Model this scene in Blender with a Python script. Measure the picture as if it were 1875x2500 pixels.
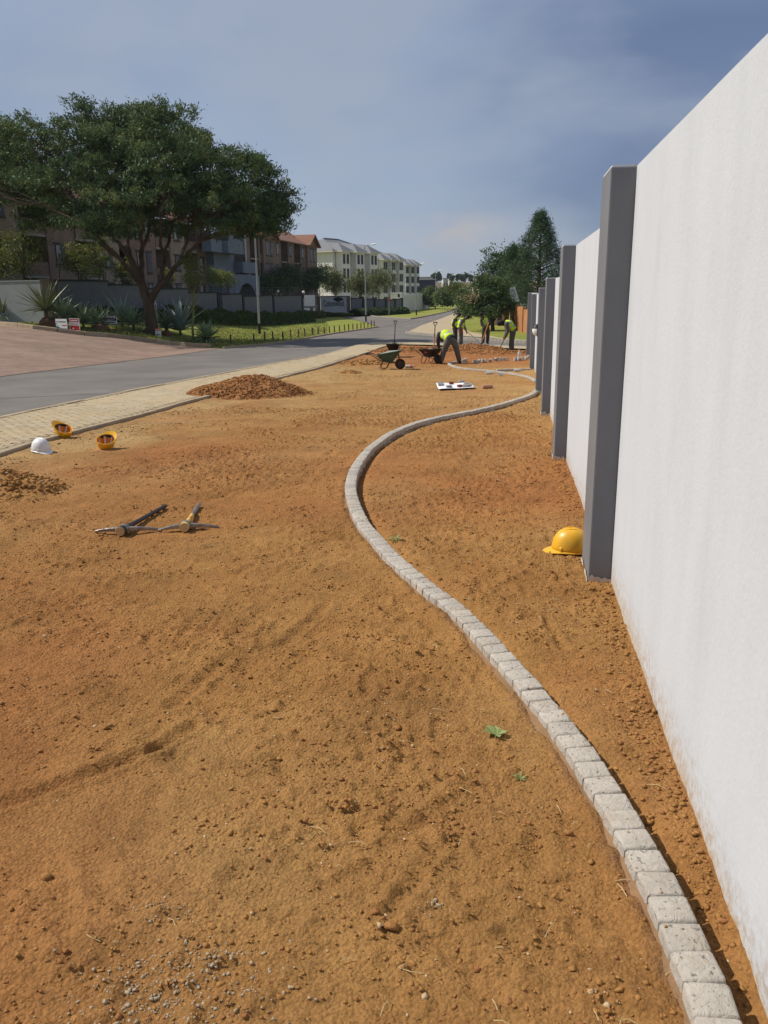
import bpy, bmesh, math, random
import numpy as np
from mathutils import Vector, Matrix, Quaternion
PI = math.pi
R = math.radians
for o in list(bpy.data.objects): bpy.data.objects.remove(o)
scene = bpy.context.scene
C = scene.collection

# ------------------------------------------------------------------ camera
F, PX, PY, ROLL, HC = 2030.0, 937.5, 1250.0, 0.0105, 1.57
PITCH = math.atan(541 / 2030.0)
cam = bpy.data.cameras.new('camera')
cam.sensor_fit = 'VERTICAL'; cam.sensor_height = 24.0; cam.lens = 24.0 * F / 2500.0
cam.clip_start = 0.05; cam.clip_end = 6000
co = bpy.data.objects.new('camera', cam); C.objects.link(co)
co.matrix_world = Matrix.Translation((0, 0, HC)) @ Matrix.Rotation(PI / 2 - PITCH, 4, 'X') @ Matrix.Rotation(-ROLL, 4, 'Z')
scene.camera = co

# ------------------------------------------------------------------ sky and sun
SUN_EL = R(47)
sun_dir = Vector((-.978 * math.cos(SUN_EL), .208 * math.cos(SUN_EL), math.sin(SUN_EL)))
SKY_A, SKY_B, CUMULUS = (7.9, 3.3, 1.9), (4.2, .1, 2.2), (.0836, .9945, .0635)
world = bpy.data.worlds.new('World'); scene.world = world; world.use_nodes = True
wn = world.node_tree; wn.nodes.clear()
def wnode(t, **k):
    n = wn.nodes.new(t)
    for a, b in k.items(): setattr(n, a, b)
    return n
wo = wnode('ShaderNodeOutputWorld'); bg = wnode('ShaderNodeBackground'); bg.inputs[1].default_value = 0.10
sky = wnode('ShaderNodeTexSky', sky_type='NISHITA', sun_disc=False)
sky.sun_elevation = SUN_EL; sky.sun_rotation = math.atan2(sun_dir.x, sun_dir.y)
sky.altitude = 1600; sky.air_density = 1.0; sky.dust_density = 0.6; sky.ozone_density = 2.5
tc = wnode('ShaderNodeTexCoord'); L = wn.links.new
DIR = tc.outputs['Generated']
def wnoise(scale, loc, sc, detail, rough, dist=0.0):
    m = wnode('ShaderNodeMapping'); m.inputs['Scale'].default_value = sc; m.inputs['Location'].default_value = loc
    n = wnode('ShaderNodeTexNoise'); n.inputs['Scale'].default_value = scale; n.inputs['Detail'].default_value = detail; n.inputs['Roughness'].default_value = rough; n.inputs['Distortion'].default_value = dist
    L(DIR, m.inputs[0]); L(m.outputs[0], n.inputs['Vector']); return n.outputs['Fac']
def wramp(f, stops):
    r_ = wnode('ShaderNodeValToRGB'); e = r_.color_ramp.elements
    while len(e) < len(stops): e.new(.5)
    for k, (p, c) in enumerate(stops): e[k].position = p; e[k].color = (c[0], c[1], c[2], 1) if isinstance(c, tuple) else (c, c, c, 1)
    L(f, r_.inputs[0]); return r_.outputs[0]
def wmix(f, a, b, mode='MIX'):
    m = wnode('ShaderNodeMix', data_type='RGBA', blend_type=mode)
    for k, v in ((0, f), (6, a), (7, b)):
        if isinstance(v, (int, float)): m.inputs[k].default_value = v
        elif isinstance(v, tuple): m.inputs[k].default_value = (*v, 1)
        else: L(v, m.inputs[k])
    return m.outputs[2]
# broken sheet of soft slate-blue cloud, paler towards the hazy horizon
sxyz = wnode('ShaderNodeSeparateXYZ'); L(DIR, sxyz.inputs[0])
hz_ = wramp(sxyz.outputs['Z'], [(0.0, (2.5, 3.1, 4.15)), (.10, (2.1, 2.7, 3.85)), (.30, (1.68, 2.25, 3.5))])
bank = wramp(wnoise(1.25, SKY_A, (1, 1, 2.6), 3.5, .45, .15), [(.38, (.68, .71, .80)), (.50, (1.0, 1.0, 1.0)), (.62, (1.50, 1.44, 1.32))])
col = wmix(1.0, hz_, bank, 'MULTIPLY')
soft = wramp(wnoise(3.2, SKY_B, (1, 1, 2.2), 5, .5, .2), [(.42, .0), (.60, .72)])
col = wmix(soft, col, (3.3, 3.65, 4.4))
# one small cumulus low in the south-east
D_ = wnode('ShaderNodeVectorMath', operation='SUBTRACT'); L(DIR, D_.inputs[0]); D_.inputs[1].default_value = CUMULUS
D2 = wnode('ShaderNodeVectorMath', operation='MULTIPLY'); L(D_.outputs[0], D2.inputs[0]); D2.inputs[1].default_value = (1 / .085, 1 / .085, 1 / .026)
D3 = wnode('ShaderNodeVectorMath', operation='LENGTH'); L(D2.outputs[0], D3.inputs[0])
pf = wmix(1.0, wramp(D3.outputs['Value'], [(.1, 1.0), (1.0, 0.0)]), wramp(wnoise(16, (0, 0, 0), (1, 1, 2.2), 6, .6, .3), [(.34, 0.0), (.62, 1.0)]), 'MULTIPLY')
col = wmix(pf, col, (4.0, 3.75, 3.9))
col = wmix(.12, col, sky.outputs[0])
L(col, bg.inputs[0]); L(bg.outputs[0], wo.inputs[0])
sl = bpy.data.lights.new('sun', 'SUN'); sl.energy = 4.2; sl.angle = R(.53); sl.color = (1.0, .93, .82)
so = bpy.data.objects.new('sun', sl); C.objects.link(so)
so.rotation_euler = (-sun_dir).to_track_quat('-Z', 'Y').to_euler(); so.location = sun_dir * 60
vs = scene.view_settings; vs.view_transform = 'Standard'; vs.look = 'None'; vs.exposure = 0.18; vs.gamma = 1.0; vs.use_curve_mapping = False
scene.render.engine = 'CYCLES'
scene.cycles.use_denoising = True
try: scene.cycles.denoising_prefilter = 'ACCURATE'; scene.cycles.denoising_input_passes = 'RGB_ALBEDO_NORMAL'
except Exception: pass
scene.cycles.max_bounces = 6; scene.cycles.diffuse_bounces = 3; scene.cycles.glossy_bounces = 2
scene.cycles.transmission_bounces = 4; scene.cycles.transparent_max_bounces = 6
scene.cycles.caustics_reflective = False; scene.cycles.caustics_refractive = False

# ------------------------------------------------------------------ the lie of the land
cp, sp = math.cos(PITCH), math.sin(PITCH)
def sst(t, a, b):
    t = np.clip((t - a) / (b - a), 0, 1); return t * t * (3 - 2 * t)
def G(x, y):
    """height of the land: falls gently away from the camera, higher to the left, a low hill far off"""
    y0 = np.maximum(y, 0)
    g = -2.4 * (1 - np.exp(-y0 / 68.0))
    lift = sst(-x, 9, 19) * sst(y, 15, 38) * (1 - sst(y, 55, 110))
    return g * (1 - lift) + 13.0 * sst(y, 300, 1100)
def ray(x, y):
    u, v = x - PX, y - PY; c, s = math.cos(ROLL), math.sin(ROLL)
    u, v = u * c - v * s, u * s + v * c
    k = F * cp - v * sp
    return u / k, -(F * sp + v * cp) / k
def gp(px, py, dz=0.0):
    """point of the land seen at a place in the photograph"""
    a, b = ray(px, py); lo = .3; d = .3
    while d < 2500:
        if HC + b * d < float(G(a * d, d)) + dz: break
        lo = d; d *= 1.02
    hi = d
    for _ in range(40):
        m = (lo + hi) / 2
        if HC + b * m < float(G(a * m, m)) + dz: hi = m
        else: lo = m
    return Vector((a * m, m, float(G(a * m, m)) + dz))
def at(px, py, d):
    a, b = ray(px, py); return Vector((a * d, d, HC + b * d))
def gz(x, y): return float(G(x, y))

# ------------------------------------------------------------------ materials
def nodemat(name):
    m = bpy.data.materials.new(name); m.use_nodes = True
    nt = m.node_tree; b = nt.nodes['Principled BSDF']; return m, nt, b
def N(nt, t, **k):
    n = nt.nodes.new(t)
    for a, b in k.items(): setattr(n, a, b)
    return n
def c4(c): return (c[0], c[1], c[2], 1)
def noise(nt, vec, scale, detail=4, rough=.55, dist=0):
    n = N(nt, 'ShaderNodeTexNoise'); n.inputs['Scale'].default_value = scale; n.inputs['Detail'].default_value = detail
    n.inputs['Roughness'].default_value = rough; n.inputs['Distortion'].default_value = dist
    if vec: nt.links.new(vec, n.inputs['Vector'])
    return n.outputs['Fac']
def ramp(nt, fac, stops):
    r = N(nt, 'ShaderNodeValToRGB'); e = r.color_ramp.elements
    while len(e) < len(stops): e.new(.5)
    for i, (p, c) in enumerate(stops): e[i].position = p; e[i].color = c4(c) if not isinstance(c, (int, float)) else (c, c, c, 1)
    nt.links.new(fac, r.inputs[0]); return r.outputs[0]
def mixc(nt, fac, a, b, mode='MIX'):
    m = N(nt, 'ShaderNodeMix', data_type='RGBA', blend_type=mode)
    for i, v in ((0, fac), (6, a), (7, b)):
        if isinstance(v, (int, float)): m.inputs[i].default_value = v
        elif isinstance(v, tuple): m.inputs[i].default_value = c4(v)
        else: nt.links.new(v, m.inputs[i])
    return m.outputs[2]
def bump(nt, b, h, strength=.3, dist=.02):
    n = N(nt, 'ShaderNodeBump'); n.inputs['Strength'].default_value = strength; n.inputs['Distance'].default_value = dist
    nt.links.new(h, n.inputs['Height']); nt.links.new(n.outputs[0], b.inputs['Normal'])
def pos(nt, scale=None):
    g = N(nt, 'ShaderNodeNewGeometry').outputs['Position']
    if scale:
        m = N(nt, 'ShaderNodeMapping'); m.inputs['Scale'].default_value = scale; nt.links.new(g, m.inputs[0]); return m.outputs[0]
    return g
def objc(nt): return N(nt, 'ShaderNodeTexCoord').outputs['Object']
def rnd(nt): return N(nt, 'ShaderNodeObjectInfo').outputs['Random']
def mat(name, c1, c2=None, scale=6, rough=.7, bs=0, bscale=None, metal=0, spec=.35, local=False, detail=4, vary=0, lo=.32, hi=.68, sv=None):
    m, nt, b = nodemat(name)
    b.inputs['Roughness'].default_value = rough; b.inputs['Metallic'].default_value = metal; b.inputs['Specular IOR Level'].default_value = spec
    p = objc(nt) if local else pos(nt, sv)
    c2 = c2 or tuple(x * .8 for x in c1)
    col = ramp(nt, noise(nt, p, scale, detail), [(lo, c1), (hi, c2)])
    if vary:
        col = mixc(nt, 1.0, col, ramp(nt, rnd(nt), [(0, 1 - vary), (1, 1 + vary)]), 'MULTIPLY')
    nt.links.new(col, b.inputs['Base Color'])
    if bs: bump(nt, b, noise(nt, p, bscale or scale * 4, 5), bs, .02)
    return m
def leafmat(name, c1, c2, scale=.6):
    m, nt, b = nodemat(name)
    col = ramp(nt, noise(nt, pos(nt), scale, 3), [(.3, c1), (.7, c2)])
    nt.links.new(col, b.inputs['Base Color']); b.inputs['Roughness'].default_value = .6; b.inputs['Specular IOR Level'].default_value = .25
    t = N(nt, 'ShaderNodeBsdfTranslucent'); nt.links.new(col, t.inputs[0])
    mx = N(nt, 'ShaderNodeMixShader'); mx.inputs[0].default_value = .25
    nt.links.new(b.outputs[0], mx.inputs[1]); nt.links.new(t.outputs[0], mx.inputs[2])
    nt.links.new(mx.outputs[0], nt.nodes['Material Output'].inputs[0]); return m

M = {}
def soil_material():
    m, nt, b = nodemat('soil'); p = pos(nt)
    big = ramp(nt, noise(nt, p, .55, 4, .6), [(.34, (.40, .215, .073)), (.5, (.365, .186, .060)), (.66, (.335, .156, .050))])
    mid = ramp(nt, noise(nt, p, 3.3, 5, .65), [(.3, (.41, .222, .078)), (.7, (.27, .126, .042))])
    col = mixc(nt, .45, big, mid)
    at_ = N(nt, 'ShaderNodeAttribute', attribute_name='tone')
    sepn = N(nt, 'ShaderNodeSeparateColor'); nt.links.new(at_.outputs['Color'], sepn.inputs[0])
    col = mixc(nt, sepn.outputs[0], col, (.45, .295, .130))       # dry sandy soil
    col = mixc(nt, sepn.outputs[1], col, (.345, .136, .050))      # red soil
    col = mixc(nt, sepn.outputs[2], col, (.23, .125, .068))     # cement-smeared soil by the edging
    col = mixc(nt, 1.0, col, ramp(nt, noise(nt, p, 1.7, 6, .72, .6), [(.32, .76), (.5, 1.0), (.68, 1.16)]), 'MULTIPLY')
    fine = noise(nt, p, 55, 5, .75)
    col = mixc(nt, 1.0, col, ramp(nt, fine, [(.28, .58), (.5, 1.0), (.75, 1.30)]), 'MULTIPLY')
    vo = N(nt, 'ShaderNodeTexVoronoi'); vo.inputs['Scale'].default_value = 85; nt.links.new(p, vo.inputs['Vector'])
    nt.links.new(col, b.inputs['Base Color'])
    b.inputs['Roughness'].default_value = .95; b.inputs['Specular IOR Level'].default_value = .1
    h = N(nt, 'ShaderNodeMath', operation='ADD'); nt.links.new(noise(nt, p, 70, 6, .7), h.inputs[0])
    h2 = N(nt, 'ShaderNodeMath', operation='MULTIPLY'); h2.inputs[1].default_value = -.5; nt.links.new(vo.outputs['Distance'], h2.inputs[0])
    nt.links.new(h2.outputs[0], h.inputs[1]); bump(nt, b, h.outputs[0], 1.0, .016); return m
M['soil'] = soil_material()
M['clod'] = mat('clod', (.385, .205, .070), (.285, .137, .048), 5, .95, .6, 60, spec=.1, lo=.35, hi=.65)
M['clod_red'] = mat('clod_red', (.36, .170, .066), (.26, .112, .045), 5, .95, .6, 60, spec=.1)
M['quartz'] = mat('quartz', (.48, .36, .22), (.40, .28, .15), 20, .8, .3, 60)
M['ash'] = mat('ash', (.40, .34, .25), (.33, .24, .14), 30, .9, .5, 80)
M['straw'] = mat('straw', (.55, .42, .22), (.42, .30, .14), 20, .8)
def plaster_white():
    m, nt, b = nodemat('white_plaster'); p = pos(nt)
    streak = noise(nt, pos(nt, (2.2, 2.2, .7)), 1.6, 7, .68)
    col = ramp(nt, streak, [(.30, (.515, .545, .58)), (.50, (.55, .58, .617)), (.72, (.575, .605, .64))])
    a = N(nt, 'ShaderNodeAttribute', attribute_name='splash')
    sp_ = N(nt, 'ShaderNodeMath', operation='MULTIPLY'); nt.links.new(a.outputs['Fac'], sp_.inputs[0])
    nt.links.new(ramp(nt, noise(nt, p, 26, 6, .75), [(.44, 0.0), (.62, 1.0)]), sp_.inputs[1])
    col = mixc(nt, sp_.outputs[0], col, (.36, .24, .13))
    a2 = N(nt, 'ShaderNodeAttribute', attribute_name='wash')
    col = mixc(nt, a2.outputs['Fac'], col, (.47, .38, .26))
    nt.links.new(col, b.inputs['Base Color']); b.inputs['Roughness'].default_value = .85; b.inputs['Specular IOR Level'].default_value = .2
    h = N(nt, 'ShaderNodeMath', operation='ADD'); nt.links.new(noise(nt, p, 40, 6, .7), h.inputs[0]); nt.links.new(noise(nt, p, 4, 4), h.inputs[1])
    bump(nt, b, h.outputs[0], .22, .012); return m
M['white_plaster'] = plaster_white()
M['grey_paint'] = mat('grey_paint', (.160, .166, .182), (.188, .193, .208), 1.6, .6, .10, 45)
M['raw_plaster'] = mat('raw_plaster', (.62, .58, .52), (.45, .38, .3), 20, .9, .5, 60)
M['cobble'] = mat('cobble', (.44, .40, .35), (.37, .335, .29), 14, .85, .75, 42, vary=.10, lo=.3, hi=.7)
def cobble():
    m, nt, b = nodemat('cobble_face'); p = pos(nt)
    col = ramp(nt, noise(nt, p, 9, 5, .6), [(.3, (.45, .415, .365)), (.7, (.375, .34, .295))])
    pit = ramp(nt, noise(nt, p, 75, 3, .6), [(.30, 0.0), (.36, 1.0)])
    col = mixc(nt, pit, (.30, .265, .225), col)
    dirt = ramp(nt, noise(nt, p, 5.5, 5, .7), [(.52, 0.0), (.78, .35)])
    col = mixc(nt, dirt, col, (.36, .21, .10))
    col = mixc(nt, 1.0, col, ramp(nt, rnd(nt), [(0, .90), (1, 1.07)]), 'MULTIPLY')
    nt.links.new(col, b.inputs['Base Color']); b.inputs['Roughness'].default_value = .88; b.inputs['Specular IOR Level'].default_value = .2
    h = N(nt, 'ShaderNodeMath', operation='ADD'); nt.links.new(noise(nt, p, 30, 5, .65, 1.2), h.inputs[0]); nt.links.new(pit, h.inputs[1])
    bump(nt, b, h.outputs[0], .9, .010); return m
M['cobble'] = cobble()
M['mortar'] = mat('mortar', (.29, .175, .095), (.20, .125, .070), 9, .95, .7, 50, spec=.1)
M['asphalt'] = mat('asphalt', (.200, .184, .164), (.138, .128, .117), .5, .9, .3, 160, detail=8, spec=.2)
M['road_paint'] = mat('road_paint', (.42, .41, .38), (.2, .19, .18), 6, .8)
M['tar'] = mat('tar', (.02, .02, .02), (.03, .03, .03), 6, .6)
M['paver'] = mat('paver', (.44, .36, .24), (.37, .295, .185), 2.2, .9, .4, 90, vary=.12)
M['paver_far'] = mat('paver_far', (.44, .365, .25), (.38, .31, .205), 1.4, .9, .3, 60, detail=7)
def dusty(name, src):
    m = M[src]; nt = m.node_tree; b = nt.nodes['Principled BSDF']; l = b.inputs['Base Color'].links[0].from_socket
    col = mixc(nt, ramp(nt, noise(nt, pos(nt), 1.1, 6, .7, .4), [(.40, 0.0), (.66, .7)]), l, (.46, .345, .195)); nt.links.new(col, b.inputs['Base Color'])
dusty('paver', 'paver'); dusty('paver_far', 'paver_far')
M['paver_joint'] = mat('paver_joint', (.35, .29, .19), (.28, .225, .14), 8, .95, .4, 60)
M['kerb'] = mat('kerb', (.42, .335, .225), (.34, .26, .165), 5, .9, .4, 60, vary=.12)
def brickpave():
    m, nt, b = nodemat('red_brick_paving'); p = pos(nt)
    br = N(nt, 'ShaderNodeTexBrick'); br.inputs['Scale'].default_value = 1.0
    br.inputs['Brick Width'].default_value = .22; br.inputs['Row Height'].default_value = .11; br.inputs['Mortar Size'].default_value = .008
    br.inputs['Color1'].default_value = (.235, .150, .110, 1); br.inputs['Color2'].default_value = (.185, .112, .082, 1); br.inputs['Mortar'].default_value = (.15, .10, .07, 1)
    mpn = N(nt, 'ShaderNodeMapping'); mpn.inputs['Rotation'].default_value = (0, 0, .35); nt.links.new(p, mpn.inputs[0]); nt.links.new(mpn.outputs[0], br.inputs['Vector'])
    col = mixc(nt, ramp(nt, noise(nt, p, .7, 6, .7), [(.40, 0.0), (.68, .85)]), br.outputs['Color'], (.30, .205, .15))
    nt.links.new(col, b.inputs['Base Color']); b.inputs['Roughness'].default_value = .9
    bump(nt, b, br.outputs['Fac'], -.3, .01); return m
M['red_brick_paving'] = brickpave()
def brickwall(name, a, b_, mo, s=1.0, rowh=.085, axis=0.0):
    m, nt, b = nodemat(name); p = objc(nt)
    br = N(nt, 'ShaderNodeTexBrick'); br.inputs['Scale'].default_value = s
    br.inputs['Brick Width'].default_value = .24; br.inputs['Row Height'].default_value = rowh; br.inputs['Mortar Size'].default_value = .012
    br.inputs['Color1'].default_value = c4(a); br.inputs['Color2'].default_value = c4(b_); br.inputs['Mortar'].default_value = c4(mo)
    sx = N(nt, 'ShaderNodeSeparateXYZ'); nt.links.new(p, sx.inputs[0])
    ad = N(nt, 'ShaderNodeMath', operation='ADD'); nt.links.new(sx.outputs[0], ad.inputs[0]); nt.links.new(sx.outputs[1], ad.inputs[1])
    cb = N(nt, 'ShaderNodeCombineXYZ'); nt.links.new(ad.outputs[0], cb.inputs[0]); nt.links.new(sx.outputs[2], cb.inputs[1])
    nt.links.new(cb.outputs[0], br.inputs['Vector'])
    col = mixc(nt, 1.0, br.outputs['Color'], ramp(nt, noise(nt, p, 1.2, 5), [(.3, .8), (.7, 1.15)]), 'MULTIPLY')
    nt.links.new(col, b.inputs['Base Color']); b.inputs['Roughness'].default_value = .9; bump(nt, b, br.outputs['Fac'], -.4, .012); return m
M['brown_brick'] = brickwall('brown_brick', (.25, .148, .108), (.20, .115, .085), (.22, .175, .145))
M['tan_brick'] = brickwall('tan_brick', (.36, .265, .195), (.29, .205, .15), (.28, .225, .17))
M['orange_brick'] = brickwall('orange_brick', (.50, .21, .075), (.40, .155, .055), (.36, .19, .09))
M['pier_brick'] = brickwall('pier_brick', (.15, .10, .07), (.10, .065, .045), (.20, .17, .14))
M['grey_plaster'] = mat('grey_plaster', (.30, .31, .325), (.26, .27, .285), 2, .9, .2, 30)
M['estate_grey'] = mat('estate_grey', (.15, .155, .172), (.125, .13, .145), 2, .9, .2, 30)
M['pale_grey'] = mat('pale_grey', (.50, .51, .53), (.45, .46, .48), 2, .9)
M['dark_plaster'] = mat('dark_plaster', (.030, .030, .033), (.024, .024, .027), 2, .9, .2, 30)
M['slate_blue'] = mat('slate_blue', (.17, .20, .25), (.145, .17, .215), 2, .85, .1, 30)
M['cream'] = mat('cream', (.76, .735, .70), (.70, .675, .64), 1.2, .9, .1, 20)
M['cream_trim'] = mat('cream_trim', (.80, .76, .70), (.74, .70, .64), 1.2, .9)
M['roof_tile'] = mat('roof_tile', (.27, .135, .085), (.20, .095, .062), 5, .85, .5, 18, sv=(1, 1, 1))
M['roof_grey'] = mat('roof_grey', (.20, .205, .22), (.16, .165, .18), 4, .7, .4, 14)
M['gutter'] = mat('gutter', (.60, .57, .52), (.55, .52, .48), 3, .7)
M['concrete'] = mat('concrete', (.36, .33, .28), (.28, .25, .21), 4, .9, .3, 40)
M['dark_frame'] = mat('dark_frame', (.035, .026, .022), (.05, .035, .03), 4, .6)
M['glass'] = mat('window_glass', (.02, .023, .028), (.03, .033, .04), 1, .25, spec=.25)
M['curtain'] = mat('curtain', (.36, .38, .40), (.25, .27, .30), 14, .9, sv=(1, 1, .05))
M['shadow_room'] = mat('room_dark', (.03, .025, .022), (.04, .033, .03), 3, .9)
M['white_paint'] = mat('white_paint', (.78, .78, .77), (.70, .70, .69), 4, .5)
M['globe'] = mat('globe', (.85, .85, .82), (.80, .80, .78), 4, .3)
M['galv'] = mat('galvanised', (.42, .42, .42), (.34, .34, .35), 8, .45, metal=.35)
M['black'] = mat('black_plastic', (.018, .018, .02), (.026, .026, .028), 8, .5)
M['black_metal'] = mat('black_metal', (.018, .018, .020), (.030, .026, .023), 12, .5, .1, 50, metal=.3)
M['rubber'] = mat('rubber', (.02, .019, .018), (.05, .04, .03), 10, .9)
M['rust'] = mat('rust_steel', (.14, .075, .045), (.09, .05, .035), 14, .75, .3, 60, metal=.3)
M['steel'] = mat('worn_steel', (.36, .32, .28), (.22, .18, .15), 16, .45, .25, 60, metal=.7, local=True)
M['green_steel'] = mat('green_steel', (.030, .085, .055), (.06, .09, .065), 9, .6, .2, 40, local=True)
M['tray_grey'] = mat('cement_crust', (.33, .36, .33), (.25, .25, .22), 9, .9, .5, 40, local=True)
M['cement'] = mat('cement_mix', (.30, .24, .18), (.20, .15, .11), 10, .95, .8, 50)
M['yellow_abs'] = mat('yellow_shell', (.80, .43, .010), (.66, .36, .03), 7, .40, .02, 40, local=True, spec=.5)
M['orange_abs'] = mat('orange_shell', (.80, .36, .012), (.78, .42, .012), 6, .35, .02, 40, local=True, spec=.5)
M['orange_in'] = mat('orange_inside', (.78, .30, .03), (.70, .24, .03), 6, .5, local=True)
M['white_abs'] = mat('white_shell', (.78, .78, .78), (.68, .66, .63), 7, .42, local=True, spec=.5)
M['green_mark'] = mat('green_sticker', (.30, .50, .03), (.16, .33, .03), 20, .5, local=True)
M['strap_white'] = mat('strap_white', (.70, .67, .64), (.6, .56, .52), 12, .7, local=True)
M['wood'] = mat('ash_wood', (.46, .30, .13), (.36, .22, .09), 8, .7, .2, 30, local=True)
M['wood_end'] = mat('wood_end_grain', (.60, .42, .20), (.48, .32, .14), 30, .7, local=True)
M['yellow_paint'] = mat('yellow_handle_paint', (.68, .50, .12), (.56, .40, .12), 12, .55, local=True)
M['orange_paint'] = mat('orange_handle_paint', (.72, .20, .02), (.60, .15, .02), 12, .5, local=True)
M['post_wood'] = mat('post_wood', (.13, .095, .055), (.09, .065, .04), 8, .9)
M['paper'] = mat('paper', (.82, .82, .84), (.76, .77, .80), 3, .8)
M['paving_grey'] = mat('sample_block', (.38, .36, .34), (.28, .26, .25), 20, .9, .4, 60)
M['brick_red'] = mat('red_sample', (.20, .035, .025), (.09, .018, .015), 20, .8)
M['pink_brick'] = mat('broken_brick', (.50, .28, .18), (.42, .22, .14), 20, .9, .4, 60)
M['bark'] = mat('bark', (.115, .078, .052), (.07, .05, .036), 3.5, .95, .9, 14, sv=(1, 1, .35))
M['pale_bark'] = mat('bark_grey', (.16, .12, .08), (.10, .075, .05), 4, .95, .8, 16)  # paler bark colour for agave stems, shrubs and bushy trees
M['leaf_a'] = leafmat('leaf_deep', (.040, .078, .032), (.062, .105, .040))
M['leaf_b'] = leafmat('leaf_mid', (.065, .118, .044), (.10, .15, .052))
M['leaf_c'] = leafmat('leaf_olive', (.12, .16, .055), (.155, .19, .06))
M['pine_a'] = leafmat('pine_deep', (.042, .082, .044), (.06, .105, .05))
M['pine_b'] = leafmat('pine_mid', (.068, .125, .055), (.09, .145, .06))
M['bush_a'] = leafmat('bush_green', (.085, .13, .04), (.13, .16, .045))
M['bamboo_a'] = leafmat('bamboo_green', (.17, .215, .045), (.24, .26, .06))
M['bamboo_b'] = leafmat('bamboo_yellow', (.28, .24, .06), (.20, .19, .05))
M['rust_leaf'] = leafmat('rust_leaf', (.19, .145, .06), (.15, .13, .05))
M['hedge_a'] = leafmat('hedge_green', (.040, .075, .016), (.065, .10, .02))
M['hedge_b'] = leafmat('hedge_light', (.075, .115, .022), (.10, .13, .03))
M['golden_leaf'] = leafmat('golden_leaf', (.20, .18, .02), (.14, .15, .02))
M['blossom'] = leafmat('blossom', (.42, .30, .18), (.34, .25, .14))
M['agave'] = mat('agave', (.29, .37, .22), (.20, .28, .15), 3, .5, local=True, vary=.2)
M['agave_blue'] = mat('agave_blue', (.32, .40, .36), (.24, .32, .28), 3, .5, local=True, vary=.12)
M['yucca'] = mat('yucca', (.23, .25, .13), (.165, .19, .09), 3, .55, local=True, vary=.25)
M['young_stem'] = mat('young_stem', (.24, .22, .08), (.17, .16, .06), 4, .8)
M['weed'] = leafmat('weed', (.23, .30, .10), (.30, .36, .14), 30)
M['boulder'] = mat('boulder', (.20, .105, .058), (.145, .075, .042), 3, .95, .8, 12)
def grassm():
    m, nt, b = nodemat('lawn'); p = pos(nt)
    near = ramp(nt, noise(nt, p, .35, 6, .65), [(.3, (.19, .245, .045)), (.5, (.26, .285, .06)), (.7, (.36, .31, .10))])
    det = ramp(nt, noise(nt, p, 9, 5, .8), [(.3, .65), (.7, 1.25)])
    veld = ramp(nt, noise(nt, p, .03, 6, .6), [(.35, (.17, .135, .07)), (.65, (.10, .10, .05))])
    sx = N(nt, 'ShaderNodeSeparateXYZ'); nt.links.new(p, sx.inputs[0])
    mr = N(nt, 'ShaderNodeMapRange'); mr.inputs[1].default_value = 190; mr.inputs[2].default_value = 300; nt.links.new(sx.outputs[1], mr.inputs[0])
    col = mixc(nt, mr.outputs[0], near, veld); col = mixc(nt, 1.0, col, det, 'MULTIPLY')
    nt.links.new(col, b.inputs['Base Color']); b.inputs['Roughness'].default_value = .95; b.inputs['Specular IOR Level'].default_value = .1
    bump(nt, b, noise(nt, p, 14, 5, .8), .9, .08); return m
M['lawn'] = grassm()
M['blade'] = leafmat('grass_blade', (.20, .24, .045), (.32, .31, .08), .4)
M['far_dark'] = mat('navy_cladding', (.020, .022, .045), (.026, .028, .055), 2, .6)
M['far_white'] = mat('far_white', (.62, .60, .56), (.55, .53, .5), .5, .9)
M['far_tree'] = mat('far_tree', (.035, .05, .035), (.05, .065, .04), .5, .95)
M['skin_dark'] = mat('skin', (.075, .038, .024), (.06, .03, .02), 20, .55, local=True)
M['overall'] = mat('grey_overall', (.115, .108, .098), (.085, .080, .073), 7, .9, .5, 16)
M['overall_dark'] = mat('dark_overall', (.065, .060, .056), (.047, .044, .042), 7, .9, .5, 16)
M['hivis'] = mat('hivis', (.62, .82, .02), (.52, .72, .02), 7, .7, .3, 16)
M['reflect'] = mat('reflective_tape', (.50, .52, .48), (.40, .42, .40), 10, .4)
M['jeans'] = mat('blue_cloth', (.030, .042, .085), (.022, .03, .06), 10, .9)
M['glove'] = mat('red_glove', (.50, .07, .025), (.4, .05, .02), 20, .8)
M['boot'] = mat('boot', (.045, .034, .026), (.03, .024, .02), 20, .8)
M['cap'] = mat('dark_cloth_cap', (.03, .026, .024), (.02, .018, .017), 14, .9)
M['red'] = mat('sign_red', (.55, .03, .03), (.5, .028, .028), 3, .5)
M['sign_white'] = mat('sign_white', (.74, .74, .74), (.68, .68, .69), 3, .5)
M['sign_black'] = mat('sign_black', (.015, .016, .018), (.02, .02, .022), 3, .5)
M['sign_blue'] = mat('sign_blue', (.03, .055, .16), (.025, .045, .14), 3, .5)
M['sign_dark'] = mat('letters_navy', (.012, .014, .028), (.016, .018, .032), 3, .6)
M['bottle'] = mat('clear_bottle', (.55, .55, .53), (.46, .46, .46), 8, .2, local=True)
M['bottle_blue'] = mat('blue_bottle', (.30, .45, .58), (.36, .5, .6), 8, .2, local=True)
M['bottle_red'] = mat('orange_label', (.70, .13, .02), (.6, .1, .02), 8, .5, local=True)

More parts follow.
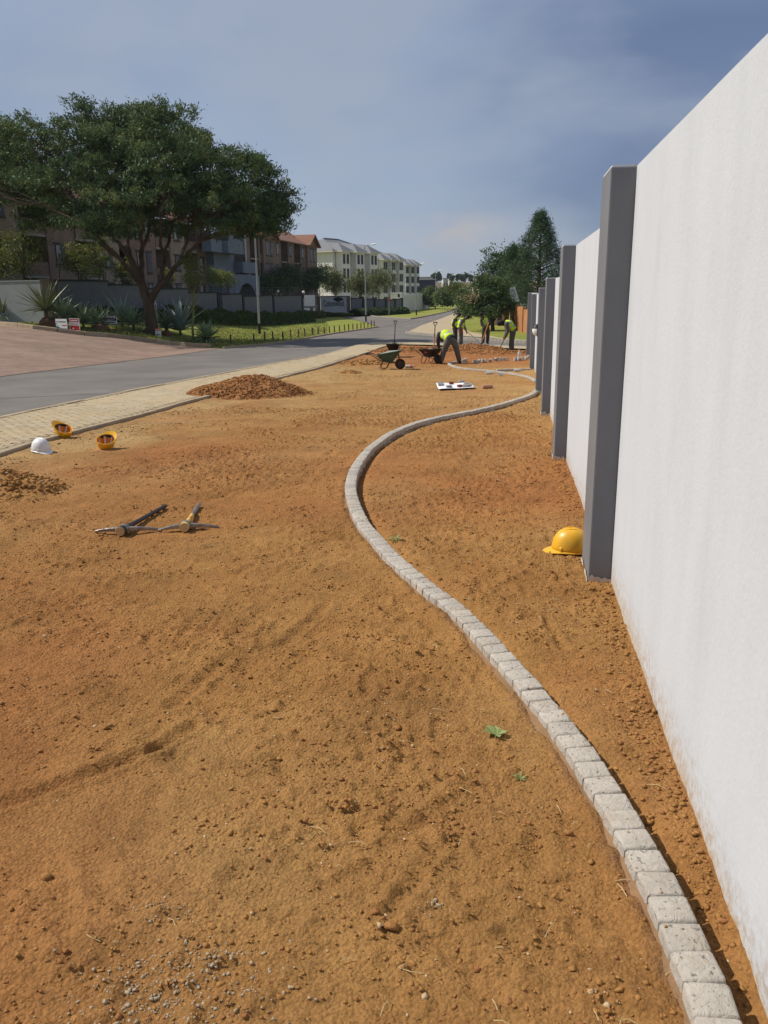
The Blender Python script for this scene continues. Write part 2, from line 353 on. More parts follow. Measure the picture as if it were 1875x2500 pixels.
# ------------------------------------------------------------------ object helpers
def link(o, parent=None):
    C.objects.link(o)
    if parent is not None: o.parent = parent
    return o
def tag(o, label=None, cat=None, group=None, kind=None):
    if label: o['label'] = label
    if cat: o['category'] = cat
    if group: o['group'] = group
    if kind: o['kind'] = kind
    return o
def thing(name, label, cat, loc=(0, 0, 0), rz=0, group=None):
    o = bpy.data.objects.new(name, None); o.empty_display_size = .1; link(o)
    o.location = loc; o.rotation_euler = (0, 0, rz); return tag(o, label, cat, group)
def mesh_np(name, V, Fq, mats, mi=None, smooth=False):
    """mesh from numpy arrays; Fq (n,3) or (n,4)"""
    V = np.asarray(V, np.float32); Fq = np.asarray(Fq, np.int32); n, k = Fq.shape
    me = bpy.data.meshes.new(name)
    me.vertices.add(len(V)); me.vertices.foreach_set('co', V.ravel())
    me.loops.add(n * k); me.loops.foreach_set('vertex_index', Fq.ravel())
    me.polygons.add(n); me.polygons.foreach_set('loop_start', np.arange(0, n * k, k, dtype=np.int32))
    try: me.polygons.foreach_set('loop_total', np.full(n, k, np.int32))
    except Exception: pass
    for m in mats: me.materials.append(m)
    if mi is not None: me.polygons.foreach_set('material_index', np.asarray(mi, np.int32))
    if smooth: me.polygons.foreach_set('use_smooth', np.ones(n, bool))
    me.update(calc_edges=True); return me
def obj(name, me, parent=None, loc=None, rot=None):
    o = bpy.data.objects.new(name, me)
    if loc is not None: o.location = loc
    if rot is not None: o.rotation_euler = rot
    return link(o, parent)
class MB:
    def __init__(s): s.v = []; s.f = []; s.m = []; s.cm = 0; s.X = Matrix()
    def add(s, vs, fs):
        b = len(s.v)
        s.v += [tuple(s.X @ Vector(p)) for p in vs]; s.f += [tuple(i + b for i in f) for f in fs]; s.m += [s.cm] * len(fs); return s
    def box(s, c, d, rz=0, rot=None):
        h = [x / 2 for x in d]; mt = rot.to_matrix() if rot else Matrix.Rotation(rz, 3, 'Z')
        vs = [Vector(c) + mt @ Vector((sx * h[0], sy * h[1], sz * h[2])) for sz in (-1, 1) for sy in (-1, 1) for sx in (-1, 1)]
        return s.add(vs, [(0, 2, 3, 1), (4, 5, 7, 6), (0, 1, 5, 4), (2, 6, 7, 3), (0, 4, 6, 2), (1, 3, 7, 5)])
    def bx(s, x0, x1, y0, y1, z0, z1): return s.box(((x0 + x1) / 2, (y0 + y1) / 2, (z0 + z1) / 2), (x1 - x0, y1 - y0, z1 - z0))
    def tube(s, pts, rad, n=8, caps=True):
        pts = [Vector(p) for p in pts]
        if isinstance(rad, (int, float)): rad = [rad] * len(pts)
        vs = []; prev = None
        for i, p in enumerate(pts):
            t = (pts[min(i + 1, len(pts) - 1)] - pts[max(i - 1, 0)])
            t = t.normalized() if t.length > 1e-9 else Vector((0, 0, 1))
            if prev is None:
                a = Vector((0, 0, 1)) if abs(t.z) < .9 else Vector((1, 0, 0)); u = t.cross(a).normalized()
            else:
                u = prev - t * prev.dot(t); u = u.normalized() if u.length > 1e-6 else t.orthogonal().normalized()
            prev = u; w = t.cross(u)
            for k in range(n):
                a = 2 * PI * k / n; vs.append(p + (u * math.cos(a) + w * math.sin(a)) * rad[i])
        fs = [(i * n + k, i * n + (k + 1) % n, (i + 1) * n + (k + 1) % n, (i + 1) * n + k) for i in range(len(pts) - 1) for k in range(n)]
        if caps: fs += [tuple(range(n - 1, -1, -1)), tuple((len(pts) - 1) * n + k for k in range(n))]
        return s.add(vs, fs)
    def lathe(s, prof, n=24, sx=1, sy=1):
        vs = [(r * math.cos(2 * PI * k / n) * sx, r * math.sin(2 * PI * k / n) * sy, z) for r, z in prof for k in range(n)]
        return s.add(vs, [(i * n + k, i * n + (k + 1) % n, (i + 1) * n + (k + 1) % n, (i + 1) * n + k) for i in range(len(prof) - 1) for k in range(n)])
    def prism(s, poly, z0, z1):
        n = len(poly); vs = [(p[0], p[1], z0) for p in poly] + [(p[0], p[1], z1) for p in poly]
        return s.add(vs, [tuple(range(n - 1, -1, -1)), tuple(range(n, 2 * n))] + [(i, (i + 1) % n, n + (i + 1) % n, n + i) for i in range(n)])
    def extr(s, poly, axis, a, b):
        """extrude a 2D outline along x or y: poly in (other, z)"""
        n = len(poly)
        f = (lambda p, t: (t, p[0], p[1])) if axis == 'x' else (lambda p, t: (p[0], t, p[1]))
        vs = [f(p, a) for p in poly] + [f(p, b) for p in poly]
        return s.add(vs, [tuple(range(n)), tuple(range(2 * n - 1, n - 1, -1))] + [(i, n + i, n + (i + 1) % n, (i + 1) % n) for i in range(n)])
    def mesh(s, name, mats, smooth=False, fix=True):
        me = bpy.data.meshes.new(name); me.from_pydata(s.v, [], s.f)
        for m in (mats if isinstance(mats, (list, tuple)) else [mats]): me.materials.append(m)
        me.polygons.foreach_set('material_index', s.m)
        if fix:
            b = bmesh.new(); b.from_mesh(me); bmesh.ops.recalc_face_normals(b, faces=b.faces); b.to_mesh(me); b.free()
        if smooth:
            me.polygons.foreach_set('use_smooth', [True] * len(me.polygons))
            try: me.set_sharp_from_angle(angle=R(40))
            except Exception: pass
        me.update(); return me
    def build(s, name, mats, parent=None, smooth=False, loc=None, rot=None): return obj(name, s.mesh(name, mats, smooth), parent, loc, rot)
def bevel(me, w, seg=1, angle=30):
    b = bmesh.new(); b.from_mesh(me)
    es = [e for e in b.edges if len(e.link_faces) == 2 and e.calc_face_angle(0) > R(angle)]
    bmesh.ops.bevel(b, geom=es, offset=w, segments=seg, affect='EDGES', profile=.6); b.to_mesh(me); b.free(); me.update(); return me
def copytree(o, parent=None):
    c = o.copy(); C.objects.link(c); c.parent = parent
    for ch in [x for x in bpy.data.objects if x.parent == o]: copytree(ch, c)
    return c
def text(name, s, m, parent, loc, rot, w=None, h=None, depth=.004, bold=0):
    cu = bpy.data.curves.new(name, 'FONT'); cu.body = s; cu.align_x = 'CENTER'; cu.align_y = 'CENTER'; cu.extrude = depth; cu.offset = bold; cu.size = 1; cu.space_line = .85
    o = bpy.data.objects.new(name, cu); C.objects.link(o); bpy.context.view_layer.update()
    me = bpy.data.meshes.new_from_object(o); bpy.data.objects.remove(o)
    V = np.array([v.co[:] for v in me.vertices]); mn, mxx = V.min(0), V.max(0); c = (mn + mxx) / 2
    sx = (w / (mxx[0] - mn[0])) if w else None; sy = (h / (mxx[1] - mn[1])) if h else None
    sx = sx or sy; sy = sy or sx
    for v in me.vertices: v.co = ((v.co.x - c[0]) * sx, (v.co.y - c[1]) * sy, v.co.z)
    me.materials.clear(); me.materials.append(m); return obj(name, me, parent, loc, rot)
# value noise in numpy
def _hash(ix, iy, seed):
    h = (ix.astype(np.int64) * 374761393 + iy.astype(np.int64) * 668265263 + seed * 1442695041) & 0x7fffffff
    h = ((h ^ (h >> 13)) * 1274126177) & 0x7fffffff
    return ((h ^ (h >> 16)) & 0xffff) / 65535.0
def vnoise(x, y, seed=0):
    ix, iy = np.floor(x), np.floor(y); fx, fy = x - ix, y - iy; fx = fx * fx * (3 - 2 * fx); fy = fy * fy * (3 - 2 * fy)
    a, b, c, d = _hash(ix, iy, seed), _hash(ix + 1, iy, seed), _hash(ix, iy + 1, seed), _hash(ix + 1, iy + 1, seed)
    return a + (b - a) * fx + (c - a) * fy + (a - b - c + d) * fx * fy
def fbm(x, y, f, oct=4, seed=0, gain=.5):
    s = 0; a = 1; t = 0
    for i in range(oct): s = s + a * vnoise(x * f, y * f, seed + i * 17); t += a; a *= gain; f *= 2.03
    return s / t - .5
def catmull(P, step):
    P = [Vector(p) for p in P]; P = [2 * P[0] - P[1]] + P + [2 * P[-1] - P[-2]]; out = []
    for i in range(1, len(P) - 2):
        p0, p1, p2, p3 = P[i - 1:i + 3]; n = max(2, int((p2 - p1).length / step * 4))
        for k in range(n):
            t = k / n
            out.append(.5 * ((2 * p1) + (p2 - p0) * t + (2 * p0 - 5 * p1 + 4 * p2 - p3) * t * t + (3 * p1 - p0 - 3 * p2 + p3) * t ** 3))
    out.append(P[-2]); return out
def resample(P, step):
    out = [P[0].copy()]; need = step
    for a, b in zip(P, P[1:]):
        l = (b - a).length; t = need
        while t <= l and l > 1e-9: out.append(a.lerp(b, t / l)); t += step
        need = t - l
    return out
def xy(P): return [Vector((p[0], p[1], 0)) for p in P]
def interp(poly, y):
    ys = np.array([p[1] for p in poly]); xs = np.array([p[0] for p in poly]); return np.interp(y, ys, xs)

# ================================================================== THE SETTING
rng = np.random.default_rng(7); random.seed(7)
SOIL_EDGE = [gp(*p) for p in [(0, 1118), (116, 1082), (202, 1058), (357, 1017), (458, 988), (690, 925), (776, 903), (860, 876), (901, 862), (938, 849), (970, 842)]]
ROAD_R = [gp(*p) for p in [(0, 1026), (159, 993), (309, 961), (641, 896), (800, 866), (860, 848), (915, 837)]]
ROAD_L = [gp(*p) for p in [(0, 920), (193, 896), (482, 860), (545, 851)]] + [gp(*p) for p in [(640, 843), (725, 831), (812, 815.6), (885, 805), (935, 797), (1007, 779), (1053, 770), (1100, 759), (1118, 748)]]
def lerp_ext(P, y):
    a, b = P[0], P[1]; t = (y - a.y) / (b.y - a.y); return Vector((a.x + (b.x - a.x) * t, y, 0))
SOIL_EDGE = [Vector((-4.95, -3, 0)), Vector((-4.75, 4, 0))] + SOIL_EDGE
ROAD_R = [Vector((-8.6, -3, 0)), Vector((-7.2, 5, 0))] + ROAD_R
ROAD_L = [Vector((-17.5, -3, 0)), Vector((-14.5, 9, 0))] + ROAD_L
FAR_R = [gp(*p) for p in [(993, 814), (1030, 796), (1075, 780), (1105, 768), (1122, 757), (1128, 750)]]
WALL_A, WALL_K = .632, .155
def wallx(y): return WALL_A + WALL_K * y

# terrain sheet
xs = np.concatenate([-np.geomspace(1600, 60, 16), np.arange(-56, 40, 1.6), np.geomspace(42, 1600, 18)])
ys = np.concatenate([[-40, -20, -8], np.arange(-4, 130, 1.6), np.arange(132, 260, 6), np.geomspace(264, 4200, 34)])
X, Y = np.meshgrid(xs, ys); Z = G(X, Y) - .03 - .10 * ((X > -4.5) & (Y < 36) & (Y > -6))
nx, ny = len(xs), len(ys)
idx = (np.arange(ny - 1)[:, None] * nx + np.arange(nx - 1)[None, :]).ravel()
ground = obj('ground', mesh_np('ground', np.stack([X, Y, Z], -1).reshape(-1, 3), np.stack([idx, idx + 1, idx + nx + 1, idx + nx], 1), [M['lawn']], smooth=True))
tag(ground, 'grassy verge and open veld running back to the low hill', 'ground', kind='structure')

def strip(name, A, B, dz, m, step=1.0, across=6, label=None, cat=None, kind='structure', skirt=0):
    """sheet between two edge lines, draped on the land"""
    def even(P):
        P = xy(P); L_ = [0]
        for a, b in zip(P, P[1:]): L_.append(L_[-1] + (b - a).length)
        return P, np.array(L_)
    A, la = even(A); B, lb = even(B); n = int(max(la[-1], lb[-1]) / step) + 2; t = np.linspace(0, 1, n)
    def ev(P, l): return np.stack([np.interp(t * l[-1], l, [p.x for p in P]), np.interp(t * l[-1], l, [p.y for p in P])], 1)
    a, b = ev(A, la), ev(B, lb); s = np.linspace(0, 1, across)[None, :, None]
    Q = a[:, None] * (1 - s) + b[:, None] * s
    Zq = G(Q[..., 0], Q[..., 1]) + dz
    V = np.concatenate([Q, Zq[..., None]], -1).reshape(-1, 3)
    i = (np.arange(n - 1)[:, None] * across + np.arange(across - 1)[None]).ravel()
    o = obj(name, mesh_np(name, V, np.stack([i, i + 1, i + across + 1, i + across], 1), [m], smooth=True))
    return tag(o, label, cat, kind=kind)
# main road: left and right edges run to the bend; the right edge crosses the mouth of the side street
RR = ROAD_R + FAR_R
strip('road', ROAD_L, RR, .0, M['asphalt'], .8, 12, 'grey asphalt road curving away past the apartments', 'road')
# red brick forecourt left of the road
FC = [Vector((-40, -3, 0)), Vector((-34, 20, 0)), gp(-330, 785)] + [gp(*p) for p in [(0, 795), (70, 802), (185, 817), (290, 826), (400, 840), (470, 847), (545, 851.5)]]
strip('brick_forecourt', FC, ROAD_L[:6], .012, M['red_brick_paving'], .8, 14, 'red brick paved forecourt left of the asphalt road', 'paving')
# street on the left into the estate
strip('estate_street', [gp(*p) for p in [(930, 800), (893, 787.5), (865, 780.5), (840, 775), (815, 769.5), (785, 764)]],
      [gp(*p) for p in [(1010, 780), (930, 775), (880, 769), (850, 765.5), (820, 761), (785, 758)]], .012, M['asphalt'], 1.0, 6, 'asphalt street turning off left past the estate sign wall', 'road')
# side street on the right behind the workers
strip('side_street', [gp(915, 837), gp(1000, 838), gp(1130, 843), gp(1300, 849), gp(1500, 856)], [gp(993, 814), gp(1060, 820), gp(1130, 829), gp(1293, 839), gp(1500, 846)], .014, M['asphalt'], .6, 5,
      'asphalt side street crossing behind the workers', 'road')
# far pavement beyond the side street
strip('far_pavement', [gp(*p) for p in [(993, 813.5), (1030, 795), (1075, 779.5), (1105, 767.5), (1122, 757)]], [gp(*p) for p in [(1300, 833.5), (1215, 826), (1146, 812), (1120, 794), (1118, 775), (1126, 760)]], .06, M['paver_far'], .8, 5,
      'pale paved corner beyond the side street', 'pavement')
# worn lane dashes
lane = thing('road_markings', 'worn white lane dashes along the far asphalt road', 'road marking'); lane['kind'] = 'structure'
for (x0, y0, x1, y1) in [(1024, 788.5, 1034, 785.5), (1046, 781.5, 1055, 779), (1065, 775, 1072, 772.5), (1082, 768, 1087, 766), (985, 800.5, 1000, 796.5), (915, 813.5, 935, 811), (800, 838, 830, 835.5)]:
    a, b = gp(x0, y0), gp(x1, y1); n = (b - a).normalized().cross(Vector((0, 0, 1))) * .06; q = [a - n, a + n, b + n, b - n]
    mb = MB(); mb.add([(p.x, p.y, gz(p.x, p.y) + .006) for p in q], [(0, 1, 2, 3)]); mb.build('dash', M['road_paint'], lane)
# tar seam on the near road
P = [gp(*p) for p in [(0, 973), (110, 968), (215, 962.5), (305, 961.5)]]; mb = MB()
for a, b in zip(P, P[1:]):
    n = (b - a).normalized().cross(Vector((0, 0, 1))) * .018; mb.add([(p.x, p.y, gz(p.x, p.y) + .006) for p in (a - n, a + n, b + n, b - n)], [(0, 1, 2, 3)])
tag(mb.build('tar_seam', M['tar']), 'thin black tar seam across the near asphalt', 'seam', kind='structure')

# pavement of pale pavers between the soil and the road
PAV = strip('pavement', SOIL_EDGE, ROAD_R, .055, M['paver_joint'], .5, 5, 'pale paved footway between the bare soil and the road', 'pavement')
far_i = [i for i, p in enumerate(SOIL_EDGE) if p.y > 19][0]
ES = catmull(xy(SOIL_EDGE), .3); ER = catmull(xy(ROAD_R), .3)
def at_y(P, y):
    for a, b in zip(P, P[1:]):
        if a.y <= y <= b.y and b.y > a.y: return a.lerp(b, (y - a.y) / (b.y - a.y))
    return P[-1]
pm = MB(); pm.box((0, 0, 0), (.193, .094, .05)); pm = bevel(pm.mesh('paver', M['paver']), .006)
pav_list = []
y = 5.0
row = 0
seg_dir = Vector((.17, 1, 0)).normalized(); nrm = Vector((1, -.17, 0)).normalized()
# courses run across the footway, stretcher bond
s = 0.0; base = at_y(ES, 6.0)
while True:
    c0 = at_y(ES, 6.0 + s)
    if c0.y > 33: break
    d0 = (at_y(ES, 6.0 + s + .4) - at_y(ES, 6.0 + s - .4)).normalized(); n0 = Vector((-d0.y, d0.x, 0))
    off = .1 if row % 2 else 0
    k = 0
    while True:
        w = .22 + off + k * .2; p = c0 + n0 * w
        if (ER and p.x < at_y(ER, p.y).x + .22) or k > 26: break
        pav_list.append((p.x, p.y, math.atan2(d0.y, d0.x) + PI / 2)); k += 1
    s += .101 / max(d0.y, .5); row += 1
def px_of(p):
    v = co.matrix_world.inverted() @ Vector(p); return (PX + F * v.x / -v.z, PY - F * v.y / -v.z)
vis = [q for q in pav_list if -10 < px_of((q[0], q[1], gz(q[0], q[1])))[0] < 1000]
vis.sort(key=lambda q: q[1]); near_p, rest_p = vis[:290], vis[290:]
for (x, yy, a) in near_p:
    o = bpy.data.objects.new('paver', pm); o.location = (x, yy, gz(x, yy) + .0405 + random.uniform(-.003, .003)); o.rotation_euler = (random.gauss(0, .008), random.gauss(0, .008), a + random.gauss(0, .01)); link(o, PAV)
mb = MB()
for (x, yy, a) in rest_p: mb.box((x, yy, gz(x, yy) + .0405 + random.uniform(-.003, .003)), (.193, .094, .05), a + random.gauss(0, .01))
o = obj('pavers', mb.mesh('pavers', M['paver'], fix=False), PAV); o['kind'] = 'stuff'
k_ = [i for i, p in enumerate(SOIL_EDGE) if p.y > 32][0]
fs = [at_y(ES, 32.8)] + SOIL_EDGE[k_:]; fr = [at_y(ER, 32.8)] + [p for p in ROAD_R if p.y > 33]
o = strip('paving_sheet', fs, fr, .066, M['paver_far'], .5, 4, None, None, None); o.parent = PAV
# near pavement strip right along the side street
strip('corner_pavement', [gp(966, 843.5), gp(1040, 845), gp(1130, 849), gp(1320, 857), gp(1500, 863)], [gp(925, 837.5), gp(1000, 838.4), gp(1130, 843.4), gp(1320, 850), gp(1500, 856)], .07, M['paver_far'], .5, 4,
      'pale paved strip between the dug soil and the side street', 'pavement')

def kerb(name, P, label, h=.11, w=.11, L_=1.0, m='kerb', group=None, lift=0.0, gap=.012, one=False):
    root = thing(name, label, 'kerb', tuple(P[0]) if False else (0, 0, 0), 0, group); root['kind'] = 'structure'
    Q = resample(catmull(xy(P), .2), L_)
    if one:
        mb = MB()
    for a, b in zip(Q, Q[1:]):
        d = b - a; mid = (a + b) / 2; za, zb = gz(a.x, a.y), gz(b.x, b.y)
        e = Matrix.Rotation(math.atan2(d.y, d.x), 3, 'Z') @ Matrix.Rotation(-math.atan2(zb - za, d.length), 3, 'Y')
        if one: mb.box((mid.x, mid.y, (za + zb) / 2 + lift), (d.length - gap, w, h), rot=e.to_quaternion()); continue
        mb = MB(); mb.box((0, 0, 0), (d.length - gap, w, h))
        o = obj('kerb_stone', bevel(mb.mesh('kerb_stone', M[m]), .018, 2), root, (mid.x, mid.y, (za + zb) / 2 + lift + random.uniform(-.006, .006)))
        o.rotation_euler = e.to_euler()
    if one: mb.build('kerb_run', M[m], root)
    return root
kerb('pavement_edge_kerb', [p for p in SOIL_EDGE if p.y > 3], 'low concrete edging kerb between bare soil and pale pavers', .16, .1, .95, lift=.0)
kerb('pavement_road_kerb', [Vector((p.x + .05, p.y, 0)) for p in ROAD_R[1:]], 'flush kerb between the pale pavers and the asphalt', .1, .12, .95, lift=.022)
kerb('forecourt_kerb', FC[3:], 'worn concrete kerb stones below the agave bed', .24, .14, 1.25, lift=.08)
kerb('lawn_kerb', ROAD_L[5:11], 'low kerb where the lawn with bollards meets the road', .12, .12, 3, lift=.03, one=True)
kerb('far_lawn_kerb', ROAD_L[11:] , 'kerb along the far lawn beside the curving road', .18, .15, 4, lift=.05, one=True)
kerb('estate_street_kerb', [gp(*p) for p in [(1005, 779), (930, 774.7), (880, 768.6), (850, 765), (820, 760.6), (785, 757.6)]], 'pale kerb along the far side of the estate street', .16, .25, 4, lift=.05, one=True, m='concrete')
kerb('corner_cobble_kerb', [gp(*p) for p in [(994, 814.5), (1020, 818), (1060, 821.5), (1130, 829.5), (1293, 839.5), (1400, 843.5)]], 'pale cobbled kerb round the corner beyond the side street', .22, .30, .32, lift=.06, m='concrete')

# ---- bare soil: fine relief, real bumps
rows = list(np.arange(-2.5, .74, .03)) + [0.75]
while rows[-1] < 47: rows.append(rows[-1] + max(.0105, abs(rows[-1]) * .0058))
rows = np.array(rows); ncol = 520; t = np.linspace(0, 1, ncol)
SE = np.array([[p.x, p.y] for p in ES]); sey = np.maximum.accumulate(SE[:, 1] + np.arange(len(SE)) * 1e-6)
back = np.array([gp(970, 843).y, gp(1500, 864).y])
xl = np.interp(rows, sey, SE[:, 0] + .05); xr = wallx(rows) + .03
xr = np.where(rows > 33, wallx(33) + .03 + (rows - 33) * .6, xr)
# beyond the footway the soil ends at the corner pavement
X = xl[:, None] * (1 - t) + xr[:, None] * t; Y = np.repeat(rows[:, None], ncol, 1)
yb = np.interp(X, [gp(970, 843).x, gp(1130, 848).x, gp(1320, 857).x], [gp(970, 843).y, gp(1130, 848).y, gp(1320, 857).y])
Y = np.minimum(Y, yb - .02)
EDGE_PX = [(1762, 2514), (1732, 2417), (1695, 2338), (1662, 2259), (1629, 2188), (1597, 2128), (1567, 2073), (1537, 2022), (1507, 1965), (1481, 1926), (1455, 1887), (1432, 1850), (1406.5, 1813), (1383, 1783.6), (1359, 1751), (1337, 1724),
 (1314, 1698), (1294, 1672), (1272, 1649), (1253, 1626), (1233, 1604.6), (1214, 1585.6), (1193.6, 1562.6), (1176, 1543.6), (1143, 1511), (1116, 1482.5), (1089, 1463), (1049.5, 1434), (1013, 1404), (977, 1374), (945, 1343), (916, 1309), (890, 1280), (872, 1247),
 (861.5, 1218), (856, 1189), (860, 1160), (870.5, 1135), (894, 1102.5), (923, 1077), (959, 1054), (1002.5, 1035.6), (1053, 1021), (1107, 1010), (1162, 999.5), (1216, 987), (1266.5, 972), (1299, 960), (1313, 948)]
EDGE2_PX = [(1309, 929), (1295.5, 921), (1277, 915.5), (1236, 908.5), (1189, 903.2), (1142, 899.2), (1117, 895.5), (1101, 890), (1096.7, 886), (1103, 883.5), (1116, 881.4)]
BH = .052
E1 = xy([gp(x, y, BH) for x, y in EDGE_PX]); E2 = xy([gp(x, y, BH) for x, y in EDGE2_PX])
E1[0:0] = [E1[0] + (E1[0] - E1[1]) * q_ for q_ in (24, 12, 4)]
EC = resample(catmull(E1, .1), .1005); EC2 = resample(catmull(E2, .1), .1005); EC3 = resample(xy([gp(1212, 901.5, BH), gp(1303, 898.5, BH)]), .1005)
Eall = np.array([[p.x, p.y] for p in EC + EC2 + EC3])
# distance to the edging (coarse buckets)
Etan = np.concatenate([np.gradient(np.array([[p.x, p.y] for p in q_]), axis=0) for q_ in (EC, EC2, EC3)]); dist = np.full(X.shape, 9.0); side = np.zeros(X.shape)
Ev = np.array([[p.x, p.y] for p in EC])
for i in range(0, len(rows)):
    yv = Y[i]; m_ = (Eall[:, 1] > yv.min() - .5) & (Eall[:, 1] < yv.max() + .5)
    if not m_.any(): continue
    dd = np.sqrt((X[i][:, None] - Eall[m_][:, 0]) ** 2 + (yv[:, None] - Eall[m_][:, 1]) ** 2); dist[i] = dd.min(1); j_ = dd.argmin(1)
    side[i] = Etan[m_][j_, 0] * (yv - Eall[m_][j_, 1]) - Etan[m_][j_, 1] * (X[i] - Eall[m_][j_, 0])      # > 0: left of the edging
lf = np.exp(-np.maximum(0, X - xl[:, None]) / .45)
h = .030 * fbm(X, Y, .8, 3, 3) + .020 * fbm(X, Y, 3.1, 3, 5) + .017 * fbm(X, Y, 9.5, 3, 9) * np.clip(.55 + 1.6 * fbm(X, Y, .7, 2, 61), .15, 1.4)
cl = np.clip(fbm(X, Y, 24, 2, 31) - .015, 0, 1) * np.clip(.25 + 2.2 * (fbm(X, Y, 1.1, 3, 41) + .12), 0, 1.2); h += .085 * cl
h += .020 * np.clip(fbm(X, Y, 48, 2, 33), -.12, .4) * np.clip(.5 + 1.8 * (fbm(X, Y, 1.3, 3, 43) + .1), .25, 1.3)
# scrapes and boot prints
def groove(x0, y0, x1, y1, w, dep):
    global h
    dx, dy = x1 - x0, y1 - y0; l2 = dx * dx + dy * dy; tt = np.clip(((X - x0) * dx + (Y - y0) * dy) / l2, 0, 1)
    q = np.sqrt((X - x0 - tt * dx) ** 2 + (Y - y0 - tt * dy) ** 2) + .012 * fbm(X, Y, 15, 2, 71)
    h = h - dep * np.exp(-(q / w) ** 2) + dep * .6 * np.exp(-((q - 1.9 * w) / (w * .7)) ** 2)
for a, b, w, dep in [((20, 1960), (380, 1830), .03, .022), ((380, 1830), (470, 1770), .025, .018), ((230, 2080), (260, 2180), .03, .010), ((150, 2180), (175, 2330), .025, .009), ((960, 2230), (1060, 2080), .025, .014), ((690, 1570), (800, 1480), .03, .012), ((1330, 1512), (1380, 1580), .02, .012), ((420, 1720), (560, 1600), .03, .012), ((1080, 1960), (1150, 1900), .02, .01)]:
    p, q = gp(*a), gp(*b); groove(p.x, p.y, q.x, q.y, w, dep)
for _ in range(70):
    y0 = random.uniform(1.6, 11) ; x0 = random.uniform(-.45 * y0, .25 * y0); an = random.uniform(0, PI); l = random.uniform(.12, .28)
    groove(x0, y0, x0 + l * math.cos(an), y0 + l * math.sin(an), random.uniform(.03, .05), random.uniform(.006, .014))
wallrise = .03 * np.exp(-np.maximum(0, xr[:, None] - X) / .12)
wl = np.exp(-np.maximum(0, dist - .07) / .05)
Zs = G(X, Y) + h * (1 - .7 * wl) * (1 - .5 * lf) + wallrise * (.4 + fbm(X, Y, 4, 3, 77)) - .006 * wl + .03 * lf - .036 * np.exp(-(np.maximum(0, dist - .08) / .06) ** 2) * (side < 0) * (dist < .4) + .020 * np.exp(-((dist - .085) / .045) ** 2) * (side > 0) * np.clip(.7 + 2.2 * fbm(X, Y, 9, 3, 123), 0, 1.4)
V = np.stack([X, Y, Zs], -1).reshape(-1, 3); i = (np.arange(len(rows) - 1)[:, None] * ncol + np.arange(ncol - 1)[None]).ravel()
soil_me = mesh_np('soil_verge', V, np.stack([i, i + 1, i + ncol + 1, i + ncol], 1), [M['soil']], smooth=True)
# colour of the soil itself: sandy by the pavers and far back, a red band, cement smear at the edging
dl = X - xl[:, None]
sand = np.clip(1.55 - dl / (.75 + .035 * Y) + 1.5 * fbm(X, Y, .9, 4, 91), 0, 1) * sst(Y, 5.5, 8) * .95
sand = np.maximum(sand, .55 * sst(Y, 11.5, 16) * (1 - .8 * sst(Y, 25, 29)) * np.clip(.8 + 1.5 * fbm(X, Y, .5, 3, 93), 0, 1))
sand = np.maximum(sand, .34 * np.clip(.2 + 2.4 * fbm(X, Y, .7, 4, 94), 0, 1))
red = np.clip(.45 + 2.0 * fbm(X, Y, .45, 3, 95), 0, 1) * sst(Y, 5.6, 7.2) * (1 - sst(Y, 9.5, 13)) * (1 - sand) * .8
red = np.maximum(red, sst(Y, 25, 29) * .75); red = np.maximum(red, .6 * np.clip(-.05 + 3 * fbm(X, Y, .6, 3, 97) + .35 * sst(-X, .2, 2.2), 0, 1))
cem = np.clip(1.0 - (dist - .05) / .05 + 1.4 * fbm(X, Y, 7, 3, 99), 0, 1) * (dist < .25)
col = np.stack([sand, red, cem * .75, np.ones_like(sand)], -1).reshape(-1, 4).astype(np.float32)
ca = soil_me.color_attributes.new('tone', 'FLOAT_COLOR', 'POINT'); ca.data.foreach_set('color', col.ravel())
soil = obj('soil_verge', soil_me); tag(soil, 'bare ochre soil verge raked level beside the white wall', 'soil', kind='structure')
def soil_z(x, y):
    j = np.searchsorted(rows, y); j = min(max(j, 1), len(rows) - 1); k = int(np.clip((x - xl[j]) / (xr[j] - xl[j]) * (ncol - 1), 0, ncol - 1)); return float(Zs[j, k])
def sgp(px, py):
    p = gp(px, py); return Vector((p.x, p.y, soil_z(p.x, p.y)))

# ---- clods, grit and straw lying on the soil
def ico_rock(seed, sub=1, rough=.42):
    b = bmesh.new(); bmesh.ops.create_icosphere(b, subdivisions=sub, radius=1); r = np.random.default_rng(seed)
    for v in b.verts: v.co *= 1 + r.uniform(-rough, rough)
    V = np.array([v.co[:] for v in b.verts]); Fc = np.array([[v.index for v in f.verts] for f in b.faces]); b.free(); return V, Fc
ROCKS = [ico_rock(s, 1) for s in range(6)]
def scatter_rocks(name, P, S, mats, mi, flat=.7, seed=0, smooth=True):
    r = np.random.default_rng(seed); n = len(P); Vs = []; Fs = []; off = 0; MI = []
    for k in range(6):
        sel = np.arange(n)[np.arange(n) % 6 == k]
        if not len(sel): continue
        V0, F0 = ROCKS[k]; a = r.uniform(0, 2 * PI, len(sel)); ca_, sa = np.cos(a)[:, None], np.sin(a)[:, None]
        s = S[sel][:, None]; el = r.uniform(.75, 1.3, (len(sel), 1))
        x = V0[:, 0] * s * el; y = V0[:, 1] * s / el; z = V0[:, 2] * s * flat
        W = np.stack([x * ca_ - y * sa, x * sa + y * ca_, z], -1) + P[sel][:, None]
        Vs.append(W.reshape(-1, 3)); nf = len(F0); nv = len(V0)
        Fs.append((F0[None] + (np.arange(len(sel)) * nv)[:, None, None] + off).reshape(-1, 3)); off += len(sel) * nv
        MI.append(np.repeat(mi[sel], nf))
    return mesh_np(name, np.concatenate(Vs), np.concatenate(Fs), mats, np.concatenate(MI), smooth)
n = 66000
yy = 1.15 + (rng.random(n) ** 1.7) * 14; 
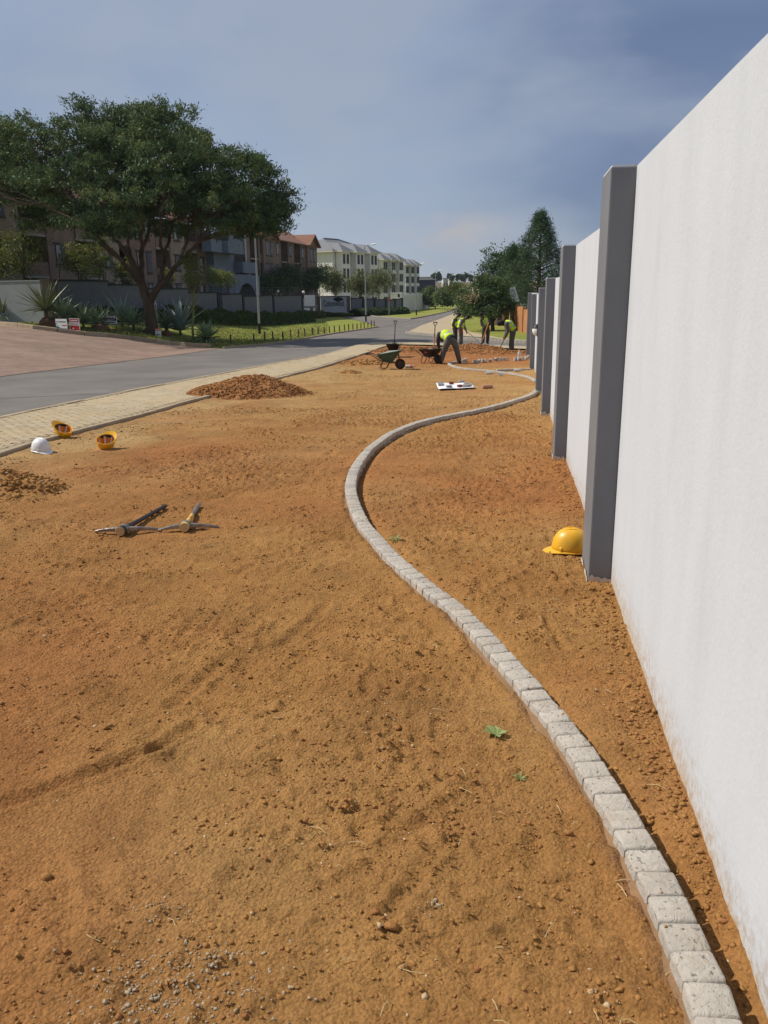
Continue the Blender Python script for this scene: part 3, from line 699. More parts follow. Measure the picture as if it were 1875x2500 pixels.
ph = rng.random(n); xx = np.interp(yy, rows, xl) + .1 + ph * (np.interp(yy, rows, xr) - np.interp(yy, rows, xl) - .14)
den = np.clip(.22 + 2.6 * (fbm(xx, yy, 1.1, 3, 41) + .1), .10, 1); keep = rng.random(n) < den
xx, yy = xx[keep], yy[keep]
jj = np.clip(np.searchsorted(rows, yy), 1, len(rows) - 1); kk = np.clip(((xx - xl[jj]) / (xr[jj] - xl[jj]) * (ncol - 1)).astype(int), 0, ncol - 1)
ok = dist[jj, kk] > .085; xx, yy, jj, kk = xx[ok], yy[ok], jj[ok], kk[ok]
S = .0022 + .0036 * rng.random(len(xx)) + .007 * rng.random(len(xx)) ** 14; S *= 1 + .06 * np.maximum(0, yy - 3)
# denser crumbs along the wall foot and the edging
Pz = Zs[jj, kk] + S * .25
mi = np.where((rng.random(len(xx)) < .05) & (S < .007), 1, np.where(rng.random(len(xx)) < .2, 2, 0))
o = obj('soil_clods', scatter_rocks('soil_clods', np.stack([xx, yy, Pz], 1), S, [M['clod'], M['quartz'], M['clod_red']], mi, .7, 3, False)); tag(o, 'small ochre clods and grit scattered over the bare soil', 'clods', kind='stuff')
n = 5200; yy = 1.3 + rng.random(n) ** 1.5 * 9; xx = wallx(yy) - .015 - np.abs(rng.normal(0, .11, n)); jj = np.clip(np.searchsorted(rows, yy), 1, len(rows) - 1); kk = np.clip(((xx - xl[jj]) / (xr[jj] - xl[jj]) * (ncol - 1)).astype(int), 0, ncol - 1)
S = .0026 + .011 * rng.random(n) ** 7; ok = dist[jj, kk] > .10
Pw = np.stack([xx, yy, Zs[jj, kk] + S * .3], 1)[ok]
o = obj('wall_foot_clods', scatter_rocks('wall_foot_clods', Pw, S[ok], [M['clod'], M['quartz'], M['clod_red']], np.where((rng.random(ok.sum()) < .05) & (S[ok] < .006), 1, np.where(rng.random(ok.sum()) < .3, 2, 0)),   .75, 5, False)); tag(o, 'crumbled soil clods heaped along the foot of the white wall', 'clods', kind='stuff')
# pale ash-grey crumbs at the bottom left
c = [gp(345, 2410), gp(480, 2440), gp(420, 2370), gp(380, 2230), gp(520, 2330), gp(1060, 2220)]; w = [.34, .36, .12, .08, .06, .04]
n = 560; ci = rng.choice(len(c), n, p=w); sc = np.array([.09, .11, .06, .04, .05, .03])[ci]
xx = np.array([c[i].x for i in ci]) + rng.normal(0, 1, n) * sc; yy = np.array([c[i].y for i in ci]) + rng.normal(0, 1, n) * sc * .7
S = .0024 + .0045 * rng.random(n) ** 3
o = obj('ash_crumbs', scatter_rocks('ash_crumbs', np.array([[x, y_, soil_z(x, y_) + .001] for x, y_ in zip(xx, yy)]), S, [M['ash']], np.zeros(n, int), .8, 8)); tag(o, 'pale grey crumbs of old cement in the foreground soil', 'crumbs', kind='stuff')
# clusters of crumbs kicked up by boots and rakes
P_, S_ = [], []
for _ in range(150):
    y0 = 1.35 + rng.random() ** 1.4 * 9; x0 = rng.uniform(float(np.interp(y0, rows, xl)) + .2, float(np.interp(y0, rows, xr)) - .1); m_ = int(rng.integers(15, 75)); sg = rng.uniform(.03, .10)
    th = rng.uniform(0, PI); ex = rng.uniform(.3, 1); u_, v_ = rng.normal(0, sg, m_), rng.normal(0, sg * ex, m_)
    for a_, b_ in zip(x0 + u_ * math.cos(th) - v_ * math.sin(th), y0 + u_ * math.sin(th) + v_ * math.cos(th)):
        if b_ > 1.1 and a_ < wallx(b_) - .03:
            j_ = min(max(int(np.searchsorted(rows, b_)), 1), len(rows) - 1); k_2 = int(np.clip((a_ - xl[j_]) / (xr[j_] - xl[j_]) * (ncol - 1), 0, ncol - 1))
            if dist[j_, k_2] < .09: continue
            q_ = .0024 + .0075 * rng.random() ** 4; P_.append((a_, b_, float(Zs[j_, k_2]) + q_ * .3)); S_.append(q_ * (1 + .05 * max(0, b_ - 3)))
P_, S_ = np.array(P_), np.array(S_)
o = obj('crumb_clusters', scatter_rocks('crumb_clusters', P_, S_, [M['clod'], M['quartz'], M['clod_red']], np.where(rng.random(len(P_)) < .03, 1, np.where(rng.random(len(P_)) < .2, 2, 0)), .8, 15, False)); tag(o, 'clusters of broken soil crumbs kicked up on the verge', 'crumbs', kind='stuff')
# straw bits
mb = MB()
for _ in range(190):
    y0 = 1.4 + random.random() ** 1.6 * 9; lo_, hi_ = float(np.interp(y0, rows, xl)) + .2, float(np.interp(y0, rows, xr)) - .05; x0 = random.uniform(lo_, hi_)
    if random.random() < .35: x0 = random.uniform(max(lo_, wallx(y0) - 1.2), hi_)
    l = random.uniform(.02, .07); a = random.uniform(0, 2 * PI); z = soil_z(x0, y0) + .006; cu = random.uniform(-.4, .4)
    mb.tube([(x0, y0, z), (x0 + l * .5 * math.cos(a), y0 + l * .5 * math.sin(a), z + .006), (x0 + l * math.cos(a + cu), y0 + l * math.sin(a + cu), z + .001)], .0012 + .0003 * y0 * .3, 4, False)
o = mb.build('straw', M['straw']); tag(o, 'dry straw and root bits strewn over the soil', 'straw', kind='stuff')

# ================================================================== WHITE BOUNDARY WALL
PIL = [WALL_A / (r_ - WALL_K) for r_ in (.2880, .2237, .2016, .1911, .1806, .1747)]
TOPS = [2.20, 2.012, 1.73, 1.585, 1.425, 1.42]
wu = Vector((WALL_K, 1, 0)).normalized(); wnrm = Vector((-wu.y, wu.x, 0))           # along the wall / out to the left
wall = thing('boundary_wall', 'long white plastered boundary wall with dark grey pillars', 'wall', (wallx(0), 0, 0), math.atan2(wu.y, wu.x))
# local frame: x along the wall, y out towards the verge
def wl_s(y): return (y) / wu.y
def lz(s_): p = Vector((wallx(0), 0, 0)) + wu * s_; return gz(p.x, p.y)
edges = [-6.0] + [wl_s(d) for d in PIL]
PW, PD, TH = .47, .135, .22
for k in range(6):
    s0 = edges[k] + (PW if k else 0); s1 = edges[k + 1]
    if k == 0: s0 = edges[0]
    top = TOPS[k]; ns, nz_ = max(4, int((s1 - s0) / .12)), 26
    ss = np.linspace(s0, s1, ns); b0 = np.array([lz(a) for a in ss]) - .25
    tt = np.linspace(0, 1, nz_) ** 1.5
    Sg, Tg = np.meshgrid(ss, tt, indexing='ij'); Zg = b0[:, None] + (top - b0[:, None]) * Tg
    Yg = .004 * fbm(Sg, Zg, 1.4, 3, 5)
    V = np.stack([Sg, Yg, Zg], -1).reshape(-1, 3); i = (np.arange(ns - 1)[:, None] * nz_ + np.arange(nz_ - 1)[None]).ravel()
    Fq = np.stack([i, i + 1, i + nz_ + 1, i + nz_], 1)
    # back, top and ends
    nb = len(V); V2 = np.array([[s0, -TH, b0[0]], [s1, -TH, b0[-1]], [s1, -TH, top], [s0, -TH, top], [s0, -.012, top], [s1, -.012, top], [s0, 0, b0[0]], [s1, 0, b0[-1]]])
    Fq = np.concatenate([Fq, np.array([[0, 1, 2, 3], [3, 2, 5, 4], [0, 3, 4, 6], [1, 7, 5, 2]]) + nb]); V = np.concatenate([V, V2])
    me = mesh_np('wall_panel', V, Fq, [M['white_plaster']])
    zr = V[:, 2] - np.interp(V[:, 0], ss, b0 + .25)
    spl = np.clip(1 - zr / (.34 + .5 * fbm(V[:, 0], V[:, 2] * .2, 1.2, 3, 3)), 0, 1) ** 1.4; a = me.attributes.new('splash', 'FLOAT', 'POINT'); a.data.foreach_set('value', spl.astype(np.float32))
    was = np.clip(.42 - zr / .22 + .9 * fbm(V[:, 0], V[:, 2] * .3, 2.5, 3, 8), 0, .6); a = me.attributes.new('wash', 'FLOAT', 'POINT'); a.data.foreach_set('value', was.astype(np.float32))
    obj('wall_panel', me, wall)
for k in range(6):
    s0 = edges[k + 1]; g0 = min(lz(s0), lz(s0 + PW)); mb = MB(); mb.bx(s0, s0 + PW, -TH - .02, PD, g0 - .3, TOPS[k] - .003)
    pl = obj('pillar', bevel(mb.mesh('pillar', M['grey_paint']), .008, 2), wall)
    mb = MB(); mb.bx(s0 + .004, s0 + PW - .004, -TH, PD - .006, TOPS[k] - .004, TOPS[k] + .006); mb.build('pillar_cap', M['white_paint'], pl)
    mb = MB()   # unpainted plaster lip at the foot
    r_ = random.Random(k)
    f1 = [(s0 - .007, .0 + (PD) * i / 7, lz(s0) + .02 + r_.uniform(0, .05) * (1 if i > 1 else .3)) for i in range(8)]
    mb.add([(x, y_, lz(s0) - .1) for x, y_, z in f1] + f1, [(i, i + 1, i + 9, i + 8) for i in range(7)])
    f2 = [(s0 - .007 + (PW) * i / 7, PD + .006, lz(s0 + .2) + .012 + r_.uniform(0, .04)) for i in range(8)]
    mb.add([(x, y_, lz(s0) - .1) for x, y_, z in f2] + f2, [(i, i + 1, i + 9, i + 8) for i in range(7)]); mb.build('unpainted_foot', M['raw_plaster'], pl)
# half-moon lamp on the fourth pillar
p4 = Vector((wallx(0), 0, 0)) + wu * (edges[4] + .12) + wnrm * (PD + .001)
zl = at(1316, 806, p4.y).z
lamp = thing('wall_lamp', 'black half moon bulkhead lamp on a far grey pillar', 'lamp', (p4.x, p4.y, zl), math.atan2(wu.y, wu.x))
mb = MB(); mb.box((0, .008, 0), (.20, .016, .25)); obj('back_plate', bevel(mb.mesh('back_plate', M['black']), .005), lamp)
def quarter(z0, z1, m, name):
    mb = MB(); nn, mm = 14, 8; vs = []
    for i in range(mm + 1):
        z = z0 + (z1 - z0) * i / mm; rr = math.sqrt(max(0, 1 - (z / .122) ** 2))
        for j in range(nn + 1): a = PI * j / nn; vs.append((.095 * rr * math.cos(a), .016 + .095 * rr * math.sin(a), z))
    mb.add(vs, [(i * (nn + 1) + j, i * (nn + 1) + j + 1, (i + 1) * (nn + 1) + j + 1, (i + 1) * (nn + 1) + j) for i in range(mm) for j in range(nn)]); return mb.build(name, m, lamp, True)
quarter(.03, .122, M['black'], 'hood'); quarter(-.122, .032, M['globe'], 'diffuser')

# ================================================================== COBBLE EDGING
edging = thing('cobble_edging', 'winding row of pale cobble blocks edging the path over the soil', 'edging')
BV = []
for k in range(5):
    b = bmesh.new(); bmesh.ops.create_cube(b, size=1)
    r_ = random.Random(k)
    for v in b.verts: v.co = Vector((v.co.x * .0970, v.co.y * .106, v.co.z * .10))
    bmesh.ops.bevel(b, geom=[e for e in b.edges if max(v.co.z for v in e.verts) > .04], offset=.011, segments=2, affect='EDGES', profile=.55)
    for v in b.verts: v.co += Vector((r_.uniform(-1, 1), r_.uniform(-1, 1), r_.uniform(-1, 1))) * .0016
    me = bpy.data.meshes.new('cobble'); b.to_mesh(me); b.free(); me.materials.append(M['cobble']); me.polygons.foreach_set('use_smooth', [True] * len(me.polygons))
    try: me.set_sharp_from_angle(angle=R(55))
    except Exception: pass
    BV.append(me)
blocks = []
for Q in (EC, EC3, EC2):
    for a, b in zip(Q, Q[1:]): blocks.append(((a + b) / 2, math.atan2((b - a).y, (b - a).x)))
blocks.sort(key=lambda q: q[0].y)
blocks = [q for q in blocks if q[0].x < wallx(q[0].y) - .04]
blocks = [q for q in blocks if q[0].y > 1.2] + [q for q in blocks if q[0].y <= 1.2]
for (p, a) in blocks[:295]:
    o = bpy.data.objects.new('cobble', random.choice(BV)); o.location = (p.x, p.y, gz(p.x, p.y) + BH - .05 + random.gauss(0, .002))
    o.rotation_euler = (random.gauss(0, .018), random.gauss(0, .018), a + random.gauss(0, .018) + (PI if random.random() < .5 else 0)); link(o, edging)
if len(blocks) > 295:
    mb = MB()
    for (p, a) in blocks[295:]: mb.box((p.x, p.y, gz(p.x, p.y) + BH - .05), (.096, .104, .1), a + random.gauss(0, .02))
    o = obj('cobbles', bevel(mb.mesh('cobbles', M['cobble'], fix=False), .01), edging); o['kind'] = 'stuff'
pts_ = []
for _ in range(170):
    p, a = random.choice(blocks[:60]) if random.random() < .7 else random.choice(blocks[:200])
    pts_.append((p.x + random.uniform(-.045, .045), p.y + random.uniform(-.045, .045), gz(p.x, p.y) + BH + .001))
o = obj('crumbs', scatter_rocks('crumbs', np.array(pts_), .0015 + .0045 * rng.random(170) ** 3, [M['clod'], M['quartz']], (rng.random(170) < .3).astype(int), .7, 21, False), edging); o['kind'] = 'stuff'
# mortar bed showing in the joints and haunched on the left
Q = EC + [] ; mb = MB()
def haunch(Q, mb):
    vs = []; n = len(Q)
    for i, p in enumerate(Q):
        d = (Q[min(i + 1, n - 1)] - Q[max(i - 1, 0)]).normalized(); l_ = Vector((-d.y, d.x, 0)); z = gz(p.x, p.y)
        j = .007 * math.sin(i * 1.7) + .009 * math.sin(i * .63) + random.uniform(-.008, .008)
        for off, hh in ((.080 + j, -.016), (.064, .002 + .4 * j), (.053, .014 + .3 * j), (.045, .026), (-.045, .026), (-.052, .0), (-.06 + j, -.02)): vs.append((p.x + l_.x * off, p.y + l_.y * off, z + hh))
    mb.add(vs, [(i * 7 + k, i * 7 + k + 1, (i + 1) * 7 + k + 1, (i + 1) * 7 + k) for i in range(n - 1) for k in range(6)])
haunch(EC, mb); haunch(EC2, mb); haunch(EC3, mb); mb.build('mortar_bed', M['mortar'], edging, True)

# ================================================================== HARD HATS
def helmet(name, label, loc, rot, shell, inside, upright, mark=False, ridge=True):
    h_ = thing(name, label, 'hard hat', loc, 0, 'hard hats on the soil'); h_.rotation_euler = rot
    n, mrows = 36, 14; vs = []
    for i in range(mrows + 1):
        t = i / mrows * PI / 2
        for k in range(n):
            a = 2 * PI * k / n; rr = math.cos(t) ** .8; z = .148 * math.sin(t) ** .95
            rid = 1 + (.035 * math.exp(-(math.sin(a) / .16) ** 2) if ridge else 0) * math.sin(t) ** .6
            vs.append((.126 * rr * math.cos(a) * (1 + .02 * math.cos(a)), .107 * rr * math.sin(a), .012 + z * rid))
    mb = MB(); mb.add(vs, [(i * n + k, i * n + (k + 1) % n, (i + 1) * n + (k + 1) % n, (i + 1) * n + k) for i in range(mrows) for k in range(n)])
    if mark:
        pass
    sh = mb.build('shell', [shell], h_, True)
    so_ = sh.modifiers.new('thick', 'SOLIDIFY'); so_.thickness = .004; so_.offset = -1
    if not upright:
        so_.material_offset = 1; sh.data.materials.append(inside)
    # brim: narrow rim all round, peak at the front
    prof = []
    mb = MB(); vs = []
    for k in range(n):
        a = 2 * PI * k / n; f = max(0, math.cos(a)) ** 3
        x, y_ = .126 * math.cos(a) * (1 + .02 * math.cos(a)), .107 * math.sin(a)
        o_ = .007 + .052 * f
        vs += [(x * .985, y_ * .985, .016), (x + o_ * math.cos(a), y_ + .7 * o_ * math.sin(a), .010 - .020 * f), (x + o_ * math.cos(a), y_ + .7 * o_ * math.sin(a), .005 - .020 * f), (x * .98, y_ * .98, .006)]
    mb.add(vs, [(k * 4 + j, k * 4 + (j + 1) % 4, ((k + 1) % n) * 4 + (j + 1) % 4, ((k + 1) % n) * 4 + j) for k in range(n) for j in range(4)])
    mb.build('brim', shell, h_, True)
    # raised ridges along the crown
    mb = MB()
    for yo in (-.028, .028):
        mb.tube([(.122 * math.cos(t), yo * (.9 + .1 * math.cos(t)), .014 + .150 * math.sin(t) ** .95 * (1 - .035)) for t in np.linspace(.35, PI - .35, 14)], .0045, 6)
    mb.build('crown_rib', shell, h_, True)
    mb = MB()
    for a in (.9, PI - .9, PI + .9, -.9):
        mb.box((.127 * math.cos(a), .108 * math.sin(a), .028), (.022, .012, .03), a + PI / 2)
    obj('strap_slot', bevel(mb.mesh('strap_slot', shell), .004), h_)
    if mark:
        vs = []
        for (u, v) in [(2.05, .42), (2.45, .95), (2.85, .40), (2.6, .15), (2.3, .2)]:
            r0 = math.cos(v) ** .8; vs.append((.1285 * r0 * math.cos(-u), .1095 * r0 * math.sin(-u), .014 + .150 * math.sin(v) ** .95))
        mb = MB(); mb.add(vs, [(0, 1, 2, 3, 4)]); mb.build('sticker', M['green_mark'], h_)
    if not upright:
        # suspension straps and sweatband inside
        for k in range(3):
            a = k * PI / 3 + .3; mb = MB(); pts = [(.098 * math.cos(t) * math.cos(a), .088 * math.cos(t) * math.sin(a), .02 + .118 * math.sin(t)) for t in np.linspace(0, PI, 13)]
            w_ = Vector((-math.sin(a), math.cos(a), 0)) * .011
            vs = [Vector(p) - w_ for p in pts] + [Vector(p) + w_ for p in pts]; mb.add(vs, [(i, i + 1, i + 14, i + 13) for i in range(12)]); mb.build('strap', M['strap_white'], h_)
        mb = MB(); vs = []
        for k in range(25):
            a = -1.3 + 2.6 * k / 24; vs += [(.106 * math.cos(a), .09 * math.sin(a), .004), (.102 * math.cos(a), .087 * math.sin(a), .04)]
        mb.add(vs, [(2 * i, 2 * i + 1, 2 * i + 3, 2 * i + 2) for i in range(24)]); mb.build('sweatband', M['black'], h_)
    return h_
def flip(up_open, peak):
    z = -Vector(up_open).normalized(); x = Vector(peak); x = (x - z * x.dot(z)).normalized(); y = z.cross(x)
    return Matrix(((x.x, y.x, z.x), (x.y, y.y, z.y), (x.z, y.z, z.z))).to_euler()
p = sgp(1382, 1358); helmet('hard_hat', 'yellow hard hat with a green sticker by the nearest grey pillar', (p.x + .045, p.y + .08, p.z + .012), (0, R(-2), R(176)), M['yellow_abs'], None, True, True)
p = sgp(93, 1110); helmet('hard_hat', 'white hard hat standing upright by the paver edge', (p.x, p.y + .1, p.z + .012), (0, R(3), R(-38)), M['white_abs'], None, True)
p = sgp(168, 1074); helmet('hard_hat', 'overturned orange hard hat leaning on the paver edge kerb', (p.x - .06, p.y + .02, p.z + .135), flip((.30, -.34, .89), (-.7, .2, .5)), M['orange_abs'], M['orange_in'], False, True)
p = sgp(257, 1098); helmet('hard_hat', 'overturned orange hard hat lying alone on the soil', (p.x + .02, p.y + .0, p.z + .132), flip((.16, -.34, .92), (.3, .8, .5)), M['orange_abs'], M['orange_in'], False)

# ================================================================== PICKAXES
def pickaxe(label, head_a, head_b, eye, tip, handle_m, endm, band=False):
    """head_a, head_b: ends of the steel head; eye: where the handle passes; tip: end of the handle (all on the ground)"""
    t = thing('pickaxe', label, 'pickaxe', tuple(eye), 0, 'pickaxes on the soil'); o = Vector(eye)
    A, B, T = Vector(head_a) - o, Vector(head_b) - o, Vector(tip) - o
    mb = MB()
    for E_, flat in ((A, .5), (B, .35)):
        n = 9; side_ = Vector((-E_.y, E_.x, 0)).normalized(); vs = []
        for i in range(n):
            s_ = i / (n - 1); c = E_ * s_ + Vector((0, 0, .035 + .014 * math.sin(s_ * PI * .5) - .034 * s_ ** 1.6)); hw = .022 * (1 - .62 * s_); hh = .019 * (1 - .55 * s_)
            vs += [c + side_ * hw - Vector((0, 0, hh)), c + side_ * hw + Vector((0, 0, hh)), c - side_ * hw + Vector((0, 0, hh)), c - side_ * hw - Vector((0, 0, hh))]
        mb.add(vs, [(i * 4 + j, i * 4 + (j + 1) % 4, (i + 1) * 4 + (j + 1) % 4, (i + 1) * 4 + j) for i in range(n - 1) for j in range(4)] + [(0, 1, 2, 3), (4 * n - 4, 4 * n - 3, 4 * n - 2, 4 * n - 1)])
    obj('pick_head', bevel(mb.mesh('pick_head', M['steel']), .004, 1), t)
    d = T.normalized(); up = Vector((0, 0, 1)); L_ = T.length
    def axis(s_): return d * s_ + up * (.040 - .014 * min(1, max(0, s_) / L_))
    mb = MB(); pts = [axis(s_) for s_ in (-.075, -.06, -.02, .05, .14, .3, .55 * L_ + .1, L_)]; mb.tube(pts, [.035, .037, .034, .026, .019, .017, .016, .016], 14)
    h_ = mb.build('handle', handle_m, t, True)
    mb = MB(); mb.tube([axis(-.0752), axis(-.0765)], [.037, .034], 14); mb.build('handle_end', endm, h_)
    mb = MB(); mb.tube([axis(-.03), axis(.0), axis(.035)], [.038, .041, .033], 14); mb.build('eye_socket', M['steel'], t, True)
    if band:
        mb = MB(); mb.tube([axis(.20), axis(.245)], .0190, 14); mb.build('orange_band', M['orange_paint'], h_)
        mb = MB(); mb.tube([axis(.36), axis(L_ + .004)], .0172, 14); mb.build('worn_grip', M['steel'], h_)
p = [sgp(*q) for q in ((232, 1306), (392, 1297), (304, 1305), (404, 1244))]; pickaxe('pickaxe with a dark taped handle lying on the soil', p[0], p[1], p[2], p[3], M['black'], M['wood_end'])
p = [sgp(*q) for q in ((386, 1300), (537, 1286), (454, 1294), (486, 1240))]; pickaxe('pickaxe with a yellow and orange banded handle on the soil', p[0], p[1], p[2], p[3], M['yellow_paint'], M['wood_end'], True)

# ================================================================== SOIL HEAPS
def heap(name, label, c, rx, ry, hgt, rz=0, nclod=500, seed=0, csize=(.015, .06), m='clod_red', power=1.0, edge=.0):
    t = thing(name, label, 'soil heap', (c[0], c[1], gz(c[0], c[1])), rz); r_ = np.random.default_rng(seed)
    n = 44; u = np.linspace(-1.25, 1.25, n); U, W = np.meshgrid(u, u); rr = np.sqrt(U ** 2 + W ** 2)
    def prof(U, W):
        rr = np.sqrt(U ** 2 + W ** 2) * (1 + .5 * fbm(U, W, 1.2, 3, seed + 5)); return hgt * np.clip(1 - rr, 0, 1) ** power * (1 + .9 * fbm(U, W, 2.3, 4, seed))
    cz, sz = math.cos(rz), math.sin(rz); Xw = c[0] + U * rx * cz - W * ry * sz; Yw = c[1] + U * rx * sz + W * ry * cz
    Zl = prof(U, W) + .05 * hgt ** .5 * fbm(U, W, 7, 3, seed + 9) * (rr < 1.15) + (G(Xw, Yw) - gz(c[0], c[1])) - .03 * (rr > 1.05) + .012
    V = np.stack([U * rx, W * ry, Zl], -1).reshape(-1, 3); i = (np.arange(n - 1)[:, None] * n + np.arange(n - 1)[None]).ravel()
    obj('mound', mesh_np('mound', V, np.stack([i, i + 1, i + n + 1, i + n], 1), [M[m]], smooth=True), t)
    a = r_.uniform(0, 2 * PI, nclod); q = np.sqrt(r_.random(nclod)) * (1 + .15 * r_.random(nclod)); uu, ww = q * np.cos(a), q * np.sin(a)
    xw = c[0] + uu * rx * cz - ww * ry * sz; yw = c[1] + uu * rx * sz + ww * ry * cz
    s = csize[0] + (csize[1] - csize[0]) * r_.random(nclod) ** 2.6; s *= np.where(q > 1, .6, 1)
    z = prof(uu, ww) + (G(xw, yw) - gz(c[0], c[1])) + s * .3 + .012
    o = obj('clods', scatter_rocks('clods', np.stack([uu * rx, ww * ry, z], 1), s, [M[m], M['clod'], M['quartz']], np.where((r_.random(nclod) < .03) & (s < .02), 2, np.where(r_.random(nclod) < .4, 1, 0)), .8, seed), t); o['kind'] = 'stuff'
    return t
p = gp(600, 968); heap('soil_heap', 'large heap of reddish excavated soil beside the pale pavers', (p.x, p.y + .35), 1.3, 1.05, .42, .1, 6500, 1, (.005, .028), power=.72)
p = gp(20, 1205); heap('soil_heap', 'low brown soil heap cut by the left frame edge', (p.x - .22, p.y + .1), .68, .62, .24, 0, 1900, 2, (.005, .026), m='clod', power=.9)
p = gp(1010, 858); heap('soil_heap', 'long low bank of dug red soil behind the wheelbarrows', (p.x, p.y), 2.3, 1.0, .20, .05, 2000, 3, (.010, .05))
p = gp(1150, 852); heap('soil_heap', 'dug red soil heap at the feet of the raking workers', (p.x, p.y - .3), 1.5, 1.6, .27, 0, 1900, 4, (.010, .05))
p = gp(1205, 862); heap('soil_heap', 'scattered red soil crumbs between the raking and the picking worker', (p.x, p.y), 1.2, 1.2, .16, 0, 800, 5, (.012, .05))
p = gp(905, 890); heap('soil_heap', 'small spill of soil left of the green wheelbarrow', (p.x - .2, p.y + .5), .9, 1.1, .14, 0, 380, 6, (.012, .05), m='clod')
p = gp(865, 911); heap('soil_heap', 'tiny soil hump in front of the green wheelbarrow', (p.x - .1, p.y), .3, .3, .08, 0, 120, 7, (.01, .03), m='clod')

# ================================================================== WHEELBARROWS AND SPADES
def wheelbarrow(label, loc, rz, tray_m, frame_m, front_high=.0, fill=None, fillz=.5, mark=False, rust=False):
    """local x points at the wheel; z up; wheel and legs stand on z = 0"""
    t = thing('wheelbarrow', label, 'wheelbarrow', loc, rz, 'wheelbarrows by the workers'); t.scale = (.83, .83, .83)
    fh = front_high
    rim = [(-.40, -.27, .54), (-.40, .27, .54), (.50, .31, .60 + fh), (.50, -.31, .60 + fh)]
    base = [(-.20, -.17, .30), (-.20, .17, .30), (.16, .18, .26), (.16, -.18, .26)]
    mb = MB()
    def ring(q, ins=0.0, dz=0):
        out = []
        for i in range(4):
            a, b = Vector(q[i]), Vector(q[(i + 1) % 4])
            for k in range(4): p = a.lerp(b, .07 + .86 * k / 3 if True else 0); out.append(p + Vector((0, 0, dz)))
        c = sum(out, Vector()) / len(out); return [p + (c - p).normalized() * ins for p in out]
    rings = [ring(base), [a.lerp(b, .5) for a, b in zip(ring(base), ring(rim))], ring(rim), ring(rim, -.018, .004), ring(rim, -.018, -.012), ring(rim, .012, -.012), [a.lerp(b, .5) + Vector((0, 0, .006)) for a, b in zip(ring(base, .012), ring(rim, .014))], ring(base, .012, .008)]
    n = 16; vs = [p for r_ in rings for p in r_]
    mb.add(vs, [(i * n + k, i * n + (k + 1) % n, (i + 1) * n + (k + 1) % n, (i + 1) * n + k) for i in range(len(rings) - 1) for k in range(n)] + [tuple(range(n - 1, -1, -1)), tuple((len(rings) - 1) * n + k for k in range(n))])
    tr = mb.build('tray', tray_m, t, True)
    if mark:
        mb = MB(); mb.add([(-.06, -.262, .44), (.10, -.266, .44), (.10, -.272, .47), (-.06, -.268, .47)], [(0, 1, 2, 3)])
        mb.X = Matrix.Translation((0, -.012, 0)); mb.build('red_print', M['red'], tr)
    if fill:
        mb = MB(); q = [a.lerp(b, fillz) for a, b in zip(ring(base, .02), ring(rim, .02))]; c = sum(q, Vector()) / 16
        r_ = random.Random(3); mid = [p.lerp(c, .5) + Vector((0, 0, r_.uniform(.0, .05))) for p in q]
        mb.add(q + mid + [c + Vector((0, 0, .07))], [(k, (k + 1) % 16, 16 + (k + 1) % 16, 16 + k) for k in range(16)] + [(16 + k, 16 + (k + 1) % 16, 32) for k in range(16)]); mb.build('load', fill, t, True)
    for s_ in (-1, 1):
        mb = MB(); mb.tube([(.62, s_ * .06, .19), (.45, s_ * .10, .20), (.16, s_ * .2, .25), (-.2, s_ * .22, .30), (-.42, s_ * .25, .42), (-.58, s_ * .27, .55), (-.82, s_ * .27, .56)], .0165, 8); hn = mb.build('handle', frame_m, t, True)
        mb = MB(); mb.tube([(-.70, s_ * .27, .555), (-.84, s_ * .27, .56)], .021, 8); mb.build('grip', M['rubber'], hn)
        mb = MB(); mb.tube([(-.20, s_ * .21, .30), (-.28, s_ * .22, .06), (-.24, s_ * .22, .016), (-.10, s_ * .22, .016), (-.05, s_ * .22, .06), (.06, s_ * .21, .27)], .0145, 8); mb.build('leg', frame_m, t, True)
        mb = MB(); mb.tube([(.44, s_ * .075, .19), (.40, s_ * .12, .40), (.38, s_ * .2, .52)], .012, 6); mb.build('stay', frame_m, t, True)
    w = obj('wheel', None, t, (.44, 0, .19)) if False else None
    mb = MB(); n, m_ = 28, 8; vs = []
    for i in range(n):
        a = 2 * PI * i / n
        for j in range(m_):
            b = 2 * PI * j / m_; rr = .15 + .04 * math.cos(b); vs.append((.44 + rr * math.cos(a), .038 * math.sin(b), .19 + rr * math.sin(a)))
    mb.add(vs, [(i * m_ + j, i * m_ + (j + 1) % m_, ((i + 1) % n) * m_ + (j + 1) % m_, ((i + 1) % n) * m_ + j) for i in range(n) for j in range(m_)]); wh = mb.build('wheel', M['rubber'], t, True)
    mb = MB(); mb.X = Matrix.Translation((.44, 0, .19)) @ Matrix.Rotation(PI / 2, 4, 'X'); mb.lathe([(.0, .03), (.03, .03), (.05, .012), (.10, .012), (.118, .022), (.118, -.022), (.10, -.012), (.05, -.012), (.03, -.03), (0, -.03)], 20); mb.build('rim', M['rust'] if rust else frame_m, wh, True)
    mb = MB(); mb.tube([(.44, -.09, .19), (.44, .09, .19)], .012, 8); mb.build('axle', frame_m, t)
    return t
p = gp(948, 903); wheelbarrow('green steel wheelbarrow with a cement crusted tray, wheel to the right', (p.x, p.y + .25, soil_z(p.x, p.y) - .005), R(-6), [M['green_steel']], M['rust'], .10, M['tray_grey'], .93, rust=True)
p = gp(961, 872); wheelbarrow('black wheelbarrow seen end on behind the green one', (p.x, p.y, soil_z(p.x, p.y)), R(-97), M['black_metal'], M['black_metal'], .03, M['cement'], .4)
SB = Vector((p.x, p.y, soil_z(p.x, p.y)))
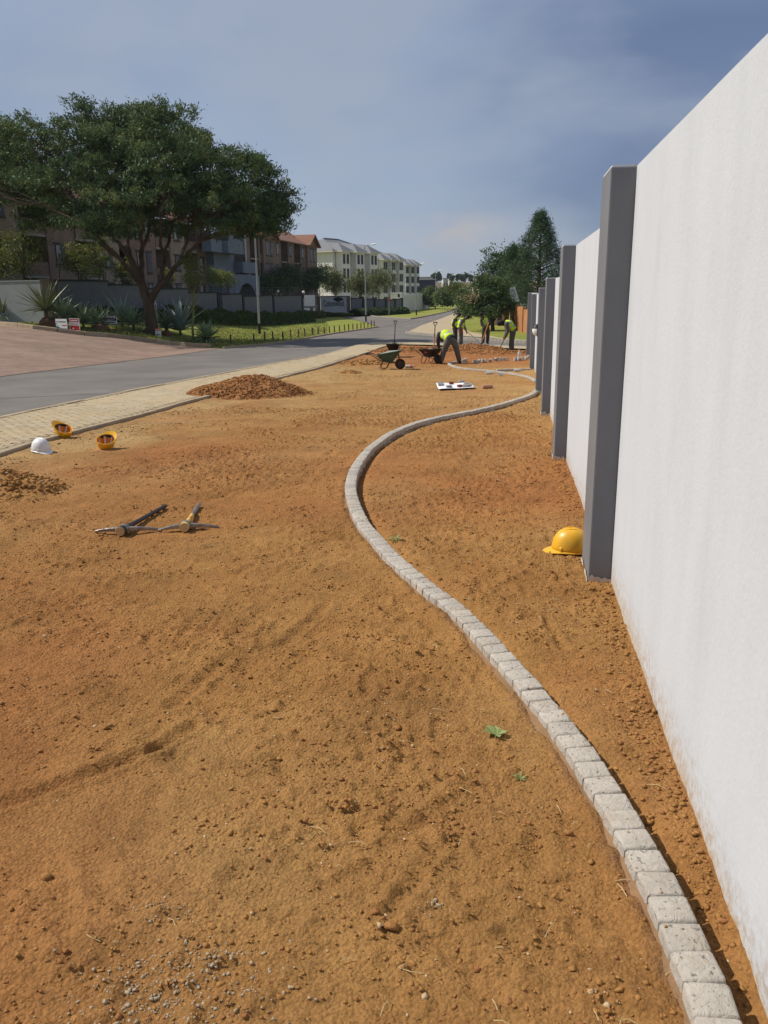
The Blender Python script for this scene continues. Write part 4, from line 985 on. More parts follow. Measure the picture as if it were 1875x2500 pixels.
p = gp(1050, 889); wheelbarrow('black wheelbarrow of soil with red print beside the bending worker', (p.x, p.y + .2, soil_z(p.x, p.y)), R(-48), M['black_metal'], M['black_metal'], .0, M['cement'], .85, mark=True)
SC = Vector((p.x, p.y + .2, soil_z(p.x, p.y)))
def spade(label, loc, rot, shaft_m, lower_m):
    t = thing('spade', label, 'spade', loc, 0, 'spades standing in wheelbarrows'); t.rotation_euler = rot
    mb = MB(); mb.tube([(0, 0, .26), (0, 0, .62)], .017, 10); mb.build('shaft_sleeve', lower_m, t, True)
    mb = MB(); mb.tube([(0, 0, .60), (0, 0, .98)], .0155, 10); mb.build('shaft', shaft_m, t, True)
    mb = MB(); mb.tube([(0, 0, .96), (-.02, 0, 1.0), (-.062, 0, 1.05), (-.062, 0, 1.08)], .011, 8); mb.tube([(0, 0, .96), (.02, 0, 1.0), (.062, 0, 1.05), (.062, 0, 1.08)], .011, 8); mb.tube([(-.07, 0, 1.085), (.07, 0, 1.085)], .018, 10); mb.build('d_grip', M['black'], t, True)
    mb = MB(); vs = []; n = 7
    for i in range(6):
        z = .28 - .28 * i / 5; hw = .085 * (1 if i < 4 else (.8 if i == 4 else .35))
        for k in range(n): u = -1 + 2 * k / (n - 1); vs.append((u * hw, .02 * (1 - u * u) - .01, z))
    mb.add(vs, [(i * n + k, i * n + k + 1, (i + 1) * n + k + 1, (i + 1) * n + k) for i in range(5) for k in range(n - 1)]); bl = mb.build('blade', M['steel'], t, True); bl.modifiers.new('t', 'SOLIDIFY').thickness = .004
    return t
spade('black D handled spade standing in the end on black wheelbarrow', (SB.x + .02, SB.y + .02, SB.z + .27), (0, R(3), R(5)), M['black'], M['black_metal'])
spade('spade with an orange sleeve standing in the black soil filled wheelbarrow', (SC.x + .12, SC.y - .05, SC.z + .25), (R(-4), R(4), R(10)), M['black'], M['orange_paint'])
# plank on the soil behind the green barrow
a, b = sgp(972, 873), sgp(1012, 871); mb = MB(); mb.box((0, 0, .015), ((b - a).length, .07, .03)); o = mb.build('plank', M['wood'], None, loc=((a + b) / 2), rot=(0, 0, math.atan2((b - a).y, (b - a).x))); tag(o, 'short wooden plank on the soil behind the green wheelbarrow', 'plank')

# ================================================================== WORKERS
def skin_mesh(name, verts, edges_, radii, root=0, sub=1):
    b = bmesh.new(); lay = b.verts.layers.skin.verify(); vs = [b.verts.new(v) for v in verts]; b.verts.ensure_lookup_table()
    for i, r_ in enumerate(radii):
        vs[i][lay].radius = (r_, r_) if isinstance(r_, (int, float)) else r_; vs[i][lay].use_root = (i == root)
    for a, c in edges_: b.edges.new((vs[a], vs[c]))
    me = bpy.data.meshes.new(name); b.to_mesh(me); b.free(); o = bpy.data.objects.new(name, me); C.objects.link(o)
    sk = o.modifiers.new('s', 'SKIN'); sk.use_smooth_shade = True; su = o.modifiers.new('u', 'SUBSURF'); su.levels = sub; su.render_levels = sub
    dg = bpy.context.evaluated_depsgraph_get(); m2 = bpy.data.meshes.new_from_object(o.evaluated_get(dg)); bpy.data.objects.remove(o); m2.name = name; return m2
def worker(label, loc, J, mats, hat='cap', glove=None, belt=False, sc=1.0):
    """J: joints in metres, x right, y away, z up: pelvis chest neck head(top dir) and L/R shoulder elbow hand hip knee foot, toe"""
    t = thing('person', label, 'person', loc, 0, 'workers in high visibility vests'); t.scale = (sc, sc, sc); J = {k: Vector(v) for k, v in J.items()}
    names = []; V = []; Rr = []; E_ = []
    def add(n, p, r_): names.append(n); V.append(Vector(p)); Rr.append(r_); return len(V) - 1
    pel = add('pel', J['pelvis'], .165); wa = add('waist', J['pelvis'].lerp(J['chest'], .45), .15); ch = add('chest', J['chest'], .175)
    up = add('upper', J['chest'].lerp(J['neck'], .65), .115); nk = add('neck', J['neck'], .058); E_ += [(pel, wa), (wa, ch), (ch, up), (up, nk)]
    hd = J['head']; ax = (hd - J['neck']).normalized(); fw = J.get('face', Vector((0, -1, 0))).normalized(); fw = (fw - ax * fw.dot(ax)).normalized()
    h1 = add('head', J['neck'] + ax * .075, .066); h2 = add('head', J['neck'] + ax * .145 + fw * .012, .088); h3 = add('head', J['neck'] + ax * .215 + fw * .004, .080); E_ += [(nk, h1), (h1, h2), (h2, h3)]
    hands = {}
    for s_ in 'LR':
        sh, el, ha = J[s_ + 'sh'], J[s_ + 'el'], J[s_ + 'ha']
        a = add('sh', sh, .09); b = add('arm', sh.lerp(el, .5), .08); c = add('arm', el, .07); d = add('arm', el.lerp(ha, .5), .066); e = add('cuff', el.lerp(ha, .94), .046)
        dr = (ha - el).normalized(); f = add('hand', ha + dr * .05, .038); E_ += [(up, a), (a, b), (b, c), (c, d), (d, e), (e, f)]; hands[s_] = (ha + dr * .05, dr)
        hp, kn, ft, toe = J[s_ + 'hip'], J[s_ + 'kn'], J[s_ + 'ft'], J[s_ + 'toe']
        a = add('hip', hp, .135); b = add('leg', hp.lerp(kn, .5), .125); c = add('leg', kn, .102); d = add('leg', kn.lerp(ft, .45), .100); e = add('hem', kn.lerp(ft, .88), .088); f = add('foot', ft, .055); g = add('foot', ft.lerp(toe, .5), .046); h_ = add('foot', toe, .038)
        E_ += [(pel, a), (a, b), (b, c), (c, d), (d, e), (e, f), (f, g), (g, h_)]
    me = skin_mesh('body', V, E_, Rr, 0, 2)
    P = np.array([v[:] for v in V]); slot = {'head': 0, 'neck': 0, 'hand': 3, 'foot': 4}
    for m_ in (M['skin_dark'], mats[0], mats[1], glove or M['skin_dark'], M['boot']): me.materials.append(m_)
    jk = {'chest', 'upper', 'sh', 'arm', 'cuff', 'waist'}
    for pgn in me.polygons:
        c = np.array(pgn.center[:]); nm = names[int(((P - c) ** 2).sum(1).argmin())]
        pgn.material_index = slot.get(nm, 1 if nm in jk else 2)
    me.polygons.foreach_set('use_smooth', [True] * len(me.polygons)); body = obj('body', me, t)
    # cloth folds
    tx = bpy.data.textures.get('folds') or bpy.data.textures.new('folds', 'CLOUDS'); tx.noise_scale = .11
    dm = body.modifiers.new('folds', 'DISPLACE'); dm.texture = tx; dm.strength = .028; dm.mid_level = .5; dm.texture_coords = 'GLOBAL'
    # vest: open sided tabard round the torso with reflective bands
    tv = [J['pelvis'].lerp(J['chest'], .12), J['pelvis'].lerp(J['chest'], .5), J['chest'], J['chest'].lerp(J['neck'], .62), J['chest'].lerp(J['neck'], .9)]
    sa = (J['Rsh'] - J['Lsh']).normalized(); mb = MB(); n = 20; rx = [.20, .195, .215, .20, .13]; ry = [.18, .17, .188, .145, .09]; vs = []
    fine = []
    for i in range(13):
        s_ = i / 12 * 4; k = min(int(s_), 3); f = s_ - k; fine.append((tv[k].lerp(tv[k + 1], f), rx[k] * (1 - f) + rx[k + 1] * f, ry[k] * (1 - f) + ry[k + 1] * f))
    for i, (c, a_, b_) in enumerate(fine):
        tg = (fine[min(i + 1, 12)][0] - fine[max(i - 1, 0)][0]).normalized(); u = (sa - tg * sa.dot(tg)).normalized(); w = tg.cross(u)
        for k in range(n):
            an = 2 * PI * k / n; wob = 1 + .03 * math.sin(3 * an + i * 1.3); vs.append(c + u * a_ * math.cos(an) * wob + w * b_ * math.sin(an) * wob)
    for i in range(12):
        mb.cm = 1 if i in (3, 6) else 0
        fs = []
        for k in range(n):
            am = (k + .5) / n * 2 * PI
            if i >= 7 and (abs(math.cos(am)) > .86): continue
            fs.append((i * n + k, i * n + (k + 1) % n, (i + 1) * n + (k + 1) % n, (i + 1) * n + k))
        if i == 0: mb.add(vs, fs)
        else: mb.f += fs; mb.m += [mb.cm] * len(fs)
    vo_ = mb.build('vest', [M['hivis'], M['reflect']], t, True); vo_.modifiers.new('t', 'SOLIDIFY').thickness = .008
    dm = vo_.modifiers.new('folds', 'DISPLACE'); dm.texture = tx; dm.strength = .02; dm.mid_level = .4; dm.texture_coords = 'GLOBAL'
    # hands with five fingers
    for s_, (hp, dr) in hands.items():
        sd = dr.orthogonal().normalized(); nn = dr.cross(sd); mb = MB()
        for k, l_ in enumerate((.075, .085, .08, .062)):
            o_ = sd * (-.03 + .02 * k); mb.tube([hp + o_, hp + o_ + dr * l_ * .55 + nn * .012, hp + o_ + dr * l_ * .75 + nn * .04], [.0105, .010, .008], 6)
        mb.tube([hp - dr * .02 - sd * .03, hp - sd * .058 + dr * .015 + nn * .015, hp - sd * .045 + dr * .05 + nn * .035], [.012, .011, .009], 6); mb.build('fingers', glove or M['skin_dark'], t, True)
    # head wear and face
    hc = J['neck'] + ax * .165; q = ax.to_track_quat('Z', 'Y'); side_ = fw.cross(ax)
    Mx = Matrix((( *(fw.x, side_.x, ax.x), hc.x), (fw.y, side_.y, ax.y, hc.y), (fw.z, side_.z, ax.z, hc.z), (0, 0, 0, 1)))
    mb = MB(); mb.X = Mx
    mb.tube([(.085, 0, .01), (.112, 0, -.022), (.095, 0, -.03)], [.010, .016, .010], 6); f_ = mb.build('nose', M['skin_dark'], t, True)
    mb = MB(); mb.X = Mx
    for sgn in (-1, 1): mb.tube([(.0, sgn * .088, .015), (-.01, sgn * .100, -.01), (0, sgn * .09, -.035)], [.010, .014, .008], 6)
    mb.build('ear', M['skin_dark'], t, True)
    mb = MB(); mb.X = Mx
    for sgn in (-1, 1): mb.tube([(.083, sgn * .03, .012), (.092, sgn * .03, .012)], [.012, .006], 8)
    mb.build('eye', M['globe'], t); mb = MB(); mb.X = Mx; mb.tube([(.082, -.025, -.058), (.094, 0, -.06), (.082, .025, -.058)], .007, 6); mb.build('mouth', M['brick_red'], t, True)
    mb = MB(); mb.X = Mx
    if hat == 'cap':
        mb.lathe([(.104, .02), (.106, .05), (.098, .09), (.07, .118), (.03, .128), (0, .13)], 18, 1.05, .95)
        vs = [(.08 + .10 * math.cos(a), .085 * math.sin(a), .035 - .03 * math.cos(a)) for a in np.linspace(-1.3, 1.3, 9)] + [(.085, .08 * math.sin(a), .04) for a in np.linspace(-1.3, 1.3, 9)]
        mb.add(vs, [(i, i + 1, i + 10, i + 9) for i in range(8)])
    elif hat == 'tall':
        mb.lathe([(.108, .01), (.108, .05), (.100, .09), (.085, .14), (.05, .17), (0, .18)], 18)
    elif hat == 'bucket':
        mb.lathe([(.165, .015), (.11, .045), (.104, .09), (.075, .125), (0, .13)], 18)
    else:   # hood
        mb.lathe([(.10, -.14), (.122, -.10), (.124, -.03), (.122, .04), (.105, .10), (.06, .135), (0, .142)], 18, 1.0, .95)
    hb = mb.build('hat' if hat != 'hood' else 'hood', M['cap'], t, True); hb.modifiers.new('t', 'SOLIDIFY').thickness = .006
    if belt:
        c = J['pelvis'].lerp(J['chest'], .16); tg = (J['chest'] - J['pelvis']).normalized(); u = (sa - tg * sa.dot(tg)).normalized(); w = tg.cross(u); vs = []
        for o_, g_ in ((-.09, 1.05), (.05, .95)): vs += [c + tg * o_ + u * .178 * g_ * math.cos(2 * PI * k / 18) + w * .166 * g_ * math.sin(2 * PI * k / 18) for k in range(18)]
        mb = MB(); mb.add(vs, [(k, (k + 1) % 18, 18 + (k + 1) % 18, 18 + k) for k in range(18)]); mb.build('waistband', M['jeans'], t, True)
    return t
def base(px, py):
    p = gp(px, py); return Vector((p.x, p.y, soil_z(p.x, p.y) + .0))
OV = (M['overall'], M['overall']); OD = (M['overall_dark'], M['overall_dark']); OM = (M['overall'], M['overall_dark'])
# 1 bending, back to the camera, feet wide apart
b1 = base(1100, 889)
worker('worker bending over with his back turned and feet wide apart', b1, dict(pelvis=(.0, 0, .86), chest=(-.17, .27, 1.02), neck=(-.27, .46, 1.0), head=(-.30, .60, .86), face=(0, -.3, -1),
  Lsh=(-.40, .30, 1.03), Lel=(-.43, .38, .74), Lha=(-.38, .45, .50), Rsh=(-.08, .46, 1.0), Rel=(-.05, .52, .72), Rha=(-.1, .58, .46),
  Lhip=(-.11, -.02, .80), Lkn=(-.24, .06, .44), Lft=(-.34, .02, .07), Ltoe=(-.40, .22, .04), Rhip=(.12, -.02, .80), Rkn=(.24, .06, .43), Rft=(.32, .0, .07), Rtoe=(.38, .18, .04)), (M['overall_dark'], M['overall']), 'cap', None, True, sc=.93)
# 2 standing, turned right
b2 = base(1113, 846)
worker('leftmost standing worker leaning on a tool handle, turned to the right', b2, dict(pelvis=(-.06, 0, .90), chest=(-.06, 0, 1.24), neck=(.03, 0, 1.43), head=(.14, 0, 1.60), face=(1, -.1, -.55),
  Lsh=(-.03, .18, 1.34), Lel=(.06, .24, 1.06), Lha=(.14, .10, .86), Rsh=(-.08, -.19, 1.34), Rel=(-.20, -.22, 1.06), Rha=(.06, -.14, .90),
  Lhip=(-.05, .1, .86), Lkn=(-.02, .12, .46), Lft=(-.05, .12, .07), Ltoe=(.13, .14, .04), Rhip=(-.06, -.1, .86), Rkn=(-.02, -.12, .46), Rft=(-.08, -.12, .07), Rtoe=(.10, -.14, .04)), OD, 'cap', M['glove'], sc=.93)
# 3 next to him, raking to the right
b3 = base(1124, 847)
worker('worker with red gloves raking soil beside the leftmost standing man', b3, dict(pelvis=(-.02, 0, .90), chest=(.04, 0, 1.22), neck=(.20, 0, 1.38), head=(.34, -.02, 1.48), face=(.8, -.15, -1),
  Lsh=(.12, .17, 1.30), Lel=(.20, .2, 1.02), Lha=(.30, .06, .76), Rsh=(.06, -.19, 1.30), Rel=(-.06, -.22, 1.02), Rha=(.02, -.26, .90),
  Lhip=(.0, .1, .86), Lkn=(.06, .12, .46), Lft=(.02, .12, .07), Ltoe=(.2, .13, .04), Rhip=(-.02, -.1, .86), Rkn=(.02, -.12, .46), Rft=(-.06, -.12, .07), Rtoe=(.12, -.14, .04)), OV, 'bucket', M['glove'], sc=.93)
# 4 facing the camera with orange handled shovel
b4 = base(1183, 844)
worker('worker in a tall dark hat pushing an orange handled shovel', b4, dict(pelvis=(.06, .08, .90), chest=(.0, .0, 1.22), neck=(-.10, -.08, 1.42), head=(-.20, -.14, 1.58), face=(-.5, -1, -.8),
  Lsh=(-.22, -.06, 1.30), Lel=(-.20, -.2, 1.03), Lha=(.05, -.30, .88), Rsh=(.20, .0, 1.34), Rel=(.26, -.12, 1.06), Rha=(.10, -.26, .98),
  Lhip=(-.04, .08, .86), Lkn=(-.07, .0, .46), Lft=(-.08, .06, .07), Ltoe=(-.12, -.14, .04), Rhip=(.16, .08, .86), Rkn=(.17, .02, .46), Rft=(.16, .1, .07), Rtoe=(.2, -.1, .04)), OD, 'tall', sc=.90)
# 5 bent over at the right, turned left
b5 = base(1246, 859)
worker('hooded worker at the right bent over swinging a pick', b5, dict(pelvis=(.10, 0, .88), chest=(-.10, 0, 1.14), neck=(-.29, 0, 1.22), head=(-.44, 0, 1.20), face=(-.3, 0, -1),
  Lsh=(-.22, -.19, 1.15), Lel=(-.16, -.22, .86), Lha=(-.26, -.16, .60), Rsh=(-.2, .18, 1.16), Rel=(-.14, .2, .88), Rha=(-.24, .1, .66),
  Lhip=(.08, -.1, .84), Lkn=(.0, -.12, .45), Lft=(.0, -.12, .07), Ltoe=(-.18, -.14, .04), Rhip=(.1, .1, .84), Rkn=(.06, .12, .45), Rft=(.1, .14, .07), Rtoe=(-.08, .14, .04)), OV, 'hood', M['glove'])
def tool(name, label, a, b, m, r_=.016, kind='shovel'):
    a, b = Vector(a), Vector(b); t = thing(name, label, name.replace('_', ' '), tuple(b)); d = a - b
    mb = MB(); mb.tube([d * .0, d * .5, d], r_, 8); mb.build('shaft', m, t, True); d.normalize(); side_ = d.cross(Vector((0, 0, 1))).normalized(); mb = MB()
    if kind == 'shovel':
        u = side_; w = -d; vs = [Vector() + u * .11, Vector() - u * .11, w * .22 - u * .12 - Vector((0, 0, .02)), w * .30, w * .22 + u * .12 - Vector((0, 0, .02))]
        mb.add(vs, [(0, 1, 2, 3, 4)]); o = mb.build('blade', M['steel'], t); o.modifiers.new('t', 'SOLIDIFY').thickness = .006
    elif kind == 'rake':
        mb.tube([side_ * .22, side_ * -.22], .014, 6); mb.build('rake_bar', M['steel'], t)
        for k in range(9): mb = MB(); p = side_ * (-.2 + .05 * k); mb.tube([p, p + Vector((0, 0, -.09))], .006, 5); mb.build('tine', M['steel'], t)
    else:
        e = Vector((-.9, -.2, .45)).normalized(); mb.tube([e * .36 + Vector((0, 0, -.05)), e * .18 + Vector((0, 0, .0)), Vector((0, 0, .01)), e * -.15 + Vector((0, 0, -.04))], [.006, .016, .022, .014], 6); mb.build('pick_head', M['rust'], t, True)
    return t
tool('rake', 'garden rake with a thin wooden shaft held by the gloved worker', b3 + Vector((-.04, -.30, .98)), b3 + Vector((1.0, -.5, .10)), M['wood'], .015, 'rake')
tool('shovel', 'shovel with an orange handle in the hands of the tall hatted worker', b4 + Vector((.14, -.30, 1.05)), b4 + Vector((-.22, -.75, .16)), M['orange_paint'], .02, 'shovel')
tool('mattock', 'pick with a dark shaft in the hands of the hooded worker', b5 + Vector((-.22, -.14, .70)), b5 + Vector((-.52, -.3, .10)), M['rust'], .018, 'pick')
tool('hoe', 'hoe shaft held upright by the leftmost standing worker', b2 + Vector((.14, .0, 1.0)), b2 + Vector((.34, -.35, .02)), M['wood'], .015, 'shovel')

# ================================================================== SMALL THINGS ON THE SOIL
pts = [sgp(*q) for q in ((1064, 938.5), (1148, 938), (1160, 949.5), (1071, 953))]
cpt = sum(pts, Vector()) / 4; n = 14; vs = []
for i in range(n):
    for k in range(n):
        s_, u = i / (n - 1), k / (n - 1); q = pts[0].lerp(pts[1], u).lerp(pts[3].lerp(pts[2], u), s_); vs.append((q.x - cpt.x, q.y - cpt.y, .02 + .012 * math.sin(u * 9 + s_ * 3) * math.sin(s_ * 5 + 1) + gz(q.x, q.y) - cpt.z + .012))
mb = MB(); mb.add(vs, [(i * n + k, i * n + k + 1, (i + 1) * n + k + 1, (i + 1) * n + k) for i in range(n - 1) for k in range(n - 1)]); o = mb.build('plan_sheet', M['paper'], None, True, cpt); tag(o, 'large white plan sheet spread out on the soil', 'paper sheet'); o.modifiers.new('t', 'SOLIDIFY').thickness = .002
blk = MB(); blk.box((0, 0, .035), (.125, .10, .06)); blk = bevel(blk.mesh('sample_block', M['paving_grey']), .008, 2)
blr = MB(); blr.box((0, 0, .03), (.10, .09, .05)); blr = bevel(blr.mesh('red_block', M['brick_red']), .008, 2)
for (px, py, a, me, lb) in [(1075, 942, .1, blk, 'pale concrete block on the back left corner of the plan sheet'), (1077, 945.5, -.2, blk, 'concrete block just in front of the back left one on the sheet'), (1096, 950.5, .2, blk, 'concrete block on the front edge of the plan sheet'),
    (1126.5, 937.5, .1, blk, 'pale concrete block holding the back edge of the plan sheet'), (1139, 944, .2, blk, 'rear concrete block of the right hand cluster on the sheet'), (1136, 948.5, 0, blk, 'left concrete block of the right hand cluster on the sheet'), (1143.5, 948, .3, blk, 'right concrete block of the right hand cluster on the sheet'),
    (1102, 941, .1, blr, 'dark red brick on the back edge of the plan sheet'), (1122.5, 948, .4, blr, 'dark red brick on the middle of the plan sheet')]:
    p = gp(px, py); o = bpy.data.objects.new('red_brick' if me is blr else 'concrete_block', me); o.location = (p.x, p.y, gz(p.x, p.y) + .026); o.rotation_euler = (0, 0, a); link(o); tag(o, lb, 'brick' if me is blr else 'block', 'blocks weighing down the plan sheet')
p = sgp(1189, 948); mb = MB(); mb.tube([(-.12, 0, .05), (.0, .01, .05), (.14, .03, .05)], [.05, .052, .046], 8); o = obj('broken_brick', bevel(mb.mesh('broken_brick', M['pink_brick']), .01), None, p, (0, 0, .3)); tag(o, 'pinkish broken brick lying right of the plan sheet', 'brick')
def bottle(label, px, py, rz, m, l_=.26, r_=.04, band=None):
    p = sgp(px, py); t = thing('bottle', label, 'bottle', p + Vector((0, 0, r_)), rz); mb = MB(); mb.X = Matrix.Rotation(PI / 2, 4, 'Y')
    mb.lathe([(0, 0), (r_ * .9, .0), (r_, .02), (r_, l_ * .62), (r_ * .85, l_ * .75), (r_ * .35, l_ * .9), (r_ * .35, l_), (0, l_)], 14); mb.build('body', m, t, True)
    mb = MB(); mb.X = Matrix.Rotation(PI / 2, 4, 'Y'); mb.lathe([(r_ * .42, l_ * .93), (r_ * .42, l_ + .012), (0, l_ + .012)], 12); mb.build('cap', band or m, t)
    if band: mb = MB(); mb.X = Matrix.Rotation(PI / 2, 4, 'Y'); mb.lathe([(r_ * 1.02, l_ * .5), (r_ * 1.02, l_ * .68)], 14); mb.build('label_band', band, t)
bottle('clear bottle with an orange label lying beside the green wheelbarrow', 990, 899, -.1, M['bottle'], .30, .048, M['bottle_red'])
bottle('small blue tinted plastic bottle lying beyond the plan sheet', 1221, 919, 1.2, M['bottle_blue'], .2, .045)
bottle('clear plastic bottle lying left of the blue one', 1186, 914, .1, M['bottle'], .24, .035)
bottle('clear bottle lying by the straight cobble spur', 1255, 907, .1, M['bottle'], .22, .04)
p = sgp(1267, 874); mb = MB(); mb.lathe([(0, 0), (.05, 0), (.055, .12), (.05, .2), (.02, .25), (.02, .30), (0, .30)], 14); o = mb.build('water_bottle', M['bottle'], None, True, p); tag(o, 'clear bottle standing among the loose cobbles', 'bottle')
# loose cobbles by the bending worker
spots = [(1126, 884), (1131, 885), (1137, 884), (1158, 886), (1164, 887.5), (1169, 886), (1178, 885), (1184, 885), (1197, 884.5), (1210, 882), (1216, 882), (1222, 881), (1231, 881.5), (1237, 881), (1258, 881), (1264, 881), (1270, 880.5), (1277, 880), (1284, 879), (1291, 876)]
lbl = [w_ + ' loose pale cobble in the row leading from the bending worker to the wall' for w_ in 'first second third fourth fifth sixth seventh eighth ninth tenth eleventh twelfth thirteenth fourteenth fifteenth sixteenth seventeenth eighteenth nineteenth'.split()] + ['last loose cobble of the row, nearest the wall']
for (px, py), lb in zip(spots, lbl):
    p = sgp(px, py); o = bpy.data.objects.new('loose_cobble', random.choice(BV)); o.scale = (.9, 1.1, 1.15); o.location = p + Vector((0, 0, .055)); o.rotation_euler = (random.choice((0, PI / 2)) + random.gauss(0, .2), random.gauss(0, .2), random.uniform(0, PI)); link(o); tag(o, lb, 'cobble', 'loose cobbles laid out in a row')
# seedlings
def weed(label, px, py, s_, broad):
    p = sgp(px, py); mb = MB(); r_ = random.Random(px)
    for k in range(7 if broad else 14):
        a = k * 2.4 + r_.uniform(-.3, .3); l_ = s_ * r_.uniform(.7, 1.1); w_ = l_ * (.32 if broad else .12); d = Vector((math.cos(a), math.sin(a), 0)); sd = Vector((-d.y, d.x, 0)); e = r_.uniform(.3, .9)
        mb.add([(0, 0, 0), d * l_ * .5 + sd * w_ + Vector((0, 0, l_ * e * .6)), d * l_ + Vector((0, 0, l_ * e * .7)), d * l_ * .5 - sd * w_ + Vector((0, 0, l_ * e * .6))], [(0, 1, 2, 3)])
    o = mb.build('seedling', M['weed'], None, False, p); tag(o, label, 'plant')
weed('broad leaved green seedling left of the cobble edging', 1212, 1795, .055, True)
weed('small green weed against the inside bend of the edging', 966, 1322, .075, False)
weed('tiny grass tuft in the foreground soil', 1270, 1898, .03, False)
for (px, py, s_) in [(955, 2270, .017), (455, 1716, .013), (666, 1730, .014), (970, 1778, .014), (110, 2145, .018)]:
    p = sgp(px, py); o = obj('stone', mesh_np('stone', ROCKS[px % 6][0] * s_ * np.array([1.2, 1, .7]), ROCKS[px % 6][1], [M['clod']]), None, p + Vector((0, 0, s_ * .35)))
    tag(o, {955: 'fist sized clod among crumbs in the right foreground', 455: 'clod in the soil near the left scrape mark', 666: 'round clod in the middle of the foreground soil', 970: 'dark clod left of the broad leaved seedling', 110: 'clod near the left frame edge in the foreground'}[px], 'clod', 'larger clods in the foreground')

# ================================================================== FOLIAGE TOOLS
def leaves(name, P, size, mats, mi, seed, aspect=.45, droop=.0, parent=None, flat=0.0):
    """many small leaf-shaped faces at points P"""
    r_ = np.random.default_rng(seed); n = len(P); u = r_.normal(0, 1, (n, 3)); u[:, 2] = u[:, 2] * (1 - flat) - droop; u /= np.linalg.norm(u, axis=1)[:, None]
    w = r_.normal(0, 1, (n, 3)); w -= u * (u * w).sum(1)[:, None]; w /= np.linalg.norm(w, axis=1)[:, None]; s = np.asarray(size)[:, None]
    k = u * s * .5; q = w * s * .5 * aspect
    V = np.stack([P - k, P + q - k * .1, P + k, P - q - k * .1], 1).reshape(-1, 3); Fq = np.arange(n * 4).reshape(n, 4)
    return obj(name, mesh_np(name, V, Fq, mats, mi), parent)
def crown_points(lobes, nclump, per, spread, seed, shell=.55, flatb=.6):
    """clump centres through the lobes' volume, denser near the outside; leaves round each clump"""
    r_ = np.random.default_rng(seed); vol = np.array([l[3] * l[4] * l[5] for l in lobes]) ** .75; pick = r_.choice(len(lobes), nclump, p=vol / vol.sum())
    d = r_.normal(0, 1, (nclump, 3)); d /= np.linalg.norm(d, axis=1)[:, None]; rad = shell + (1 - shell) * r_.random(nclump) ** .6; rad *= 1 + .10 * r_.normal(0, 1, nclump)
    Lb = np.array(lobes)[pick]; c = Lb[:, :3] + d * rad[:, None] * Lb[:, 3:6] * np.where(d[:, 2:3] < 0, np.array([1, 1, flatb]), 1)
    sp_ = spread * r_.uniform(.6, 1.4, nclump); k = np.repeat(np.arange(nclump), per); off = r_.normal(0, 1, (len(k), 3)) * sp_[k][:, None] * np.array([1, 1, .62]); return c, c[k] + off, k
def limb(mb, a, b, r0, r1, seed, n=7, wig=.08, sag=.0):
    r_ = random.Random(seed); a, b = Vector(a), Vector(b); L_ = (b - a).length; pts = []
    for i in range(n):
        t = i / (n - 1); p = a.lerp(b, t) + Vector((r_.uniform(-1, 1), r_.uniform(-1, 1), r_.uniform(-.6, .6))) * wig * L_ * math.sin(t * PI) * .6 + Vector((0, 0, sag * L_ * math.sin(t * PI))); pts.append(p)
    mb.tube(pts, [r0 + (r1 - r0) * (i / (n - 1)) ** .8 for i in range(n)], 7); return pts
def tree(name, label, base_, lobes, nclump, per, spread, lsize, mats, seed, trunk_r=.2, fork=.3, wts=None, shell=.5, group=None, cat='tree', bark='bark', droop=.2, aspect=.4, twig=True, flatb=.6):
    t = thing(name, label, cat, tuple(base_), 0, group); b0 = Vector(base_); lob = [(l[0] - b0.x, l[1] - b0.y, l[2] - b0.z, l[3], l[4], l[5]) for l in lobes]
    cl, P, k = crown_points(lob, nclump, per, spread, seed, shell, flatb); r_ = np.random.default_rng(seed + 1); w = np.array(wts or [1] * len(mats), float); w /= w.sum()
    tone = r_.choice(len(mats), nclump, p=w)[k]; sw = r_.random(len(k)) < .25; tone[sw] = r_.choice(len(mats), sw.sum(), p=w)
    leaves('crown', P, lsize * r_.uniform(.6, 1.35, len(P)), mats, tone, seed, aspect, droop, t)
    mb = MB(); top = max(l[2] for l in lob); fk = Vector((0, 0, top * fork)); limb(mb, (0, 0, -.2), fk, trunk_r * 1.15, trunk_r * .8, seed, 6, .05)
    for i, l in enumerate(lob):
        c = Vector(l[:3]); pts = limb(mb, fk * random.uniform(.8, 1), c, trunk_r * .55, trunk_r * .14, seed + i, 7, .14, .04)
        if twig:
            near = [q for q in cl if (Vector(q) - c).length < max(l[3:6]) * 1.1][:9]
            for j, q in enumerate(near): limb(mb, pts[3 + j % 4], q, trunk_r * .14, trunk_r * .03, seed + i * 20 + j, 5, .12)
    mb.build('trunk', M[bark], t, True); return t
def plobes(L, d, depth=1.0, seed=0):
    """lobes given where they show in the photograph, set at their own distances round d"""
    r_ = random.Random(seed); out = []
    for (px, py, rx, ry, *k) in L:
        dd = d + (k[0] if k else r_.uniform(-1, 1) * rx / F * d * .8); p = at(px, py, dd); out.append((p.x, p.y, p.z, rx / F * dd, rx / F * dd * depth, ry / F * dd))
    return out

